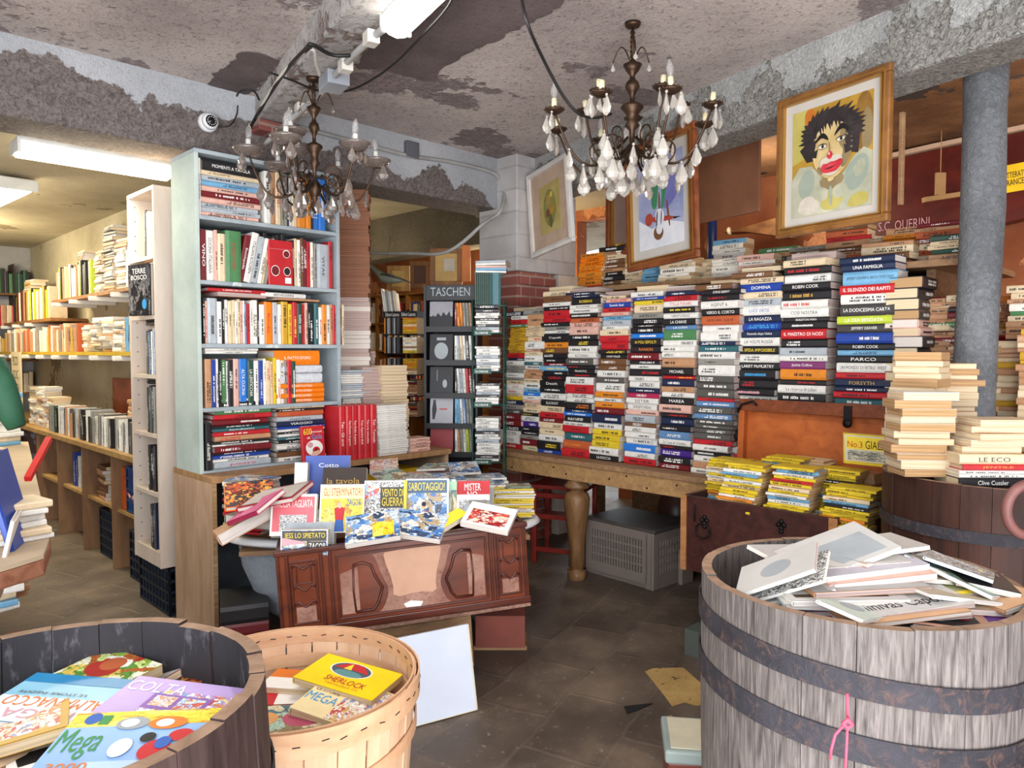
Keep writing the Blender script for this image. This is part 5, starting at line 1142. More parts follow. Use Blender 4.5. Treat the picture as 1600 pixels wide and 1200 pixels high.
# --- left barrel
G1 = 'comics heaped in the blackened barrel'
z = .66
def px3(px, py, zz):     # point at a known height seen at a pixel
    v = (600 - py) / FPX; dirz = v * cos(TH) - sin(TH); diry = cos(TH) + v * sin(TH); k = (zz - EYE) / dirz
    return Vector(((px - 800) / FPX * k, diry * k, zz))
def put(kind, px, py, zz, yaw, L, Wd, T, c, label, items=None, tx=0, ty=0, page='c', group=None, hard=False, title=None, cat='book', mark=False, tcol=None):
    """lying book, cover up, centre of its cover seen at the pixel; yaw = direction of the cover's right-hand side, degrees from +x"""
    L = round(L * 200) / 200; Wd = round(Wd * 200) / 200; T = max(.003, round(T * 1000) / 1000)
    p = px3(px, py, zz)
    y = Vector((cos(radians(yaw)), sin(radians(yaw)), 0)); x = y.cross(ZV)     # right = +y local, head = -x local
    B = basis(x, y, ZV, (0, 0, 0)); M = Matrix.Translation(p) @ Matrix.Rotation(radians(tx), 4, 'X') @ Matrix.Rotation(radians(ty), 4, 'Y') @ B @ T3(-L / 2, -Wd / 2, -T)
    o = book(kind, M, L, Wd, T, c, page, title, hard, label, cat, group, tcol, mark=mark or bool(title))
    if items: cover_face(o, L, Wd, T, items)
    return o
full = lambda m: ('r', .0, .0, 1, 1, m)

put('comic_book', 205, 1156, 0.845, 4, .14, .215, .028, 'y', 'blue comic reading Mega 3000 on top of the heap in the blackened barrel', [full(mat('print_sky', '#8fb4e0', .35)), ('r', 0, .74, 1, .26, ART['yel']), ('r', .3, .0, .7, .16, mat('print_sky2', '#b9d4ee', .35)), ('t', .02, .2, .3, .5, ('Mega', 'e')), ('t', .08, .02, .26, .13, ('3000', 'o')), ('e', .09, .78, .11, .2, TXM['b']), ('r', .2, .77, .07, .16, TXM['e']),
    ('e', .33, .66, .22, .22, TXM['s']), ('e', .36, .7, .12, .15, TXM['w']), ('e', .55, .64, .26, .22, TXM['o']), ('e', .6, .68, .12, .14, TXM['w']), ('e', .4, .2, .14, .3, TXM['w']), ('e', .6, .12, .2, .34, TXM['r']), ('e', .56, .42, .1, .16, TXM['k']), ('e', .74, .42, .16, .2, TXM['r']), ('e', .68, .3, .1, .2, TXM['b'])], tx=6, group=G1, title='MEGA 3000', tcol='o')
put('comic_book', 262, 1103, 0.822, -9, .15, .21, .016, 'v', 'lilac comic collection lying under the Mega comic in the blackened barrel', [full(mat('print_lilac', '#b9a0d6', .35)), ('r', .3, .08, .68, .7, ART['lilac']), ('t', .02, .7, .5, .2, ('COLTA', 'w')), ('r', .3, .4, .5, .3, mat('print_violet', '#8a5fb0', .4)), ('r', .34, .46, .18, .2, ART['pale']), ('r', .56, .44, .2, .22, ART['blue'])], tx=4, ty=2, group=G1)
put('comic_book', 150, 1055, 0.812, -26, .16, .15, .02, 'y', 'green and blue upside-down comic with big red figure at the back of the blackened barrel', [full(ART['green']), ('e', .2, .45, .45, .35, mat('print_red', '#a8342c', .4)), ('e', .3, .6, .3, .3, mat('print_rust', '#b5603a', .4)), ('e', .55, .2, .3, .3, TXM['w']), ('e', .62, .25, .12, .14, TXM['k'])], tx=5, group=G1)
put('comic_book', 92, 1092, 0.815, 172, .15, .21, .02, 'l', 'light blue comic reading MEGA ALMANACCO upside down in the blackened barrel', [full(mat('print_aqua', '#8fc4dc', .35)), ('r', 0, .5, 1, .5, mat('print_pale', '#dbe6ea', .35)), ('t', .06, .5, .86, .2, ('ALMANACCO', 'o')), ('t', .2, .75, .6, .18, ('MEGA', 'p')), ('r', 0, 0, 1, .2, mat('print_deep', '#2f86b8', .35)), ('t', .3, .4, .6, .05, ('LE STORIE INEDITE', 'B'))], tx=3, group=G1)
put('comic_book', 28, 1068, 0.775, 5, .2, .15, .012, 't', 'teal magazine at the back of the blackened barrel', [full(mat('print_teal', '#4f9aa4', .35))], group=G1)
put('comic_book', 30, 1120, 0.810, 30, .2, .14, .018, 'Y', 'cream comic with gold edge by the barrel wall', [full(mat('print_gold', '#c9a24a', .4)), ('r', .08, .08, .84, .84, ART['pale'])], ty=-6, group=G1)
put('comic_book', 30, 1140, 0.790, 160, .2, .15, .03, 'T', 'thick buff paperback with pages up in the blackened barrel', [full(mat('print_buff', '#cdb292', .6))], ty=5, group=G1)
put('comic_book', 255, 1062, 0.775, 20, .2, .14, .02, 'k', 'black and orange comic with flames below the lilac comic', [full(ART['fire'])], tx=-4, group=G1)
put('comic_book', 285, 1078, 0.765, -15, .2, .14, .018, 'R', 'dark comic with orange streaks at the barrel side', [full(ART['fire'])], group=G1)
put('comic_book', 245, 1048, 0.765, 50, .18, .12, .014, 'm', 'small crimson and white booklet poking up by the barrel wall', [full(TXM['w']), ('r', 0, 0, .3, 1, mat('print_crimson', '#c2305a', .4))], ty=-20, group=G1)
put('comic_book', 55, 1185, 0.775, 35, .21, .15, .02, 'n', 'dark blue book back with red band deep in the blackened barrel', [full(mat('print_navy', '#232a66', .4)), ('r', 0, 0, .35, 1, TXM['r'])], ty=4, group=G1)
put('comic_book', 95, 1190, 0.785, 40, .2, .13, .012, 'w', 'white booklet with brown letters by the Mega comic', [full(TXM['w']), ('r', .1, .6, .4, .2, TXM['k'])], group=G1)
put('comic_book', 85, 1145, 0.780, 100, .2, .14, .022, 'T', 'buff paperback lying crosswise beside the Mega comic', None, page='c', group=G1)
put('comic_book', 160, 1160, 0.765, 70, .2, .28, .02, 'k', 'dark comic buried under the Mega comic', [full(ART['fire'])], group=G1)
put('comic_book', 180, 1090, 0.745, 40, .21, .3, .03, 'h', 'thick charcoal album at the bottom of the barrel heap', None, group=G1)
put('comic_book', 60, 1100, 0.735, -60, .21, .28, .03, 'g', 'thick grey album at the bottom of the barrel heap', None, group=G1)
# --- chip basket
M_chip = wood('chipwood', '#d1a583', '#ecc9a6', .6, (5, 5, 1), 2.2, bump=.12)
M_chip2 = wood('chipwood_band', '#c99873', '#e6bd97', .6, (2, 2, 8), 2.2, bump=.12)
KX, KY, KZ, KR = -.53, 1.75, .625, .30
bk = empty('chip_basket', T3(KX, KY, 0), 'round pale chipwood basket of paperbacks between the barrels', 'basket')
mb = MB(); n = 26
for k in range(n):
    a0 = 2 * pi * k / n; a1 = 2 * pi * (k + .94) / n; dr = .002 * (k % 2)
    for (ra, rb, za, zb) in ((KR - .05, KR - .004, .02, KZ - .006),):
        vs = []
        for rdd in (0, -.004):
            for z_, r_ in ((za, ra), ((za + zb) / 2, (ra + rb) / 2), (zb, rb)):
                for a in (a0, (a0 + a1) / 2, a1): vs.append(((r_ + rdd + dr) * cos(a), (r_ + rdd + dr) * sin(a), z_))
        fs = []
        for i in range(2):
            for j in range(2): b = i * 3 + j; fs.append((b, b + 1, b + 4, b + 3)); fs.append((9 + b + 1, 9 + b, 9 + b + 3, 9 + b + 4))
        fs += [(0, 9, 10, 1), (1, 10, 11, 2), (6, 7, 16, 15), (7, 8, 17, 16), (0, 3, 12, 9), (3, 6, 15, 12), (2, 11, 14, 5), (5, 14, 17, 8)]
        mb.add(vs, fs)
mb.build('slats', M_chip, bk)
def band(r, zc, h, name, tilt=0.0, t=.004, m=M_chip2, ph=0.0, taper=.0):
    b = MB(); nn = 72; vs = []
    for j in range(nn):
        a = 2 * pi * j / nn; z_ = zc + tilt * cos(a - ph)
        for rd, zz in ((0, -h / 2), (t, -h / 2), (t, h / 2), (0, h / 2)): vs.append(((r + rd - taper * (KZ - z_)) * cos(a), (r + rd - taper * (KZ - z_)) * sin(a), z_ + zz))
    b.add(vs, [(4 * j + k, 4 * ((j + 1) % nn) + k, 4 * ((j + 1) % nn) + (k + 1) % 4, 4 * j + (k + 1) % 4) for j in range(nn) for k in range(4)], smooth=False)
    o = b.build(name, m, bk); return o
rim_o = band(KR + .001, KZ - .028, .055, 'rim_band'); rim_i = band(KR - .012, KZ - .02, .04, 'inner_band'); band(KR - .016, KZ - .085, .035, 'inner_band', taper=.06)
band(KR + .0015, KZ - .15, .03, 'middle_band', tilt=.03, ph=.6, taper=.075); band(KR + .0015, KZ - .36, .03, 'middle_band', taper=.075)
MB().lathe([(.001, .02), (KR - .055, .02), (KR - .055, .03), (.001, .03)], 32).build('base', M_chip, bk)
sb = MB()
for k in range(40):
    a = 2 * pi * k / 40 + rr.uniform(-.03, .03); z_ = KZ - .028 + rr.uniform(-.006, .006)
    for r_ in (KR + .0058, ): sb.box(-.008, .008, -.0006, .0006, -.001, .001, M=T3(r_ * cos(a), r_ * sin(a), z_) @ rotz(a + pi / 2) @ roty(rr.uniform(-.3, .3)))
for k in range(40):
    a = 2 * pi * k / 40 + rr.uniform(-.03, .03); z_ = KZ - .02; r_ = KR - .0135
    sb.box(-.007, .007, -.0006, .0006, -.001, .001, M=T3(r_ * cos(a), r_ * sin(a), z_) @ rotz(a + pi / 2) @ roty(rr.uniform(-.3, .3)))
so = sb.build('staple', mat('staple_rust', '#3a2a2a', .6, .5), bk); so['kind'] = 'stuff'
G2 = 'paperbacks in the chip basket'
put('comic_book', 545, 1056, .565, -22, .15, .235, .016, 'y', 'yellow illustrated book with umbrella picture on top in the chip basket', [full(mat('print_yellow', '#f0d414', .35)), ('e', .2, .42, .52, .5, TXM['w']), ('e', .22, .44, .48, .46, mat('print_dusk', '#4a5560', .4)), ('p', .24, .66, .44, .24, (TXM['r'], [(0, 0), (.25, .8), (.5, 1), (.75, .8), (1, 0), (.5, .1)])), ('p', .36, .66, .1, .22, (TXM['y'], [(0, 0), (.5, 1), (1, 0)])), ('e', .3, .44, .34, .2, mat('print_sea', '#5f8f94', .4)), ('t', .3, .2, .5, .16, ('SHERLOCK', 'r')), ('t', .36, .1, .4, .06, ('MANUALE DI', 'o'))], tx=3, ty=4, group=G2)
put('comic_book', 545, 1098, .545, -20, .17, .22, .024, 'c', 'cream comic with pink and orange cartoon letters in the chip basket', [full(mat('print_cream', '#f0dca8', .4)), ('r', .42, .02, .57, .96, ART['pale']), ('t', .02, .75, .38, .16, ('MINI', 'p')), ('t', .02, .3, .38, .2, ('MEGA', 'c')), ('t', .05, .55, .3, .06, ('LE STORIE', 'B'))], tx=6, ty=6, group=G2, page='c')
put('comic_book', 446, 1128, .53, 4, .13, .2, .014, 'l', 'comic with pink and teal picture at the near side of the chip basket', [full(ART['land']), ('e', .45, .35, .5, .5, mat('print_rose', '#b5506a', .4)), ('e', .05, .4, .35, .4, mat('print_orange', '#d89a5a', .4))], tx=8, group=G2)
put('comic_book', 470, 1062, .535, -8, .11, .18, .022, 'w', 'white spined pocket book at the back of the chip basket', [full(TXM['w']), ('r', .0, .55, .7, .45, TXM['o'])], group=G2, title=None, page='c', mark=True)
put('comic_book', 445, 1085, .52, 6, .11, .17, .016, 'r', 'red and white paperback at the basket side', [full(TXM['r']), ('r', .4, 0, .6, 1, TXM['w'])], group=G2)
put('comic_book', 480, 1080, .515, -12, .11, .18, .014, 'm', 'magenta edged paperback under the yellow book in the basket', [full(bm('m'))], group=G2)
put('comic_book', 460, 1100, .51, -4, .12, .19, .02, 'T', 'buff paperback under the others in the chip basket', [full(mat('print_tan', '#d8c0a0', .6))], group=G2)
put('comic_book', 450, 1112, .50, 172, .12, .2, .016, 'y', 'yellow edged thick paperback in the chip basket', [full(mat('print_stone', '#b8aa98', .6))], group=G2)
put('comic_book', 500, 1140, .495, 30, .13, .2, .014, 'n', 'navy paperback deep in the chip basket', [full(bm('n'))], group=G2)
put('comic_book', 540, 1090, .49, 80, .2, .28, .03, 'T', 'wide buff album at the bottom of the chip basket', [full(mat('print_tan', '', .6))], group=G2)
tag(MB().box(-.024, .024, 0, .0006, 0, .026).build('paper_label', mat('tag_white', '#dfe2ec', .4), None, T3(KX + .09, KY + KR - .022, KZ - .10) @ rotz(-.3)), 'small white paper label stuck inside the chip basket', 'label')
# --- right barrel
G3 = 'magazines heaped in the big grey barrel'
MG = 'magazine'
MAGW = mat('paper_offwhite', '#bdbab6', .5, 0, .08)
RB = [ # px, py, z, yaw, L, W, T, colour, tilt x, tilt y, label, items
 (1212, 888, .905, 62, .19, .13, .010, 'w', 0, -32, 'white review standing open against the barrel rim', [full(MAGW), ('e', .25, .3, .5, .4, TXM['s'])]),
 (1232, 900, .89, 58, .18, .13, .008, 'w', 0, -32, 'second white review leaning beside the rim', [full(ART['grey'])]),
 (1245, 912, .87, 70, .16, .12, .012, 'w', 4, -22, 'third white pamphlet wedged at the barrel wall', [full(MAGW)]),
 (1305, 858, .93, 14, .16, .23, .012, 'w', 12, -14, 'white book with raised corner on top of the magazine heap', [full(MAGW), ('r', .1, .1, .8, .6, TXM['s'])]),
 (1335, 872, .915, 10, .17, .26, .014, 'w', 4, -3, 'white bound magazine on top of the barrel heap', [full(mat('paper_lilac', '#b9b4bd', .5))]),
 (1345, 885, .90, 8, .17, .26, .014, 'p', 3, -3, 'pink edged magazine second from the heap top', [full(bm('p'))]),
 (1330, 900, .885, 5, .18, .27, .012, 'T', 2, -1, 'buff edged magazine in the middle of the heap', [full(mat('paper_grey', '#a5a2a0', .5))]),
 (1300, 915, .87, 2, .18, .26, .012, 'w', 2, 0, 'white striped review in the middle of the heap', [full(MAGW), ('r', .06, .1, .8, .1, TXM['B'])]),
 (1295, 925, .857, -4, .18, .25, .010, 's', 2, 1, 'silver review with brown script low in the heap', [full(mat('paper_white', '#c6c2bc', .5)), ('t', .1, .1, .7, .15, ('vernissage', 'B'))]),
 (1430, 893, .875, 14, .15, .24, .010, 's', 6, -8, 'grey magazine with yellow band reading PANITA KAMARA', [full(mat('paper_silver', '#b9bcc2', .4)), ('t', .1, .1, .7, .12, ('PANITA KAMARA', 'b')), ('r', 0, 0, 1, .07, TXM['y'])]),
 (1450, 912, .868, 12, .15, .25, .012, 'L', 4, -4, 'yellow green magazine under the grey one', [full(mat('paper_olive', '#a9a878', .4)), ('r', 0, 0, 1, .1, TXM['y'])]),
 (1400, 932, .862, 8, .15, .26, .010, 'w', 4, -4, 'white magazine with dark handwriting title in front', [full(mat('paper_greyish', '#c4c0bc', .4)), ('t', .06, .08, .8, .3, ('Illinivas Caponi', 'k'))]),
 (1390, 945, .852, 9, .15, .27, .009, 'T', 3, -3, 'orange edged magazine below the handwriting one', [full(mat('paper_tan', '#cfa37c', .5))]),
 (1395, 950, .845, 6, .12, .28, .008, 'w', 3, -2, 'magazine with fruit picture below the orange edged one', [full(ART['red'])]),
 (1470, 930, .85, -5, .16, .22, .012, 'p', 2, 2, 'buff thick review at the front of the heap', [full(mat('paper_beige', '#c9b398', .5))]),
 (1495, 898, .885, 40, .19, .14, .010, 'w', 4, 20, 'white and green landscape magazine raised at the far rim', [full(ART['land'])]),
 (1500, 882, .90, -35, .19, .14, .008, 's', 0, 16, 'grey folded newspaper raised behind the heap', [full(ART['grey'])]),
 (1528, 900, .88, -20, .17, .13, .014, 'k', 2, 8, 'black book reading TOUSON by the far rim', [full(bm('k')), ('t', .3, .7, .6, .15, ('TOUSON', 'p')), ('r', .2, .72, .1, .1, TXM['o'])]),
 (1548, 925, .86, 20, .16, .13, .012, 'T', 2, -8, 'tan magazine with folded corner at the frame edge', [full(mat('paper_tan', '', .5))]),
 (1335, 950, .86, -50, .14, .10, .008, 'w', 0, 14, 'pale green booklet with a drawn tree tilted over the front rim', [full(mat('paper_mint', '#bcc7ba', .5)), ('e', .2, .3, .5, .4, TXM['s'])]),
 (1298, 958, .825, 8, .12, .17, .010, 'v', 3, 0, 'violet magazine at the front rim', [full(mat('paper_violet', '#7a52a0', .4)), ('t', .2, .6, .6, .1, ('TRES FACILITY', 'w'))]),
 (1248, 938, .835, -20, .12, .13, .010, 'r', 3, -8, 'red and white magazine at the barrel side', [full(MAGW), ('r', 0, 0, .12, 1, TXM['r'])]),
 (1260, 935, .82, 10, .18, .2, .012, 'k', 0, 0, 'black magazine low at the barrel side', [full(bm('k'))]),
 (1485, 964, .835, -10, .13, .2, .010, 'k', 4, 4, 'art magazine with black and red abstract picture at the front rim', [full(mat('paper_salmon', '#c99a84', .5)), ('r', .04, .1, .72, .85, bm('k')), ('e', .1, .2, .2, .3, TXM['w']), ('e', .3, .4, .24, .3, TXM['s']), ('e', .5, .4, .2, .3, TXM['r']), ('p', .1, .4, .5, .4, (TXM['o'], [(0, 0), (.4, .2), (.3, .6)]))]),
 (1520, 966, .83, 5, .12, .17, .012, 'v', 3, 0, 'purple magazine at the front rim by the green one', [full(mat('paper_purple', '#5f2f86', .4))]),
 (1580, 962, .825, 8, .13, .15, .012, 'e', 3, 0, 'green book reading 20001 at the front rim', [full(mat('paper_green', '#1f8a44', .4)), ('t', .1, .3, .3, .1, ('20001', 'w'))]),
 (1420, 968, .81, 0, .18, .24, .012, 'w', 0, 0, 'white magazine deep at the front rim', [full(MAGW)]),
 (1360, 950, .78, 60, .25, .3, .03, 'g', 0, 0, 'thick grey volume at the bottom of the big barrel heap', None),
 (1440, 920, .80, 20, .25, .3, .03, 'T', 0, 0, 'thick tan volume at the bottom of the big barrel heap', None),
 (1280, 930, .79, -30, .22, .26, .03, 'w', 0, 0, 'thick white volume at the bottom of the big barrel heap', None),
]
for (px, py, zz, yaw, L, Wd, T, c, tx, ty, lab, items) in RB:
    put(MG, px, py, zz, yaw, L, Wd, T, c, lab, items, tx, ty, rr.choice('wwp'), G3)
for j in range(16):
    a_ = rr.uniform(0, 2 * pi); r_ = rr.uniform(.0, .17); px_q = BRx + r_ * cos(a_); py_q = BRy + r_ * sin(a_)
    c = rr.choice('wwsTpwiw'); L = rr.choice((.21, .24, .2)); Wd = rr.choice((.15, .17)); z_q = .80 + .008 * j
    B = T3(px_q, py_q, z_q) @ rotz(rr.uniform(-.6, .6) + (pi if j % 2 else 0) + pi / 2 * (j % 3)) @ rotx(rr.uniform(-.16, .16)) @ roty(rr.uniform(-.12, .12)) @ T3(-L / 2, -Wd / 2, 0)
    o_ = book(MG, B, L, Wd, .009, c, rr.choice('wp'), None, False, f'thin {CNAME[c]} magazine, {nth(j + 1)} from below among those strewn in the big barrel', cat='book', group=G3, mark=False)
    cover_face(o_, L, Wd, .009, [full(rr.choice([mat('paper_white', '', .5), mat('paper_greyish', '', .4), ART['grey'], mat('paper_mint', '', .5), MAGW, mat('paper_sand', '#b8a890', .5), mat('paper_dusk', '#6f7480', .5)]))])
# --- buff books on the dark barrel
GB = 'buff books on the dark barrel'
def dpile(px, py, d, k, cols, where, L=.19, Wd=.13, face=None, page='c', Tr=(.018, .032), yaw=0, noun='book'):
    f = Vector(face) if face is not None else Vector((0, -1, 0))
    p0 = W(px, py, d); z = p0.z; y = -f.normalized(); x = y.cross(ZV)
    for j in range(k):
        T = round(rr.uniform(*Tr) * 1000) / 1000; c = rr.choice(cols)
        p = Vector((p0.x, p0.y, z)) + x * rr.uniform(-.012, .012) + y * rr.uniform(-.012, .012)
        book('buff_book', lay(-f, p + x * L + y * Wd, yaw + rr.uniform(-.1, .1)), L, Wd, T, c, rr.choice('cct'), None, False, f"{CNAME[c]} {noun}, {nth(k - j)} from top {where}", 'book', GB, mark=False)
        z += T + .0005
    return z
lidz = .951
def dz(px, py): p = px3(px, py, lidz); return p.y
dpile(1393, 737, dz(1393, 737), 18, 'wTTTcT', 'of the tall pile by the trunk lid', L=.155, Wd=.12, face=-N)
dpile(1412, 745, 2.50, 11, 'TTTwT', 'of the buff pile in the middle of the dark barrel', L=.18, Wd=.13, yaw=-.08)
dpile(1455, 722, 2.8, 16, 'TTcT', 'of the tan pile before the grey post', L=.185, Wd=.13, yaw=-.05)
p = W(1498, 757, 2.42); z = lidz
for j, (c, T, t, tc) in enumerate((('k', .032, 'Clive Cussler', 'w'), ('w', .012, None, 'k'), ('w', .012, None, 'k'), ('r', .02, 'JENTILE', 'g'), ('c', .032, 'LE ECO', 'k'))):
    book('buff_book', lay((0.1, -1, 0), (p.x + (.012 if j == 3 else 0), p.y, z), -.1 - .01 * j), .225, .15, T, c, 'c', t, True, f'{CNAME[c]} hardback {nth(5 - j)} from top in the spine-out pile on the dark barrel', 'book', GB, tc); z += T + .0005
for j in range(5):
    T = .022; c = 'TwTTc'[j]
    book('buff_book', lay((0, 1, 0), (p.x + .23 + .01 * j, p.y + .15, z), .08 * (j % 3 - 1)), .19, .13, T, c, 'c', None, False, f'{CNAME[c]} paperback page-edge out, {nth(5 - j)} from top above the spine-out pile', 'book', GB, mark=False); z += T + .0005
# pink-brown iron ring / pot handle at the frame edge
rgm = MB(); cc = W(1608, 797, 2.1)
rgm.tube([cc + Vector((.065 * cos(a), 0, .065 * 1.15 * sin(a))) for a in [2 * pi * i / 32 for i in range(33)]], .0145, 12)
rgm.tube([cc + Vector((.062, 0, -.02)), cc + Vector((.12, 0, -.05)), cc + Vector((.15, 0, -.12)), (cc.x + .155, cc.y, .3), (cc.x + .155, cc.y, 0)], .0145, 12)
tag(rgm.build('bent_rail', mat('ring_clay', '#7a4f4a', .5, 0, .25, 12)), 'thick pinkish brown rail ending in a ring before the dark barrel', 'rail')
# ================================================================ bathtub of comics behind a carved wooden front
rr = random.Random(88)
M_enamel = mat('enamel_white', '#e4e6e8', .18, 0, .04, spec=.6)
M_tubout = plaster('tub_outside', [(0.3, '#6f7780'), (0.7, '#a3aab2')], ('#4d535a', .4), 3, bump=.1)
tubM = T3(-.62, 3.62, 0) @ rotz(radians(13))
tb = empty('bathtub', tubM, 'old enamelled bathtub filled with comics behind the carved front', 'bathtub')
def oval(a, b, z, n=56, p=2.6): return [(a * math.copysign(abs(cos(t)) ** (2 / p), cos(t)), b * math.copysign(abs(sin(t)) ** (2 / p), sin(t)), z) for t in [2 * pi * i / n for i in range(n)]]
def skin_(mb, rings, mi=0):
    n = len(rings[0]); vs = [p for r in rings for p in r]
    mb.add(vs, [(i * n + j, i * n + (j + 1) % n, (i + 1) * n + (j + 1) % n, (i + 1) * n + j) for i in range(len(rings) - 1) for j in range(n)], mi, True)
mb = MB(); skin_(mb, [oval(.001, .001, .12), oval(.5, .2, .12), oval(.6, .26, .2), oval(.68, .3, .4), oval(.7, .32, .54)]); mb.build('tub_shell', M_tubout, tb)
mb = MB(); skin_(mb, [oval(.7, .32, .538), oval(.75, .36, .535), oval(.77, .375, .55), oval(.75, .365, .568), oval(.7, .32, .565), oval(.68, .3, .45), oval(.62, .27, .3), oval(.001, .001, .3)]); mb.build('tub_rim', M_enamel, tb)
for a, b in ((.42, .16), (-.42, .16), (.42, -.16), (-.42, -.16)): MB().tube([(a, b, .14), (a * 1.08, b * 1.3, .06), (a * 1.1, b * 1.35, 0.0)], [.04, .025, .035], 10).build('foot', M_tubout, tb)
# carved front box
BL, BR, TL = W(440, 998, 2.85), W(828, 940, 3.1), W(440, 862, 2.85)
bx_ = (BR - BL).normalized(); by_ = ZV.cross(bx_).normalized(); bz_ = bx_.cross(by_).normalized()
BW = (BR - BL).length; BH = (TL - BL).length
CM = basis(bx_, by_, bz_, BL)
M_mah = wood('mahogany', '#54261a', '#8a4328', .25, (1.0, 5, 5), 2.5, bump=.08, spec=.6)
M_mah2 = wood('mahogany_dark', '#3a1a13', '#6a3020', .3, (1, 5, 5), 2.5, bump=.08, spec=.5)
M_worn = plaster('worn_veneer', [(0.35, '#8f6355'), (0.65, '#b38a78')], ('#5f3426', .6), 6, bump=.3, fscale=40, rough=.5)
M_bare = mat('bare_veneer', '#c99b80', .5, 0, .08)
cf = empty('carved_box', CM, 'brown carved wooden box front with worn veneer holding upright comics', 'box')
MB().box(0, BW, 0, .02, 0, BH).build('front_panel', M_mah, cf, bevel=.003)
MB().box(0, .02, .02, .24, 0, BH).build('end_panel', M_mah2, cf, bevel=.002)
MB().box(BW - .02, BW, .02, .24, 0, BH).build('end_panel', M_mah2, cf, bevel=.002)
MB().box(.02, BW - .02, .22, .235, 0.04, BH - .03).build('back_panel', M_mah2, cf)
MB().box(.02, BW - .02, .02, .22, BH - .22, BH - .205).build('inner_board', M_mah2, cf)
MB().box(-.006, BW + .006, -.012, .022, BH - .02, BH).box(-.004, BW + .004, -.008, .0, 0, .03).build('top_moulding', M_mah2, cf, bevel=.004)
MB().box(0, BW, -.012, .02, -.014, -.001).build('broken_edge', wood('raw_edge', '#6e4a3c', '#a98472', .8, (9, 9, 9), 8, bump=.6), cf)
def frame_(x0, x1, z0, z1, w=.009, t=.007, m=M_mah2, nm='moulding'):
    b = MB()
    for (a, b_, c, d) in ((x0, x1, z0, z0 + w), (x0, x1, z1 - w, z1), (x0, x0 + w, z0 + w, z1 - w), (x1 - w, x1, z0 + w, z1 - w)): b.box(a, b_, -t, 0, c, d)
    return b.build(nm, m, cf, bevel=.002)
for x in (.0, .035, .165, .20, BW - .165, BW - .145, BW - .02): MB().box(x, x + .012, -.01, 0, .03, BH - .02).build('pilaster', M_mah2, cf, bevel=.003)
frame_(.05, .155, .045, BH - .045); frame_(.225, BW - .175, .04, BH - .04); frame_(BW - .13, BW - .03, .045, BH - .045)
def flat(poly, m, y=-.0006, nm='inlay', t=.002):
    b = MB(); b.prism(poly, y - t, y, 'y'); return b.build(nm, m, cf)
def smooth(p, k=2):
    for _ in range(k):
        q = []
        for i in range(len(p)): (ax, az), (bx2, bz2) = p[i], p[(i + 1) % len(p)]; q += [(ax * .75 + bx2 * .25, az * .75 + bz2 * .25), (ax * .25 + bx2 * .75, az * .25 + bz2 * .75)]
        p = q
    return p
mx = (.225 + BW - .175) / 2
flat([(.24, .06), (.31, .06), (.31, BH - .1), (.24, BH - .12)], M_worn); flat([(BW - .26, .06), (BW - .19, .06), (BW - .19, BH - .12), (BW - .26, BH - .1)], M_worn)
def S(x): return [(mx + (a - mx), b) for a, b in x]
outer = smooth([(mx - .16, .05), (mx - .13, .06), (mx - .1, .14), (mx - .13, .2), (mx - .15, BH - .07), (mx - .17, BH - .05), (mx + .17, BH - .05), (mx + .15, BH - .07), (mx + .13, .2), (mx + .1, .14), (mx + .13, .06), (mx + .16, .05)], 2)
flat(outer, M_worn)
flat(smooth([(mx - .09, .1), (mx - .085, .16), (mx - .12, BH - .07), (mx - .11, BH - .05), (mx + .11, BH - .05), (mx + .12, BH - .07), (mx + .085, .16), (mx + .09, .1), (mx + .02, .115)], 1), M_bare, -.0028)
flat([(mx - .04, .055), (mx + .02, .052), (mx + .03, .07), (mx - .02, .08), (mx - .05, .07)], TXM['w'], -.003, 'plaster_chip')
def curve_(pts, r=.006, m=M_mah2, nm='carved_scroll'): MB().tube([(x, -.004, z) for x, z in pts], r, 8).build(nm, m, cf)
for sgn_ in (-1, 1):
    q = lambda a: mx + sgn_ * a
    curve_([(q(.24), BH - .09), (q(.2), BH - .085), (q(.17), BH - .1), (q(.155), .2), (q(.13), .15), (q(.15), .09), (q(.17), .065), (q(.24), .065)])
    curve_([(q(.24), .065), (q(.245), .15), (q(.24), BH - .09)], .004)
for xa, xb in ((.06, .145), (BW - .12, BW - .04)):
    xm = (xa + xb) / 2
    flat([(xa + .005, .05), (xb - .005, .05), (xb - .005, .115), (xa + .005, .115)], M_worn)
    for z_ in (.125, .19, BH - .07): curve_([(xa, z_), (xa + .015, z_ + .012), (xm - .01, z_ - .006), (xm, z_ - .01), (xm + .01, z_ - .006), (xb - .015, z_ + .012), (xb, z_)], .0045)
    frame_(xa + .012, xb - .012, BH - .14, BH - .065, .005, .005)
    curve_([(xm - .025, .1), (xm, .085), (xm + .025, .1)], .003, M_worn)
stand_ = MB().box(.12, BW - .25, .05, .2, -.26, -.016, M=CM).build('box_support', M_plank); tag(stand_, 'rough timber block propping up the carved box', 'block')
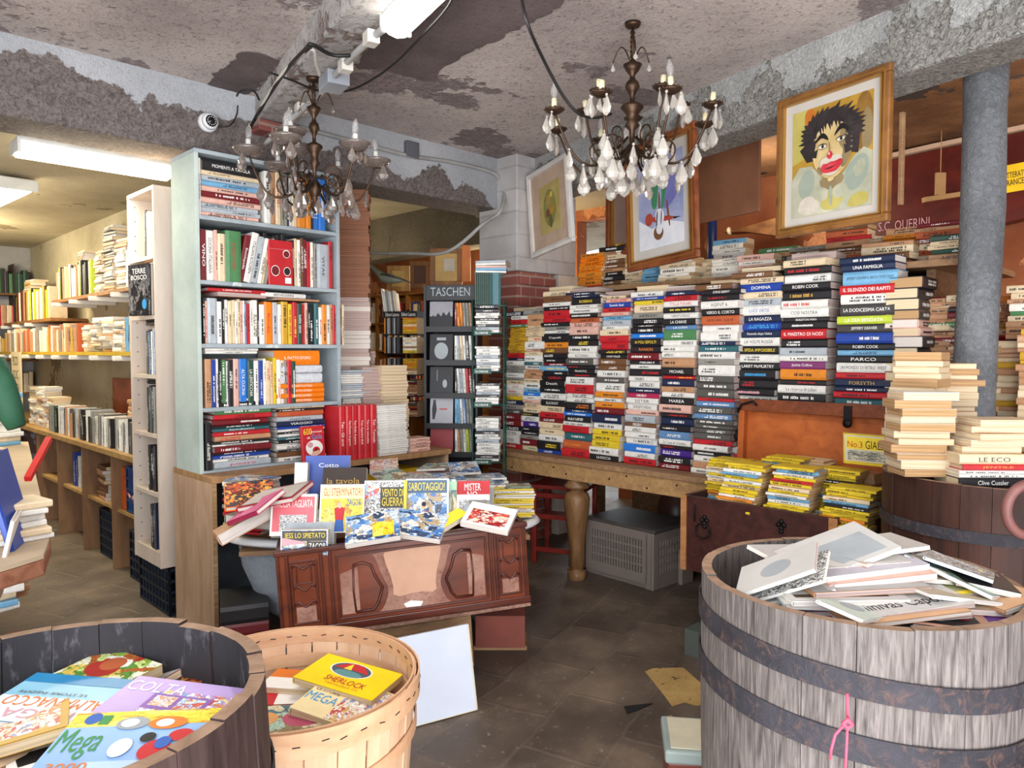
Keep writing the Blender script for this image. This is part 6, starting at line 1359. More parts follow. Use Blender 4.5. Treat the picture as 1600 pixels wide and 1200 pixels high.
# white board leaning below, terracotta block
wbM = basis((W(743, 1108, 2.88) - W(655, 1133, 2.76)).normalized(), (W(736, 962, 2.99) - W(743, 1108, 2.88)).normalized(), Vector((0, 0, 1)), W(743, 1108, 2.88))
xd = (W(743, 1108, 2.88) - W(655, 1133, 2.76)); xd.z = 0; xd.normalize(); up = Vector((-xd.y * .25, xd.x * .25, 1)).normalized(); nrm = xd.cross(up).normalized()
p0 = px3(743, 1108, 0.0); wbM = basis(xd, nrm, up, p0 - up * 0)
wb = empty('white_board', wbM, 'white melamine board leaning under the carved box', 'board')
MB().box(-.56, 0, -.0, .018, .0, .325).build('board', mat('melamine', '#ccd3e2', .35, 0, .03), wb, bevel=.001)
MB().box(-.006, .001, -.001, .0185, .0, .325).box(-.56, 0, -.001, .0185, 0, .004).build('edge_band', mat('edge_cream', '#cfc8b4', .5), wb)
tag(MB().box(-.17, .06, 3.38, 3.6, 0.02, .17).build('terracotta_block', mat('terracotta', '#7d4034', .7, 0, .2, 5)), 'dark terracotta block on the floor under the box corner', 'block')
# terracotta block sits on slats
tag(MB().box(-.18, .07, 3.4, 3.58, 0, .0195).build('wooden_batten', M_plank), 'thin batten under the terracotta block', 'batten')
# books on the floor at the left end of the tub
for q, (c, T) in enumerate((('R', .05), ('R', .05), ('R', .05), ('R', .055), ('k', .08))):
    p = W(352, 992, 3.15); z = sum((.05, .05, .05, .055)[:q]) + q * .0005
    book('bound_volume', lay((.3, -1, 0), (p.x - .02, p.y, z + .0), .1), .2, .28, T, c, 'p', None, True, f'{CNAME[c]} bound volume, {nth(5 - q)} from top on the floor beside the tub', 'book', 'bound volumes beside the tub', mark=False)
# ---------------- comics standing in the box
M_ = lambda x, y, z: CM @ Vector((x, y, z))
CGr = 'comics standing face out in the carved box'
def out_(px, py_bot, d, L, Wd, T, c, label, items, lean=.28, yaw=0.0, kind='comic_book', grp=CGr, back=True):
    p = W(px, py_bot, d)
    f = Vector((.05, -1, 0))
    o = book(kind, M_face(f, p, L, -lean, yaw), L, Wd, T, c, 'w', None, False, label, 'book', grp, mark=False)
    cover_face(o, round(L * 200) / 200, round(Wd * 200) / 200, max(.003, round(T * 1000) / 1000), items); return o
W_ = TXM['w']
out_(424, 838, 3.02, .17, .185, .03, 'w', 'comic with pink cover reading FACCIA TAGLIATA in the carved box', [full(TXM['w']), ('r', .04, .1, .92, .84, mat('print_pinkred', '#d8606a', .35)), ('t', .08, .68, .84, .18, ('FACCIA TAGLIATA', 'w')), ('r', .2, .1, .6, .4, ART['grey'])])
out_(500, 833, 3.06, .2, .185, .03, 'w', 'comic with yellow cover reading GLI STERMINATORI in the carved box', [full(TXM['w']), ('r', .03, .03, .94, .92, ART['yel']), ('r', .03, .7, .94, .26, mat('print_paleyel', '#f2e8a8', .4)), ('t', .08, .76, .86, .16, ('GLI STERMINATORI', 'r')), ('t', .6, .55, .32, .14, ('ZAGOR', 'b')), ('p', .3, .05, .3, .5, (TXM['r'], [(.2, .4), (.8, .4), (.9, .9), (.5, 1), (.1, .9)])), ('p', .34, .02, .22, .24, (TXM['b'], [(0, 0), (1, 0), (.9, 1), (.1, 1)])), ('e', .4, .5, .1, .12, mat('peach', '', .4))])
out_(569, 826, 3.1, .2, .18, .03, 'w', 'comic with dotted grey and yellow cover reading VENTO DI GUERRA', [full(TXM['w']), ('r', .02, .03, .96, .94, ART['grey']), ('r', 0, .6, .35, .3, ART['blue']), ('r', .38, .42, .56, .44, mat('print_char', '#3b3a36', .4)), ('t', .42, .66, .5, .16, ('VENTO DI', 'y')), ('t', .42, .46, .5, .18, ('GUERRA', 'y')), ('r', .93, 0, .07, 1, TXM['y'])])
out_(634, 824, 3.14, .205, .185, .03, 'w', 'comic with grey-blue cover reading SABOTAGGIO in the carved box', [full(TXM['w']), ('r', .02, .03, .94, .94, ART['bleu']), ('r', .02, .7, .94, .27, mat('print_steel', '#46607c', .4)), ('t', .06, .75, .84, .17, ('SABOTAGGIO!', 'y')), ('p', .25, .05, .35, .45, (TXM['r'], [(.1, 0), (.9, 0), (.8, .6), (.2, .6)])), ('e', .36, .36, .12, .14, mat('peach', '', .4)), ('e', .37, .42, .11, .1, TXM['k'])])
out_(696, 818, 3.2, .19, .05, .03, 'E', 'narrow green and black comic between the others in the carved box', [full(ART['land']), ('r', 0, .75, 1, .2, mat('print_pgreen', '#a9d0b0', .4))])
out_(712, 815, 3.22, .175, .15, .03, 'w', 'comic with red band reading MISTER NO in the carved box', [full(TXM['w']), ('r', 0, .66, 1, .34, TXM['r']), ('t', .26, .76, .48, .18, ('MISTER', 'w')), ('t', .34, .58, .3, .16, ('NO', 'w')), ('r', .1, .05, .8, .48, ART['grey'])])
out_(443, 866, 2.93, .1, .185, .05, 'w', 'comic reading JESS LO SPIETATO at the front of the carved box', [full(TXM['w']), ('r', .02, .0, .97, .98, ART['bleu']), ('r', .03, .56, .94, .4, mat('print_char', '', .4)), ('t', .08, .62, .86, .26, ('JESS LO SPIETATO', 'y')), ('r', .56, .14, .41, .4, mat('print_char', '', .4)), ('t', .6, .2, .36, .28, ('ZAGOR', 'w')), ('p', .02, .4, .5, .3, (mat('print_pink2', '#d8a0a8', .4), [(0, 0), (1, .2), (.9, .5), (0, 1)]))], lean=.15)
def slanted(px, py, zz, yaw, L, Wd, T, c, label, items, tx, ty): return put('comic_book', px, py, zz, yaw, L, Wd, T, c, label, items, tx, ty, 'w', CGr)
slanted(582, 822, .745, 10, .17, .2, .02, 'w', 'comic with blue and orange picture leaning flat in the carved box', [full(ART['bleu']), ('r', .5, .1, .4, .5, ART['yel'])], 24, -4)
slanted(655, 818, .74, -8, .16, .2, .02, 'w', 'comic with blue boats picture leaning flat in the carved box', [full(ART['bleu'])], 22, 4)
slanted(765, 806, .755, -14, .16, .19, .02, 'w', 'comic with red horse picture leaning at the far end of the carved box', [full(TXM['w']), ('r', .1, .1, .8, .6, ART['red'])], 20, 4)
slanted(700, 812, .745, -40, .17, .06, .02, 'y', 'yellow spined thin comic wedged in the carved box', [full(TXM['y'])], 20, 0)
# fans of upright comics behind and before them (thin white spines)
def fan_(kind, px, py, d, k, where, dirx=-1, step=.009, L=.17, Wd=.16, lean=.3, cols='wwgs', grp=CGr, f=Vector((.05, -1, 0)), side=0.0):
    for j in range(k):
        p = W(px, py, d) + Vector((side * j, step * j, 0.0))
        c = rr.choice(cols)
        book(kind, M_face(f, p, L + rr.uniform(-.008, .008), -lean, rr.uniform(-.03, .03)), L, Wd, .006, c, 'w', None, False, f'thin {CNAME[c]} comic, {nth(j + 1)} from front of {where}', 'book', grp, mark=False)
fan_('thin_comic', 446, 858, 2.99, 9, 'the fan behind the JESS comic', L=.1, Wd=.19, lean=.15)
fan_('thin_comic', 540, 850, 2.98, 8, 'the slanting bundle under the STERMINATORI comic', L=.1, Wd=.09, lean=.1, side=.006)
fan_('thin_comic', 725, 822, 3.14, 8, 'the bundle under the red band comic', L=.09, Wd=.08, lean=.1, side=.004)
for q, (px, py, d) in enumerate(((424, 838, 3.055), (500, 833, 3.095), (569, 826, 3.135), (634, 824, 3.175), (712, 815, 3.255))):
    fan_('thin_comic', px, py, d, 4, 'the bundle backing the ' + ('FACCIA', 'STERMINATORI', 'VENTO', 'SABOTAGGIO', 'MISTER')[q] + ' comic', step=.007, L=.15, Wd=.17, lean=.28)
# ---------------- heaps of comics in the tub
TG = 'comics heaped in the bathtub'
tz = .565
MB().box(-.66, .66, -.28, .28, .5, .52).build('inner_board', M_plank, tb)
def cpile(px, py, d, k, yaw, where, L=.205, Wd=.155, T=(.008, .013), cols='wwwy', fan=(0, 0), z0=.521, kind='pocket_comic', page='w'):
    p = W(px, py, d); z = z0; f = rotz(radians(yaw)) @ Vector((0, -1, 0)); y = -f; x = y.cross(ZV)
    for j in range(k):
        t = round(rr.uniform(*T) * 1000) / 1000; c = rr.choice(cols)
        q = Vector((p.x, p.y, z)) + x * (rr.uniform(-.01, .01) + fan[0] * j) + y * (rr.uniform(-.008, .008) + fan[1] * j)
        o = book(kind, lay(f, q, rr.uniform(-.07, .07)), L, Wd, t, c, page, None, False, f'{CNAME[c]} comic, {nth(k - j)} from top of {where}', 'book', TG, 'k' if rr.random() < .6 else 'r', mark=rr.random() < .5)
        if j == k - 1: cover_face(o, round(L * 200) / 200, round(Wd * 200) / 200, t, [full(rr.choice([ART['grey'], ART['bleu'], ART['pale'], ART['land']]))])
        z += t + .0004
    return z
cpile(716, 790, 3.62, 19, 8, 'the long pile at the tub right end', L=.22, fan=(.001, .0008))
cpile(770, 800, 3.62, 14, 4, 'the low pile by the tub rim', L=.2, fan=(.001, .0006), z0=.57)
cpile(665, 770, 3.78, 22, -6, 'the pile in front of the wire rack', L=.2)
cpile(600, 775, 3.72, 21, -12, 'the middle tub pile', L=.2, cols='wgTB', page='p')
cpile(560, 775, 3.6, 20, -25, 'the tub pile under the red albums', L=.2, cols='wgT', page='p')
cpile(690, 760, 3.95, 20, 0, 'the rear tub pile nearest the counter end', L=.2, cols='wyGB', page='p')
cpile(620, 765, 3.92, 19, 5, 'the rear tub pile below the white journals', L=.2, cols='TgBw', page='p')
cpile(730, 770, 3.75, 20, 15, 'the tall tub pile turned to the wall', L=.21)
for q, (px, py, z, yaw, key) in enumerate(((700, 745, .80, 12, 'bleu'), (655, 748, .79, -20, 'grey'), (610, 742, .79, 30, 'land'), (725, 730, .81, 10, 'bleu'), (640, 765, .775, 15, 'grey'), (585, 760, .775, -12, 'pale'), (680, 728, .80, -8, 'land'), (745, 752, .79, 5, 'grey'), (560, 755, .77, 40, 'grey'), (600, 725, .80, 10, 'pale'))):
    put('pocket_comic', px, py, z, yaw, .2, .15, .01, 'w', f'loose comic lying cover up, {nth(q + 1)} of those strewn over the tub heap', [full(ART[key])], rr.uniform(-5, 8), rr.uniform(-5, 5), 'w', TG)
# left end: books and albums
def lbk(px, py, z, yaw, L, Wd, T, c, label, items=None, tx=0, ty=0, title=None): return put('album', px, py, z, yaw, L, Wd, T, c, label, items, tx, ty, 'w', 'albums at the left end of the tub', True, title)
cpile(350, 822, 3.35, 16, -12, 'the mixed pile at the tub left end', L=.2, cols='wLgkr', T=(.008, .02), z0=.57)
lbk(430, 772, .80, -10, .2, .26, .02, 'r', 'dark red open album lying over the left tub heap', [full(mat('print_wine', '#7d2430', .4)), ('r', .05, .1, .9, .85, mat('print_grey3', '#b9b2ac', .5))], 8, -14)
lbk(398, 790, .77, 60, .22, .16, .02, 'm', 'pink and black thick book tilted on the left tub heap', [full(mat('print_hot', '#c8508a', .4))], 10, -30)
lbk(390, 770, .79, 20, .2, .2, .02, 'f', 'orange and black picture book at the back of the left tub heap', [full(ART['fire'])], 20, 5)
lbk(380, 808, .70, 30, .2, .26, .05, 'T', 'thick tan book slanting on the left tub heap', None, 6, -25)
lbk(420, 800, .68, -20, .22, .3, .05, 'g', 'thick grey album under the slanting books in the tub', None, 0, 0)
out_(478, 778, 3.5, .2, .21, .03, 'b', 'blue album with white script standing at the tub back', [full(mat('print_cobalt', '#3f58a8', .4)), ('t', .3, .72, .45, .1, ('Cotto', 'w'))], lean=.2, kind='album', grp='albums at the left end of the tub')
out_(505, 790, 3.4, .17, .2, .045, 'k', 'dark brown thick album reading la tavola d oro', [full(mat('print_darkbrown', '#3a2c24', .4)), ('t', .1, .55, .75, .16, ('la tavola', 'g')), ('t', .4, .3, .4, .16, ("d'oro", 'g'))], lean=.35, kind='album', grp='albums at the left end of the tub')
out_(462, 780, 3.45, .17, .06, .04, 'w', 'white narrow book standing beside the blue album', [full(TXM['w'])], lean=.2, kind='album', grp='albums at the left end of the tub')
# ================================================================ under the table: pet crate, red step stool
M_pet = mat('pet_plastic', '#81766f', .5, 0, .05)
pA, pB = px3(913, 893, 0), px3(1024, 926, 0)
px_ = (pB - pA).normalized(); pl_ = (pB - pA).length; pyv = ZV.cross(px_)
PM = basis(px_, pyv, ZV, pA)
pc = empty('pet_crate', PM, 'grey-brown plastic pet crate with slotted sides under the plank table', 'crate')
ph_, pd_ = .36, .42
def slotted(x0, x1, zr, n, th, Mx, rows, parent, nm):
    mb = MB(); z0, z1 = zr; rh = (z1 - z0) / rows
    mb.box(x0 - .04, x0, 0, th, .03, z1 + .04, M=Mx); mb.box(x1, x1 + .04, 0, th, .03, z1 + .04, M=Mx); mb.box(x0, x1, 0, th, .03, z0, M=Mx); mb.box(x0, x1, 0, th, z1, z1 + .04, M=Mx)
    w = (x1 - x0) / n
    for r in range(rows):
        mb.box(x0, x1, 0, th, z0 + rh * r + rh * .8, z0 + rh * (r + 1), M=Mx)
        for k in range(n + 1): 
            if k < n: mb.box(x0 + k * w, x0 + k * w + w * .5, .001, th - .001, z0 + rh * r, z0 + rh * r + rh * .8, M=Mx)
    mb.build(nm, M_pet, parent)
slotted(.05, pl_ - .1, (.09, ph_ - .06), 19, .012, Matrix.Identity(4), 4, pc, 'front_wall')
slotted(.05, pd_ - .06, (.09, ph_ - .06), 12, .012, T3(pl_ - .02, 0, 0) @ rotz(pi / 2), 4, pc, 'side_wall')
MB().box(pl_ - .08, pl_ - .02, .0, .02, .0, ph_ - .02).box(pl_ - .04, pl_ - .018, .0, .06, .0, ph_ - .02).build('corner_post', M_pet, pc, bevel=.008, seg=3)
MB().box(-.005, pl_ - .01, 0, pd_, ph_ - .025, ph_).build('roof', mat('pet_dark', '#4b4643', .5), pc, bevel=.01, seg=3)
MB().box(0, pl_ - .02, .015, pd_, .0, .03).box(0, .012, .01, pd_, .03, ph_ - .02).box(0, pl_ - .02, pd_ - .012, pd_, .03, ph_ - .02).build('base', M_pet, pc, bevel=.004)
MB().box(pl_ + .0, pl_ + .03, .22, .34, .0, ph_ * .6).build('door_latch', M_pet, pc, bevel=.006)
M_red = mat('red_lacquer', '#7e241c', .4, 0, .2, 10)
stl = empty('red_stool', Matrix.Identity(4), 'small red wooden step stool behind the turned leg', 'stool')
q0 = W(850, 862, 4.95); q1 = W(958, 862, 4.95); gz = 0
SM_ = T3(.13, 4.84, 0) @ rotz(radians(-22)); 
for x in (0, .34):
    for y in (0, .26): MB().box(x, x + .03, y, y + .03, 0, .5 if y == 0 else .62).build('leg', M_red, stl, SM_, bevel=.003)
for z in (.08, .3, .44):
    MB().box(.03, .34, 0, .02, z, z + .03).build('rung', M_red, stl, SM_, bevel=.002)
MB().box(-.01, .38, -.01, .29, .5, .525).build('seat', M_red, stl, SM_, bevel=.004)
MB().box(.03, .34, .1, .26, .28, .3).build('step', M_red, stl, SM_, bevel=.002)
tag(MB().lathe([(.001, 0), (.09, 0), (.13, .12), (.15, .28), (.12, .4), (.08, .46), (.09, .5), (.07, .5), (.06, .45), (.001, .44)], 28, M=T3(1.13, 4.98, 0)).build('clay_jar', mat('jar_brown', '#4a2f28', .35, 0, .2, 6)), 'dark brown glazed clay jar in the shadow under the table', 'jar')
# yellow stained patch of paper on the floor, box by the barrel, leaflets
def on_floor(pts): return [tuple(px3(x, y, 0)[:2]) for x, y in pts]
tag(MB().prism(on_floor([(1008, 1050), (1020, 1045), (1068, 1044), (1088, 1062), (1112, 1082), (1112, 1100), (1088, 1103), (1070, 1098), (1050, 1104), (1040, 1090)]), .0005, .003, 'z').build('cardboard_scrap', plaster('scrap', [(0.3, '#a3824f'), (0.7, '#c3a468')], ('#6b5130', .3), 6, peel=('#5a4630', .62, 14), bump=.05)), 'flat ochre cardboard scrap trodden onto the stone floor', 'scrap')
for q, pts in enumerate(([(1035, 1122), (1050, 1119), (1053, 1127), (1040, 1130)], [(1042, 1172), (1060, 1166), (1072, 1175), (1060, 1182), (1044, 1180)], [(975, 1105), (1000, 1102), (1020, 1100), (998, 1110), (980, 1116)])):
    tag(MB().prism(on_floor(pts), .0005, .004, 'z').build('paper_litter', mat(('l1', 'l2', 'l3')[q], ('#b3914f', '#9a6a3e', '#17161a')[q], .7)), ('small ochre paper crumb', 'orange-brown leaf-like scrap', 'crumpled black strip')[q] + ' lying on the stone floor', 'scrap')
bx2 = empty('lidded_box', Matrix.Identity(4), 'red-brown box with grey-green lid on the floor behind the big barrel', 'box')
p = px3(1092, 1175, .0)
Bm = T3(.455, 2.10, 0) @ rotz(radians(-8))
MB().box(0, .22, 0, .2, 0, .20).build('body', mat('box_red', '#6e3326', .4, 0, .15), bx2, Bm, bevel=.006)
MB().box(-.008, .228, -.008, .208, .20, .24).build('lid', mat('lid_green', '#8f9c98', .5), bx2, Bm, bevel=.008)
MB().box(.01, .21, .01, .19, .2401, .243).build('lid_pad', mat('pad_cream', '#c9c2aa', .7), bx2, Bm)
# ================================================================ chandeliers
rr = random.Random(99)
M_brass = mat('aged_brass', '#7a5530', .35, .85, .25, 20)
M_brassd = mat('dark_brass', '#4a382c', .45, .8, .25, 20)
M_candle = mat('candle_ivory', '#d9cfab', .5); M_candlew = mat('candle_white', '#dcd9d2', .5)
def crystal_m(name, col, a):
    if name in MATS: return MATS[name]
    m, nt, ns, lk, bs = _new(name); bs.inputs['Base Color'].default_value = lin(col); bs.inputs['Roughness'].default_value = .12
    bs.inputs['Transmission Weight'].default_value = .55; bs.inputs['IOR'].default_value = 1.5
    f = _noise(nt, _coord(nt), 60, 2); lk.new(_ramp(nt, f, [(.3, tuple(x * .8 for x in lin(col)[:3]) + (1,)), (.7, col)]), bs.inputs['Base Color'])
    MATS[name] = m; return m
M_cry = crystal_m('dusty_crystal', '#d9d3ca', .6); M_cryd = crystal_m('smoky_crystal', '#8d8078', .5)
M_bulb = glass('bulb_glass', '#ffffff', .02, .3)
_drop = {}
def drop_mesh(kind):
    if kind in _drop: return _drop[kind]
    mb = MB()
    if kind == 'drop': # faceted pendeloque, hangs down from origin, height 1, width .62
        pr = [(.001, 0), (.08, -.04), (.18, -.28), (.33, -.6), (.24, -.85), (.001, -1)]
        mb.lathe(pr, 8, smooth=False, M=Matrix.Diagonal((1, .45, 1, 1)))
    else: mb.ball((0, 0, 0), .5, 8)
    me = mb.mesh('crystal'); me.materials.append(None); _drop[kind] = me; return me
def drop(parent, p, h, m, a=0.0, nm='crystal_drop'):
    o = _obj(drop_mesh('drop'), nm, m, parent); o.matrix_local = T3(*p) @ rotz(a) @ Matrix.Diagonal((h, h, h, 1)); 
    b = _obj(drop_mesh('bead'), 'crystal_bead', m, o); b.matrix_local = T3(0, 0, .07) @ Matrix.Diagonal((.16, .16, .16, 1))
    return o
def chandelier(loc, ztop, label, R, n, z_pan, z_root, z_low, upper, m_arm, m_can, m_cry, bulbs, dish, dropk=1.0, seed=1, ring=()):
    r_ = random.Random(seed); x, y = loc
    root = empty('chandelier', T3(x, y, ztop), label, 'chandelier'); Z = lambda z: z - ztop
    c = MB()
    c.tube([(0, 0, 0), (0, 0, Z(z_pan + .24))], .006, 6)
    c.lathe([(.001, -.0), (.035, -.0), (.03, -.015), (.001, -.02)], 14)
    z = z_pan + .22
    while z < ztop - .03: c.lathe([(.009, -.004), (.012, 0), (.009, .004), (.006, 0), (.009, -.004)], 8, M=T3(0, 0, Z(z)) @ rotx(pi / 2)); z += .02
    c.build('suspension_rod', m_arm, root)
    b = MB(); zc = z_pan
    prof = [(.001, zc + .25), (.012, zc + .24), (.045, zc + .225), (.03, zc + .20), (.012, zc + .18), (.014, zc + .165), (.03, zc + .15), (.035, zc + .13), (.02, zc + .11), (.012, zc + .095), (.012, zc + .07), (.05, zc + .055), (.055, zc + .045), (.03, zc + .02), (.022, zc - .01), (.035, zc - .03), (.014, zc - .05), (.012, z_root + .03), (.035, z_root + .01), (.045, z_root - .02), (.03, z_root - .05), (.014, z_root - .07), (.03, z_root - .09), (.02, z_root - .11), (.001, z_root - .13)]
    b.lathe([(rr_ * (.72 if dish else .9), Z(zz)) for rr_, zz in prof], 20)
    b.build('central_column', m_arm, root)
    def arm(a, Rr, zp, zr, zl, candle_h, bulb, kind):
        ca, sa = cos(a), sin(a); am = MB(); pts = []
        N_ = 18
        for i in range(N_ + 1):
            t = i / N_; rad = .03 + (Rr - .03) * (t ** .9) + .02 * sin(pi * t)
            zz = zr + (zp - .012 - zr) * t ** 2.6 - (zr - zl) * sin(pi * min(1, t * 1.05)) ** 1.0
            pts.append((rad * ca, rad * sa, Z(zz)))
        am.tube(pts, [.0065 - .002 * i / N_ for i in range(N_ + 1)], 7)
        # inner scroll
        sc_ = []; cr = Rr * .42
        for i in range(15):
            q = i / 14; an = -pi / 2 + q * 2.0 * pi; rq = .055 * (1 - .62 * q)
            sc_.append(((cr + rq * cos(an)) * ca, (cr + rq * cos(an)) * sa, Z(zl + .075 + rq * sin(an))))
        am.tube(sc_, .0035, 6)
        ao = am.build('arm', m_arm, root)
        px_, py_ = Rr * ca, Rr * sa
        d = MB()
        if dish: d.lathe([(.008, Z(zp) - .022), (.04, Z(zp) - .018), (.062, Z(zp) + .002), (.07, Z(zp) + .014), (.067, Z(zp) + .015), (.058, Z(zp) + .004), (.008, Z(zp) - .012)], 20, M=T3(px_, py_, 0))
        else:
            d.lathe([(.006, Z(zp) - .014), (.02, Z(zp) - .010), (.036, Z(zp) - .0), (.04, Z(zp) + .008), (.036, Z(zp) + .006), (.02, Z(zp) - .004), (.006, Z(zp) - .004)], 16, M=T3(px_, py_, 0))
            for k in range(12): d.ball((px_ + .039 * cos(k * pi / 6), py_ + .039 * sin(k * pi / 6), Z(zp) + .008), .005, 6)
        d.build('drip_pan', m_cry if dish else m_arm, ao)
        tl = (r_.uniform(-.08, .08), r_.uniform(-.08, .08))
        cm = MB(); cm.tube([(0, 0, 0), (0, 0, candle_h)], .0115, 12); co = cm.build('candle_sleeve', m_can, ao, T3(px_, py_, Z(zp)) @ rotx(tl[0]) @ roty(tl[1]))
        if bulb:
            MB().lathe([(.007, 0), (.012, .012), (.0155, .028), (.012, .045), (.005, .06), (.001, .066)], 12, M=T3(0, 0, candle_h)).build('bulb', M_bulb, co)
        for k in range(kind):
            q = a + (k - (kind - 1) / 2) * 1.9; rp = .045 if dish else .038
            drop(root, (px_ + rp * cos(q) , py_ + rp * sin(q), Z(zp) - .006 - .012), (.062 + r_.uniform(-.006, .014)) * dropk, m_cry, r_.uniform(0, pi))
        # one under the arm belly
        j = 9; drop(root, (pts[j][0], pts[j][1], pts[j][2] - .012),   .078 * dropk, m_cry, r_.uniform(0, pi)); j = 5; drop(root, (pts[j][0], pts[j][1], pts[j][2] - .012), .066 * dropk, m_cry, r_.uniform(0, pi)); j = 13; drop(root, (pts[j][0], pts[j][1], pts[j][2] - .012), .07 * dropk, m_cry, r_.uniform(0, pi))
    for k in range(n): arm(2 * pi * (k + .35) / n, R * (1 + r_.uniform(-.02, .02)), z_pan, z_root, z_low, .052, bulbs and (k % 2 == 0 or bulbs > 1), 2)
    for k in range(upper): arm(2 * pi * (k + .1) / upper, R * .62, z_pan + .06, z_root + .05, z_low + .06, .05, bulbs > 1 and k % 2 == 0, 2)
    for (rq, zq, nq, hq) in ring:
        for k in range(nq): drop(root, (rq * cos(2 * pi * k / nq + zq), rq * sin(2 * pi * k / nq + zq), Z(zq)), hq, m_cry, r_.uniform(0, pi))
    # three little crook arms at the crown
    for k in range(3):
        a = 2 * pi * k / 3 + .5; cr = MB(); zc2 = z_pan + .23
        cr.tube([((.01 + t * .08 + .0) * cos(a), (.01 + t * .08) * sin(a), Z(zc2 + .07 * sin(pi * t * .95) + .01)) for t in [i / 10 for i in range(11)]], .003, 6)
        cr.build('crown_crook', m_arm, root); drop(root, (.09 * cos(a), .09 * sin(a), Z(zc2 + .012)), .03, m_cry)
    return root
chandelier((.513, 3.19), 2.795, 'large brass chandelier with ivory candles and many clear drops near the paintings', .345, 8, 2.395, 2.26, 2.17, 5, M_brassd, M_candle, M_cry, 1, False, 1.15, 5,
           ring=((.045, 2.155, 5, .085), (.10, 2.2, 8, .09), (.17, 2.235, 8, .085)))
chandelier((-.915, 3.45), 2.66, 'smaller dusty chandelier with glass pans hanging before the blue bookcase', .29, 6, 2.30, 2.17, 2.09, 3, M_brassd, M_candlew, M_cryd, 2, True, 1.0, 8, ring=((.06, 2.10, 4, .07), (.2, 2.13, 5, .08)))
# ================================================================ lamps, cables, pipes
M_lamp = emit('lamp_cold', '#fffaf0', 9.0); M_lampw = emit('lamp_warm', '#fff3d2', 11.0); M_tray = mat('lamp_tray', '#c9c8c4', .5)
def tube_lamp(P0, P1, w, label, m=M_lamp, power=0, col=(1, 1, 1)):
    P0, P1 = Vector(P0), Vector(P1); x = (P1 - P0); L = x.length; x.normalize(); y = ZV.cross(x)
    root = empty('tube_lamp', basis(x, y, ZV, P0), label, 'lamp')
    MB().box(0, L, -w / 2, w / 2, .03, .055).build('tray', M_tray, root, bevel=.004)
    pr = [(-w / 2, .03), (-w / 2 * .95, .0), (-w / 2 * .55, -.03), (0, -.038), (w / 2 * .55, -.03), (w / 2 * .95, 0), (w / 2, .03)]
    MB().prism(pr, .004, L - .004, 'x').build('diffuser', m, root, bevel=.006)
    for e_ in (0, L): MB().box(e_ - .008, e_ + .008, -w / 2 - .003, w / 2 + .003, -.02, .05).build('end_cap', M_tray, root, bevel=.004)
    if power:
        c = (P0 + P1) / 2; l = bpy.data.lights.new('lamp_light', 'AREA'); l.shape = 'RECTANGLE'; l.size = L * .9; l.size_y = w; l.energy = power; l.color = col
        o = bpy.data.objects.new('lamp_light', l); COL.objects.link(o); o.parent = root; o.matrix_local = T3(L / 2, 0, -.045)
    return root
tube_lamp(SN(-4.34, .87, 2.40), SN(-4.34, 1.60, 2.40), .17, 'white tube lamp on the back beam over the left aisle', M_lampw, 14, (1, .93, .74))
tube_lamp(px3(30, 292, 2.42), px3(-90, 352, 2.42), .2, 'second white tube lamp deeper in the left aisle at the frame edge', M_lampw, 18, (1, .9, .66))
tube_lamp(Vector((-.44, 2.84, 2.62)), Vector((.19, 1.78, 2.62)), .12, 'bright white tube lamp on the middle beam overhead', M_lamp, 10, (1, .98, .94))
point('aisle_lamp', SN(-7.6, 1.0, 2.2), 30, (1, .86, .58), .15)
point('middle_room_lamp', SN(-6.6, 3.6, 2.0), 22, (1, .84, .58), .15)
point('middle_room_lamp', SN(-5.2, 5.1, 2.2), 34, (1, .8, .5), .12)
point('back_room_lamp', SN(-2.4, 4.9, 2.45), 14, (1, .9, .76), .12)
point('back_room_lamp', SN(-.3, 4.7, 2.4), 15, (1, .86, .68), .12)
def cable(name, pts, r, m, label, cat='cable', n=6): return tag(MB().tube([Vector(p) for p in pts], r, n).build(name, m), label, cat)
def curve(pts, k=6):
    pts = [Vector(p) for p in pts]; out = []
    for i in range(len(pts) - 1):
        p0, p1, p2, p3 = pts[max(i - 1, 0)], pts[i], pts[i + 1], pts[min(i + 2, len(pts) - 1)]
        for j in range(k):
            t = j / k; out.append(.5 * ((2 * p1) + (-p0 + p2) * t + (2 * p0 - 5 * p1 + 4 * p2 - p3) * t * t + (-p0 + 3 * p1 - 3 * p2 + p3) * t ** 3))
    return out + [pts[-1]]
M_cab = mat('cable_black', '#1c1b1c', .5); M_cabw = mat('cable_white', '#c9c4bb', .5); M_pipe = mat('conduit_grey', '#9b9a98', .5)
def Cz(px, py, z): return px3(px, py, z)
for q, (pts, m, r, lb) in enumerate(((((318, 250), (372, 225), (408, 168), (440, 118), (478, 76), (488, 70), (520, 86), (560, 84), (576, 66)), M_cab, .008, 'thick black cable looped along the middle beam'),
        (((330, 255), (385, 205), (420, 150), (452, 105), (485, 74)), M_cab, .007, 'second black cable running down the middle beam'),
        (((400, 185), (412, 160), (428, 135), (447, 108), (486, 76), (494, 100), (500, 118)), M_cabw, .007, 'cream cable hanging in a loop on the middle beam'),
        (((420, 113), (455, 125), (500, 142), (550, 140), (610, 105), (665, 50), (700, 10), (712, -20)), M_cab, .005, 'long thin cable swooping from the middle beam to the tube lamp'),
        (((370, 150), (376, 142), (396, 142), (405, 156)), M_cab, .005, 'short curl of black cable at the beam corner'))):
    zz = [2.60 if q < 3 else 2.62] * len(pts)
    cable('power_cable', curve([Cz(x, y, z) for (x, y), z in zip(pts, zz)]), r, m, lb)
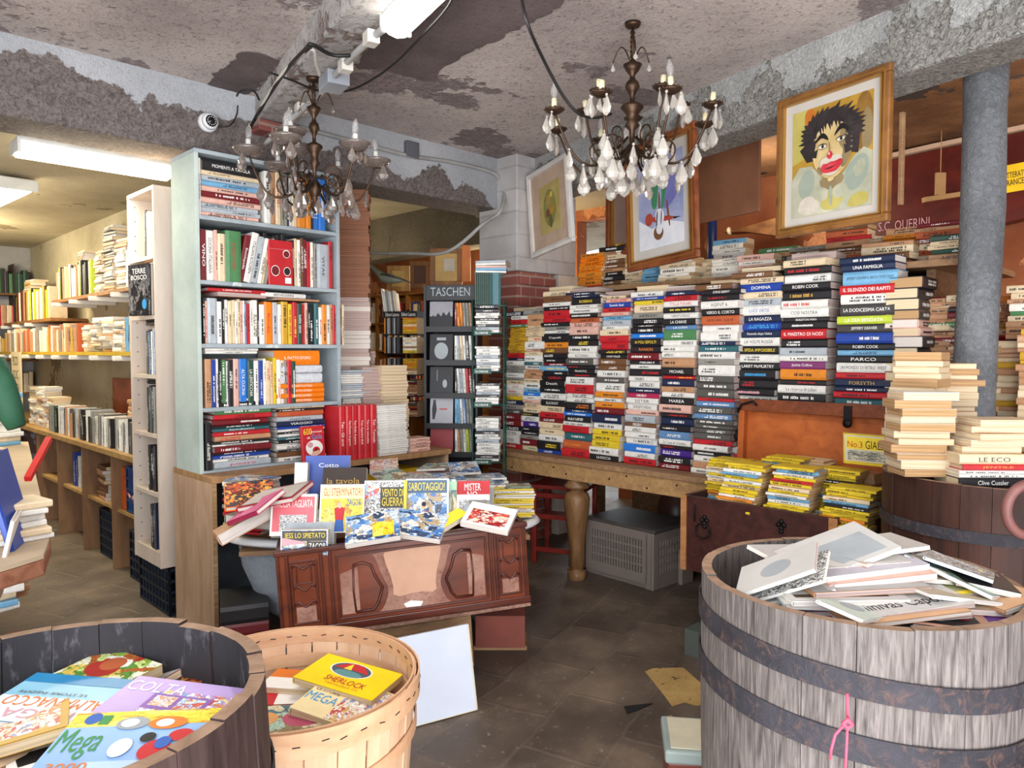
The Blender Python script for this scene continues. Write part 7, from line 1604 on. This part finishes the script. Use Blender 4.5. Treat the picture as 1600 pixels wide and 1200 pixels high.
cable('hanging_cable', curve([Cz(812, -30, 2.75), W(822, 30, 2.6), W(850, 95, 2.75), W(880, 150, 2.85), W(905, 178, 2.9), W(930, 184, 3.0), W(955, 178, 3.1)]), .006, M_cab, 'black cable swooping down from the ceiling to the large chandelier')
def beamface(px, py, s=-3.885): n_ = n_at(px, s); return SN(s, n_, zof(py, (n_ - s) / R2))
cable('conduit_pipe', curve([beamface(470, 198), beamface(560, 222), beamface(640, 243), beamface(700, 252), beamface(760, 266), beamface(778, 276), beamface(788, 295, -3.86), W(782, 330, 5.2), W(755, 350, 5.3), W(700, 393, 5.35), W(640, 396, 5.6), W(560, 395, 5.9)], 5), .013, M_pipe, 'grey conduit pipe along the back beam bending down to the far room', 'pipe', 8)
tag(MB().box(-.05, .05, -.02, .02, -.05, .05, M=T3(*beamface(645, 234)) @ rotz(pi / 4)).build('junction_box', mat('junction_grey', '#5b5d63', .5), bevel=.004), 'grey square junction box on the back beam', 'junction box')
p = Cz(522, 128, 2.60)
tag(MB().box(-.07, .07, -.05, .05, -.03, .03, M=T3(*p) @ rotz(-1.03)).build('junction_box', mat('junction_light', '#8e929a', .5), bevel=.004), 'light grey junction box under the middle beam', 'junction box')
cable('conduit_pipe', curve([Cz(415, 225, 2.5), Cz(465, 178, 2.56), Cz(500, 148, 2.6), Cz(530, 110, 2.6), Cz(575, 65, 2.6), Cz(600, 45, 2.6)]), .014, M_pipe, 'grey conduit pipe with clips under the middle beam', 'pipe', 8)
for q, (x, y) in enumerate(((470, 172), (540, 105), (580, 62))): tag(MB().box(-.03, .03, -.025, .025, -.02, .03, M=T3(*Cz(x, y, 2.59)) @ rotz(-1.03)).build('pipe_clip', M_cabw, bevel=.004), f'cream pipe clip on the middle beam conduit, {nth(q + 1)} from the brick end', 'clip')
tag(MB().box(0, .25, -.06, .06, 0, .06, M=T3(*beamface(402, 205, -3.84)) @ rotz(pi / 4 + .05)).build('loose_brick', M_brick, bevel=.006), 'red brick exposed under the end of the middle beam', 'brick')
cmr = empty('security_camera', Matrix.Translation(beamface(331, 192)) @ basis(N, ZV, U, (0, 0, 0)), 'round white dome security camera on the back beam', 'camera')
MB().lathe([(.001, -.01), (.05, -.01), (.05, .012), (.04, .03), (.001, .03)], 24).build('base', mat('camera_white', '#d9d8d8', .4), cmr)
MB().lathe([(.001, .06), (.012, .058), (.03, .045), (.034, .03)], 20).build('dome', mat('camera_black', '#17171a', .2), cmr)
MB().lathe([(.03, .05), (.04, .045), (.042, .03), (.034, .03)], 24).build('ring', mat('camera_white', '', .4), cmr)
cl_ = MB()
for k in range(12): cl_.ball((.021 * cos(k * pi / 6), .021 * sin(k * pi / 6), .054), .0035, 6)
cl_.build('led', mat('led_pale', '#b9b9b9', .3), cmr)
cable('camera_cable', curve([beamface(345, 198, -3.86), beamface(365, 196, -3.83), beamface(376, 180, -3.83), beamface(378, 165, -3.83)]), .004, M_cab, 'thin black cable from the dome camera')
# ================================================================ racks and the room beyond the counter
M_black = mat('rack_black', '#201f23', .45); M_greenw = mat('rack_green', '#1f4a40', .45)
# black art-book rack
TD = 4.75
def rackM(px, d, yaw): p = W(px, 600, d); return T3(p.x, p.y, 0) @ rotz(radians(yaw))
TMx = rackM(672, TD, -6); rk = empty('black_display_rack', TMx, 'black floor rack of art books with header reading TASCHEN', 'rack')
rw = .30
def zz_(py, d=TD): return zof(py, d)
hz1, hz0 = zz_(446), zz_(470)
hd = MB().box(-.02, rw, -.02, .0, hz0, hz1).build('header_board', M_black, rk, bevel=.002)
text(hd, 'TASCHEN', TXM['s'], T3(.01, -.0215, hz0 + .028) @ rotx(pi / 2), rw - .045, .055)
MB().box(-.035, -.02, -.02, .2, 0, hz1).box(rw, rw + .012, -.02, .2, 0, hz1).build('side_post', M_black, rk)
MB().box(-.02, rw, .19, .2, .2, hz1).build('back_panel', M_black, rk)
tiers = [(512, 470), (564, 517), (615, 568), (663, 620), (705, 668), (722, 712)]
lvl = [zz_(y) for y in (514, 566, 617, 664, 708)]
AG = 'art books on the black rack'; AB = 'art_book'
fr_art = [[full(mat('poster_grey', '#8f8d92', .5)), ('r', 0, 0, 1, .45, M_black), ('p', .05, .3, .9, .35, (M_black, [(0, 0), (.1, .6), (.2, .3), (.35, .8), (.5, .4), (.6, .9), (.75, .5), (.9, 1), (1, 0)]))], [full(M_black), ('e', .2, .1, .6, .6, TXM['s']), ('r', .3, .78, .4, .1, TXM['s'])], [full(M_black), ('e', .55, .25, .2, .3, TXM['s']), ('r', .3, .5, .02, .4, TXM['s'])], [full(mat('poster_pale', '#a6a5ab', .5)), ('p', .05, .2, .3, .7, (M_black, [(.2, 0), (.5, 0), (.8, .5), (.6, 1), (.3, 1), (.1, .5)])), ('r', .4, .55, .35, .04, TXM['r'])], [full(mat('poster_red', '#8c2f34', .5))]]
for i, z in enumerate(lvl):
    MB().box(-.02, rw, -.03, .19, z - .02, z).build('shelf', M_black, rk); MB().box(-.02, rw, -.032, -.026, z - .02, z + .015).build('shelf_lip', M_black, rk)
    Lb = .17 if i else .165
    o = book(AB, TMx @ M_face((0, -1, 0), (.0, -.0, z + .0005), Lb + .01, -.12), Lb + .01, .15, .012, 'k', 'w', None, True, f'art book standing face out on the {nth(i + 1)} tier of the black rack', 'book', AG, mark=False)
    cover_face(o, round((Lb + .01) * 200) / 200, .15, .012, fr_art[i])
    t0 = .16
    for j, c in enumerate(('RooggT', 'wscwkw', 'kwswrRk', 'llwdgg', 'wTgwLg')[i]):
        T = .018; book(AB, TMx @ M_stand((0, -1, 0), (t0, .0, z + .0005), Lb, -.06 if j else 0, T), Lb, .13, T, c, 'w', None, True, f'{CNAME[c]} art book spine out, {nth(j + 1)} on the {nth(i + 1)} tier of the black rack', 'book', AG); t0 += T + .002
MB().box(-.02, rw, -.03, .19, lvl[-1] - .13, lvl[-1] - .1).build('shelf', M_black, rk)
# green wire racks of pale paperbacks
def green_rack(px, d, yaw, w, levels, label, grp, cols, nper, header=True):
    Mx = rackM(px, d, yaw); r = empty('green_wire_rack', Mx, label, 'rack')
    top = levels[0][1]
    wr = MB()
    for x, y in ((-.01, -.01), (w + .01, -.01), (-.01, .17), (w + .01, .17)): wr.tube([(x, y, 0.02), (x, y, top)], .0045, 6)
    wr.build('wire_post', M_greenw, r)
    xb = MB()
    for (z0, z1) in levels: xb.tube([(w + .012, -.01, z0), (w + .012, .17, z1 - .02)], .003, 5); xb.tube([(w + .012, .17, z0), (w + .012, -.01, z1 - .02)], .003, 5)
    xb.build('cross_brace', M_greenw, r)
    for i, (z0, z1) in enumerate(levels):
        s_ = MB()
        for y in (-.012, .05, .11, .172): s_.tube([(-.01, y, z0), (w + .01, y, z0)], .0035, 5)
        for x in (-.012, w + .012): s_.tube([(x, -.012, z0 + .02), (x, .172, z0 + .02)], .0035, 5)
        s_.build('wire_shelf', M_greenw, r)
        lb_ = MB().box(.0, w * .62, -.018, -.014, z0 - .012, z0 + .02).build('label_strip', M_greenw, r)
        text(lb_, 'KLOBANE', TXM['w'], T3(w * .06, -.0185, z0 - .004) @ rotx(pi / 2), w * .45, .014)
        z = z0 + .0045
        for j in range(nper):
            T = round(rr.uniform(.014, .024) * 1000) / 1000
            if z + T > z1 - .03: break
            c = rr.choice(cols); book('small_paperback', Mx @ T3(.01 + rr.uniform(-.006, .006), rr.uniform(-.008, .008), z) @ rotz(rr.uniform(-.04, .04)), w - .03, .14, T, c, rr.choice('wp'), None, False,
                f'{CNAME[c]} paperback {nth(j + 1)} from the bottom of level {("one", "two", "three", "four")[i]} in the {"tall" if header else "slim"} green rack', 'book', grp); z += T + .0004
    return r, Mx
g1, GM = green_rack(741, 4.58, -4, .175, [(zz_(521, 4.58), zz_(468, 4.58)), (zz_(581, 4.58), zz_(530, 4.58)), (zz_(633, 4.58), zz_(590, 4.58)), (zz_(722, 4.58), zz_(645, 4.58))], 'green wire rack of white paperbacks beside the black rack', 'paperbacks in the green wire rack', 'wwwswkw', 14)
# green box files on top
row('green_file', GM @ Vector((.005, 0, zz_(477, 4.58))), (0, -1, 0), [('E', .012, None, 'w')] * 8 + [('t', .06, None, 'w')], 'on top of the green wire rack', hgt=.2, dep=.15, mark=False, group='green files on the wire rack', hv=.002, rnd=rr)
gp = MB().box(.0, .2, -.0, .16, zz_(477, 4.58) - .006, zz_(477, 4.58) - .0005).build('top_tray', M_greenw, g1)
z = zz_(477, 4.58) + .202
for j, c in enumerate('wlpws'): book('small_paperback', GM @ T3(.01, .0, z) @ rotz(rr.uniform(-.2, .2)), .19, .14, .014, c, 'p', None, False, f'{CNAME[c]} paperback lying {nth(j + 1)} up over the green files', 'book', 'paperbacks over the green files', mark=False); z += .0145
zf = zz_(722, 4.58)
z = .02
for j in range(26):
    T = round(rr.uniform(.016, .026) * 1000) / 1000
    if z + T > zf - .02: break
    c = rr.choice('wwrskgp'); book('small_paperback', GM @ T3(.01, .0, z) @ rotz(rr.uniform(-.05, .05)), .17, .14, T, c, 'p', None, False, f'{CNAME[c]} paperback {nth(j + 1)} from the floor under the green wire rack', 'book', 'paperbacks under the green rack', mark=False); z += T + .0004
# spinner rack with paperbacks (cream header strips)
SD = 5.3
SMx = rackM(600, SD, -20); sr_ = empty('book_spinner', SMx, 'tall spinner rack with black header reading Editori Laterza', 'rack')
zt_ = zof(487, SD)
MB().tube([(.13, .13, 0), (.13, .13, zt_ + .02)], .012, 8).lathe([(.001, 0), (.16, 0), (.14, .03), (.001, .03)], 20, M=T3(.13, .13, 0)).build('pole', M_black, sr_)
hb_ = MB().box(0, .27, -.006, 0, zt_ - .045, zt_).box(.264, .27, 0, .26, zt_ - .045, zt_).build('header_band', M_black, sr_)
text(hb_, 'Editori Laterza', TXM['w'], T3(.02, -.007, zt_ - .035) @ rotx(pi / 2), .11, .026); text(hb_, 'Editori Laterza', TXM['w'], T3(.15, -.007, zt_ - .035) @ rotx(pi / 2), .11, .026)
lv = [zof(y, SD) for y in (522, 552, 585, 618, 650)]
for i, z0 in enumerate(lv):
    MB().box(-.0, .27, .0, .26, z0 - .006, z0).build('spinner_tray', M_black, sr_)
    z = z0 + .0005
    for j in range(7):
        T = round(rr.uniform(.013, .02) * 1000) / 1000; c = 'oYyicT'[rr.randint(0, 5)] if i < 3 else rr.choice('ORcGT')
        book('pocket_book', SMx @ T3(.155, .0, z), .11, .12, T, c, 'c', None, False, f'{CNAME[c]} pocket book lying {nth(j + 1)} up in the {nth(i + 1)} tray of the spinner', 'book', 'pocket books in the spinner', mark=j % 2 == 0); z += T + .0004
    t0 = .002
    for j in range(8):
        T = .012; c = 'oksgkGsk'[j] if i < 4 else 'T'
        book('pocket_book', SMx @ M_stand((0, -1, 0), (t0, .0, z0 + .0005), .115, 0, T), .115, .1, T, c, 'c', None, False, f'{CNAME[c]} pocket book standing {nth(j + 1)} in the {nth(i + 1)} tray of the spinner', 'book', 'pocket books in the spinner', mark=False); t0 += T + .001
row('pocket_book', SMx @ Vector((.0, .0, zt_ + .0005)), (0, -1, 0), [(c, .013, None, 'k') for c in 'wwgswgcw'], 'on top of the spinner rack', hgt=.15, dep=.1, lean=-.12, group='pocket books in the spinner', rnd=rr, mark=False)
# warm shelving at the rear
M_rear = wood('rear_shelving', '#6e4522', '#a87238', .5, (6, 6, 1), 2)
rs = empty('rear_bookcase', Matrix.Identity(4), 'brown wooden bookcases along the rear of the middle room', 'bookcase')
RNn = 5.35
a0, a1 = s_at(545, RNn), s_at(765, RNn)
for s in (a0, a0 + .62, a0 + 1.24, a1): MB().box(s, s + .03, RNn, RNn + .28, 0, 2.1, M=UN).build('upright', M_rear, rs)
zl = [.35, .72, 1.08, 1.42, 1.76]
for z_ in zl + [2.1]: MB().box(a0, a1, RNn, RNn + .28, z_ - .02, z_, M=UN).build('shelf', M_rear, rs)
MB().box(a0, a1, RNn + .27, RNn + .28, 0, 2.1, M=UN).build('back_panel', M_rear, rs)
k_ = 0
for b_ in range(3):
    for z_ in zl[1:]:
        k_ += 1; sa = a0 + .04 + .62 * b_
        fill('worn_book', sa, sa + .5, RNn + .02, z_, 'wcRbkrOiT', f'in compartment {("a", "b", "c", "d", "e", "f", "g", "h", "i", "j", "k", "l")[k_ - 1]} of the rear bookcases'.replace('compartment ' + "abcdefghijkl"[k_ - 1], f'the {nth(k_)} compartment'), hgt=.23, Tr=(.02, .045), grp='books in the rear bookcases')
# picture frames and cupboard fronts stored above
M_honey = wood('honey_wood', '#8a5a28', '#c99a50', .4, (6, 6, 1), 2)
for q, (xa, xb, ya, yb, d, mm) in enumerate(((605, 640, 455, 415, 6.3, M_honey), (672, 722, 447, 388, 5.9, M_honey), (640, 672, 450, 408, 6.6, M_rear), (722, 735, 440, 383, 5.8, mat('orange_panel', '#d8782a', .5)))):
    A_, B_ = W(xa, ya, d), W(xb, yb, d); w_, h_ = B_.x - A_.x, B_.z - A_.z
    r_ = empty('stored_frame', T3(A_.x, A_.y, A_.z), ('honey wood cupboard front', 'honey wood glazed frame', 'dark brown frame', 'narrow orange panel')[q] + ' stored high above the rear bookcases', 'frame')
    if q < 3:
        for b4 in ((0, w_, 0, .04), (0, w_, h_ - .04, h_), (0, .04, .04, h_ - .04), (w_ - .04, w_, .04, h_ - .04)): MB().box(b4[0], b4[1], 0, .03, b4[2], b4[3]).build('frame_rail', M_rear if q == 1 else mm, r_, bevel=.002)
        MB().box(.04, w_ - .04, .01, .02, .04, h_ - .04).build('panel', mat('panel_gold', '#c9a45a', .5) if q != 2 else mat('panel_umber', '#5a3a28', .5), r_)
        if q == 1: MB().box(.11, w_ - .06, .005, .009, .12, h_ - .08).build('paper_sheet', mat('sheet_pale', '#c9c2ae', .6), r_)
    else: MB().box(0, w_, 0, .02, 0, h_).build('panel', mm, r_)
# hanging wooden bird
bd_ = W(600, 434, 5.0)
BMx = T3(*bd_) @ rotz(radians(-8)) @ roty(radians(10)); brd = empty('hanging_bird', BMx, 'grey-green wooden bird with spread wings hanging from a thread', 'bird figure')
mb = MB(); mb.tube([(-.14, 0, .06), (-.1, 0, .062), (-.05, 0, .03), (0, 0, 0), (.05, 0, 0), (.1, 0, .0), (.14, 0, .0)], [.006, .014, .02, .035, .034, .02, .004], 12)
mb.build('body', mat('bird_grey', '#5a5d50', .6, 0, .2), brd)
for sg_ in (-1, 1): MB().add([(-.03, sg_ * .02, .02), (.05, sg_ * .02, .02), (.17, sg_ * .16, .0), (.06, sg_ * .12, .03), (-.03, sg_ * .02, .012), (.05, sg_ * .02, .012), (.17, sg_ * .16, -.004), (.06, sg_ * .12, .022)], [(0, 1, 2, 3), (7, 6, 5, 4), (0, 4, 5, 1), (1, 5, 6, 2), (2, 6, 7, 3), (3, 7, 4, 0)]).build('wing', mat('wing_dark', '#3f4038', .6), brd)
MB().tube([(0, 0, .03), (0, 0, .28)], .001, 4).build('thread', M_cab, brd)
# yellow metal post / board between counter and racks
tag(MB().box(0, .06, 0, .5, .6, 1.5, M=T3(*W(664, 600, 5.0).xy, 0)).build('yellow_board', mat('board_amber', '#b98a3a', .5)), 'amber wooden board edge standing between the spinner and the black rack', 'board')
# ================================================================ near table at the left edge
M_crd = mat('card_top', '#b9a58c', .8, 0, .08, 4); M_bark = wood('bark_edge', '#7a4a34', '#a9745a', .8, (2, 2, 2), 10, bump=.8)
NT_ = empty('near_table', Matrix.Identity(4), 'card-topped plank table with books at the left edge of the view', 'table')
nz = .85
tpoly = [tuple(px3(x, y, nz)[:2]) for x, y in ((78, 838), (68, 866), (30, 878), (-60, 905), (-300, 880), (-60, 690), (44, 690))]
MB().prism(tpoly, nz - .012, nz, 'z').build('card_top', M_crd, NT_)
MB().prism([(x * 1.0, y + .004) for x, y in tpoly], nz - .06, nz - .0125, 'z').build('plank', M_bark, NT_, bevel=.006)
MB().box(-2.1, -2.0, 2.1, 2.2, 0, nz - .06).box(-2.6, -2.5, 3.2, 3.3, 0, nz - .06).build('leg', M_bark, NT_)
text(NT_, 'DA 1 EURO', TXM['k'], T3(*px3(45, 838, nz + .0006)) @ rotz(1.2), .09, .03)
NG = 'books on the near table at the frame edge'
def npile(px, py, k, cols, where, L=.19, Wd=.13, yaw=0, Tr=(.018, .03), page='p', z0=nz + .001, face=(0.55, -.83, 0)):
    p = px3(px, py, z0); y = -Vector(face).normalized(); x = y.cross(ZV); z = z0
    for j in range(k):
        T = round(rr.uniform(*Tr) * 1000) / 1000; c = rr.choice(cols); q = Vector((p.x, p.y, z)) + x * rr.uniform(-.01, .01) + y * rr.uniform(-.012, .012)
        book('bargain_book', lay(face, q, yaw + rr.uniform(-.15, .15)), L, Wd, T, c, page, None, False, f'{CNAME[c]} book, {nth(k - j)} from top {where}', 'book', NG, mark=False); z += T + .0005
npile(8, 842, 6, 'pRpp', 'of the pink-edged pile at the near table corner', yaw=2.2, L=.17, Wd=.11, Tr=(.014, .022))
npile(24, 812, 6, 'RmRp', 'of the wine red pile on the near table', yaw=2.3, L=.17, Wd=.11, Tr=(.014, .022))
npile(22, 772, 6, 'RpTp', 'of the second wine red pile on the near table', yaw=2.1, L=.17, Wd=.11, Tr=(.014, .022))
npile(14, 738, 6, 'TpcT', 'of the rear pile on the near table', yaw=1.9, L=.17, Wd=.11, Tr=(.014, .022))
npile(-45, 862, 6, 'wscw', 'of the white-edged pile at the very frame edge', L=.2, Wd=.14, yaw=.4, Tr=(.014, .022))
npile(-20, 700, 12, 'wlwc', 'of the white and blue pile on the near table', L=.2, Wd=.14, yaw=.6)
o = book('bargain_book', T3(*px3(26, 858, nz + .002)) @ rotz(radians(20)) @ roty(radians(-90 - 13)) @ T3(0, -.02, 0), .27, .2, .018, 'b', 'w', None, True, 'tall blue and white book standing on edge at the near table', 'book', NG, mark=False)
tag(MB().box(-.01, .01, -.0, .25, 0, .018, M=T3(*px3(44, 752, nz + .12)) @ rotz(radians(16)) @ rotx(.45)).build('red_strip', mat('strip_red', '#c5221f', .5)), 'red plastic strip lying over the books on the near table', 'strip')
cs_ = MB(); cs_.tube([W(-8, 560, 2.6), W(2, 600, 2.6), W(14, 640, 2.6), W(26, 668, 2.6)], [.03, .045, .045, .03], 12)
tag(cs_.build('green_cushion', mat('cushion_green', '#24523a', .7, 0, .2)), 'rolled dark green cloth at the left frame edge above the near table', 'cloth')
# crate of books below it
nb_ = px3(30, 985, .42)
lowt = tag(MB().box(-1.62, -1.2, 1.72, 2.35, .0, .50).build('low_crate', M_div, bevel=.004), 'rough wooden case under the near table carrying books', 'case')
NG = 'books under the near table'
for q, (px, py, k) in enumerate(((-60, 975, 8), (-30, 955, 9), (-14, 925, 8))):
    npile(px, py, k, ('wscTl', 'wTcg', 'GwcT')[q], f'of the {nth(q + 1)} pile below the near table', yaw=(.3, .6, 1.2)[q], z0=.502, L=.17, Wd=.12)
o = book('bargain_book', T3(*px3(-10, 960, .7)) @ rotz(.5) @ roty(-1.35), .25, .2, .012, 'w', 'w', None, True, 'white book with a pink corner leaning under the near table', 'book', NG, mark=False)

# the smallest of the aisle books (beyond the 300 that show largest) become one uncounted mass
def merge_rest(prefix, keep, name, label):
    it = [o for o in COL.objects if o.parent is None and o.name.split('.')[0] == prefix]
    it.sort(key=lambda o: (o.matrix_world.translation - cam.location).length)
    rest = it[keep:]
    if not rest: return
    vs, fs, ms, mats_ = [], [], [], []
    for o in rest:
        for q in [o] + [c for c in o.children]:
            if q is not o and q.name.startswith('title'): continue
            Mw = o.matrix_world if q is o else o.matrix_world @ q.matrix_local
            m_ = q.material_slots[0].material
            if m_ not in mats_: mats_.append(m_)
            b = len(vs); vs += [tuple(Mw @ v.co) for v in q.data.vertices]
            for p in q.data.polygons: fs.append(tuple(b + i for i in p.vertices)); ms.append(mats_.index(m_))
    me = bpy.data.meshes.new(name); me.from_pydata(vs, [], fs); me.polygons.foreach_set('material_index', ms); me.update()
    for m_ in mats_: me.materials.append(m_)
    o_ = bpy.data.objects.new(name, me); COL.objects.link(o_); tag(o_, label, 'books', None, 'stuff')
    for o in rest:
        for c in list(o.children): bpy.data.objects.remove(c)
        bpy.data.objects.remove(o)
bpy.context.view_layer.update()
merge_rest('secondhand_book', 300, 'distant_books', 'crowd of small second-hand books filling the far end of the left aisle')
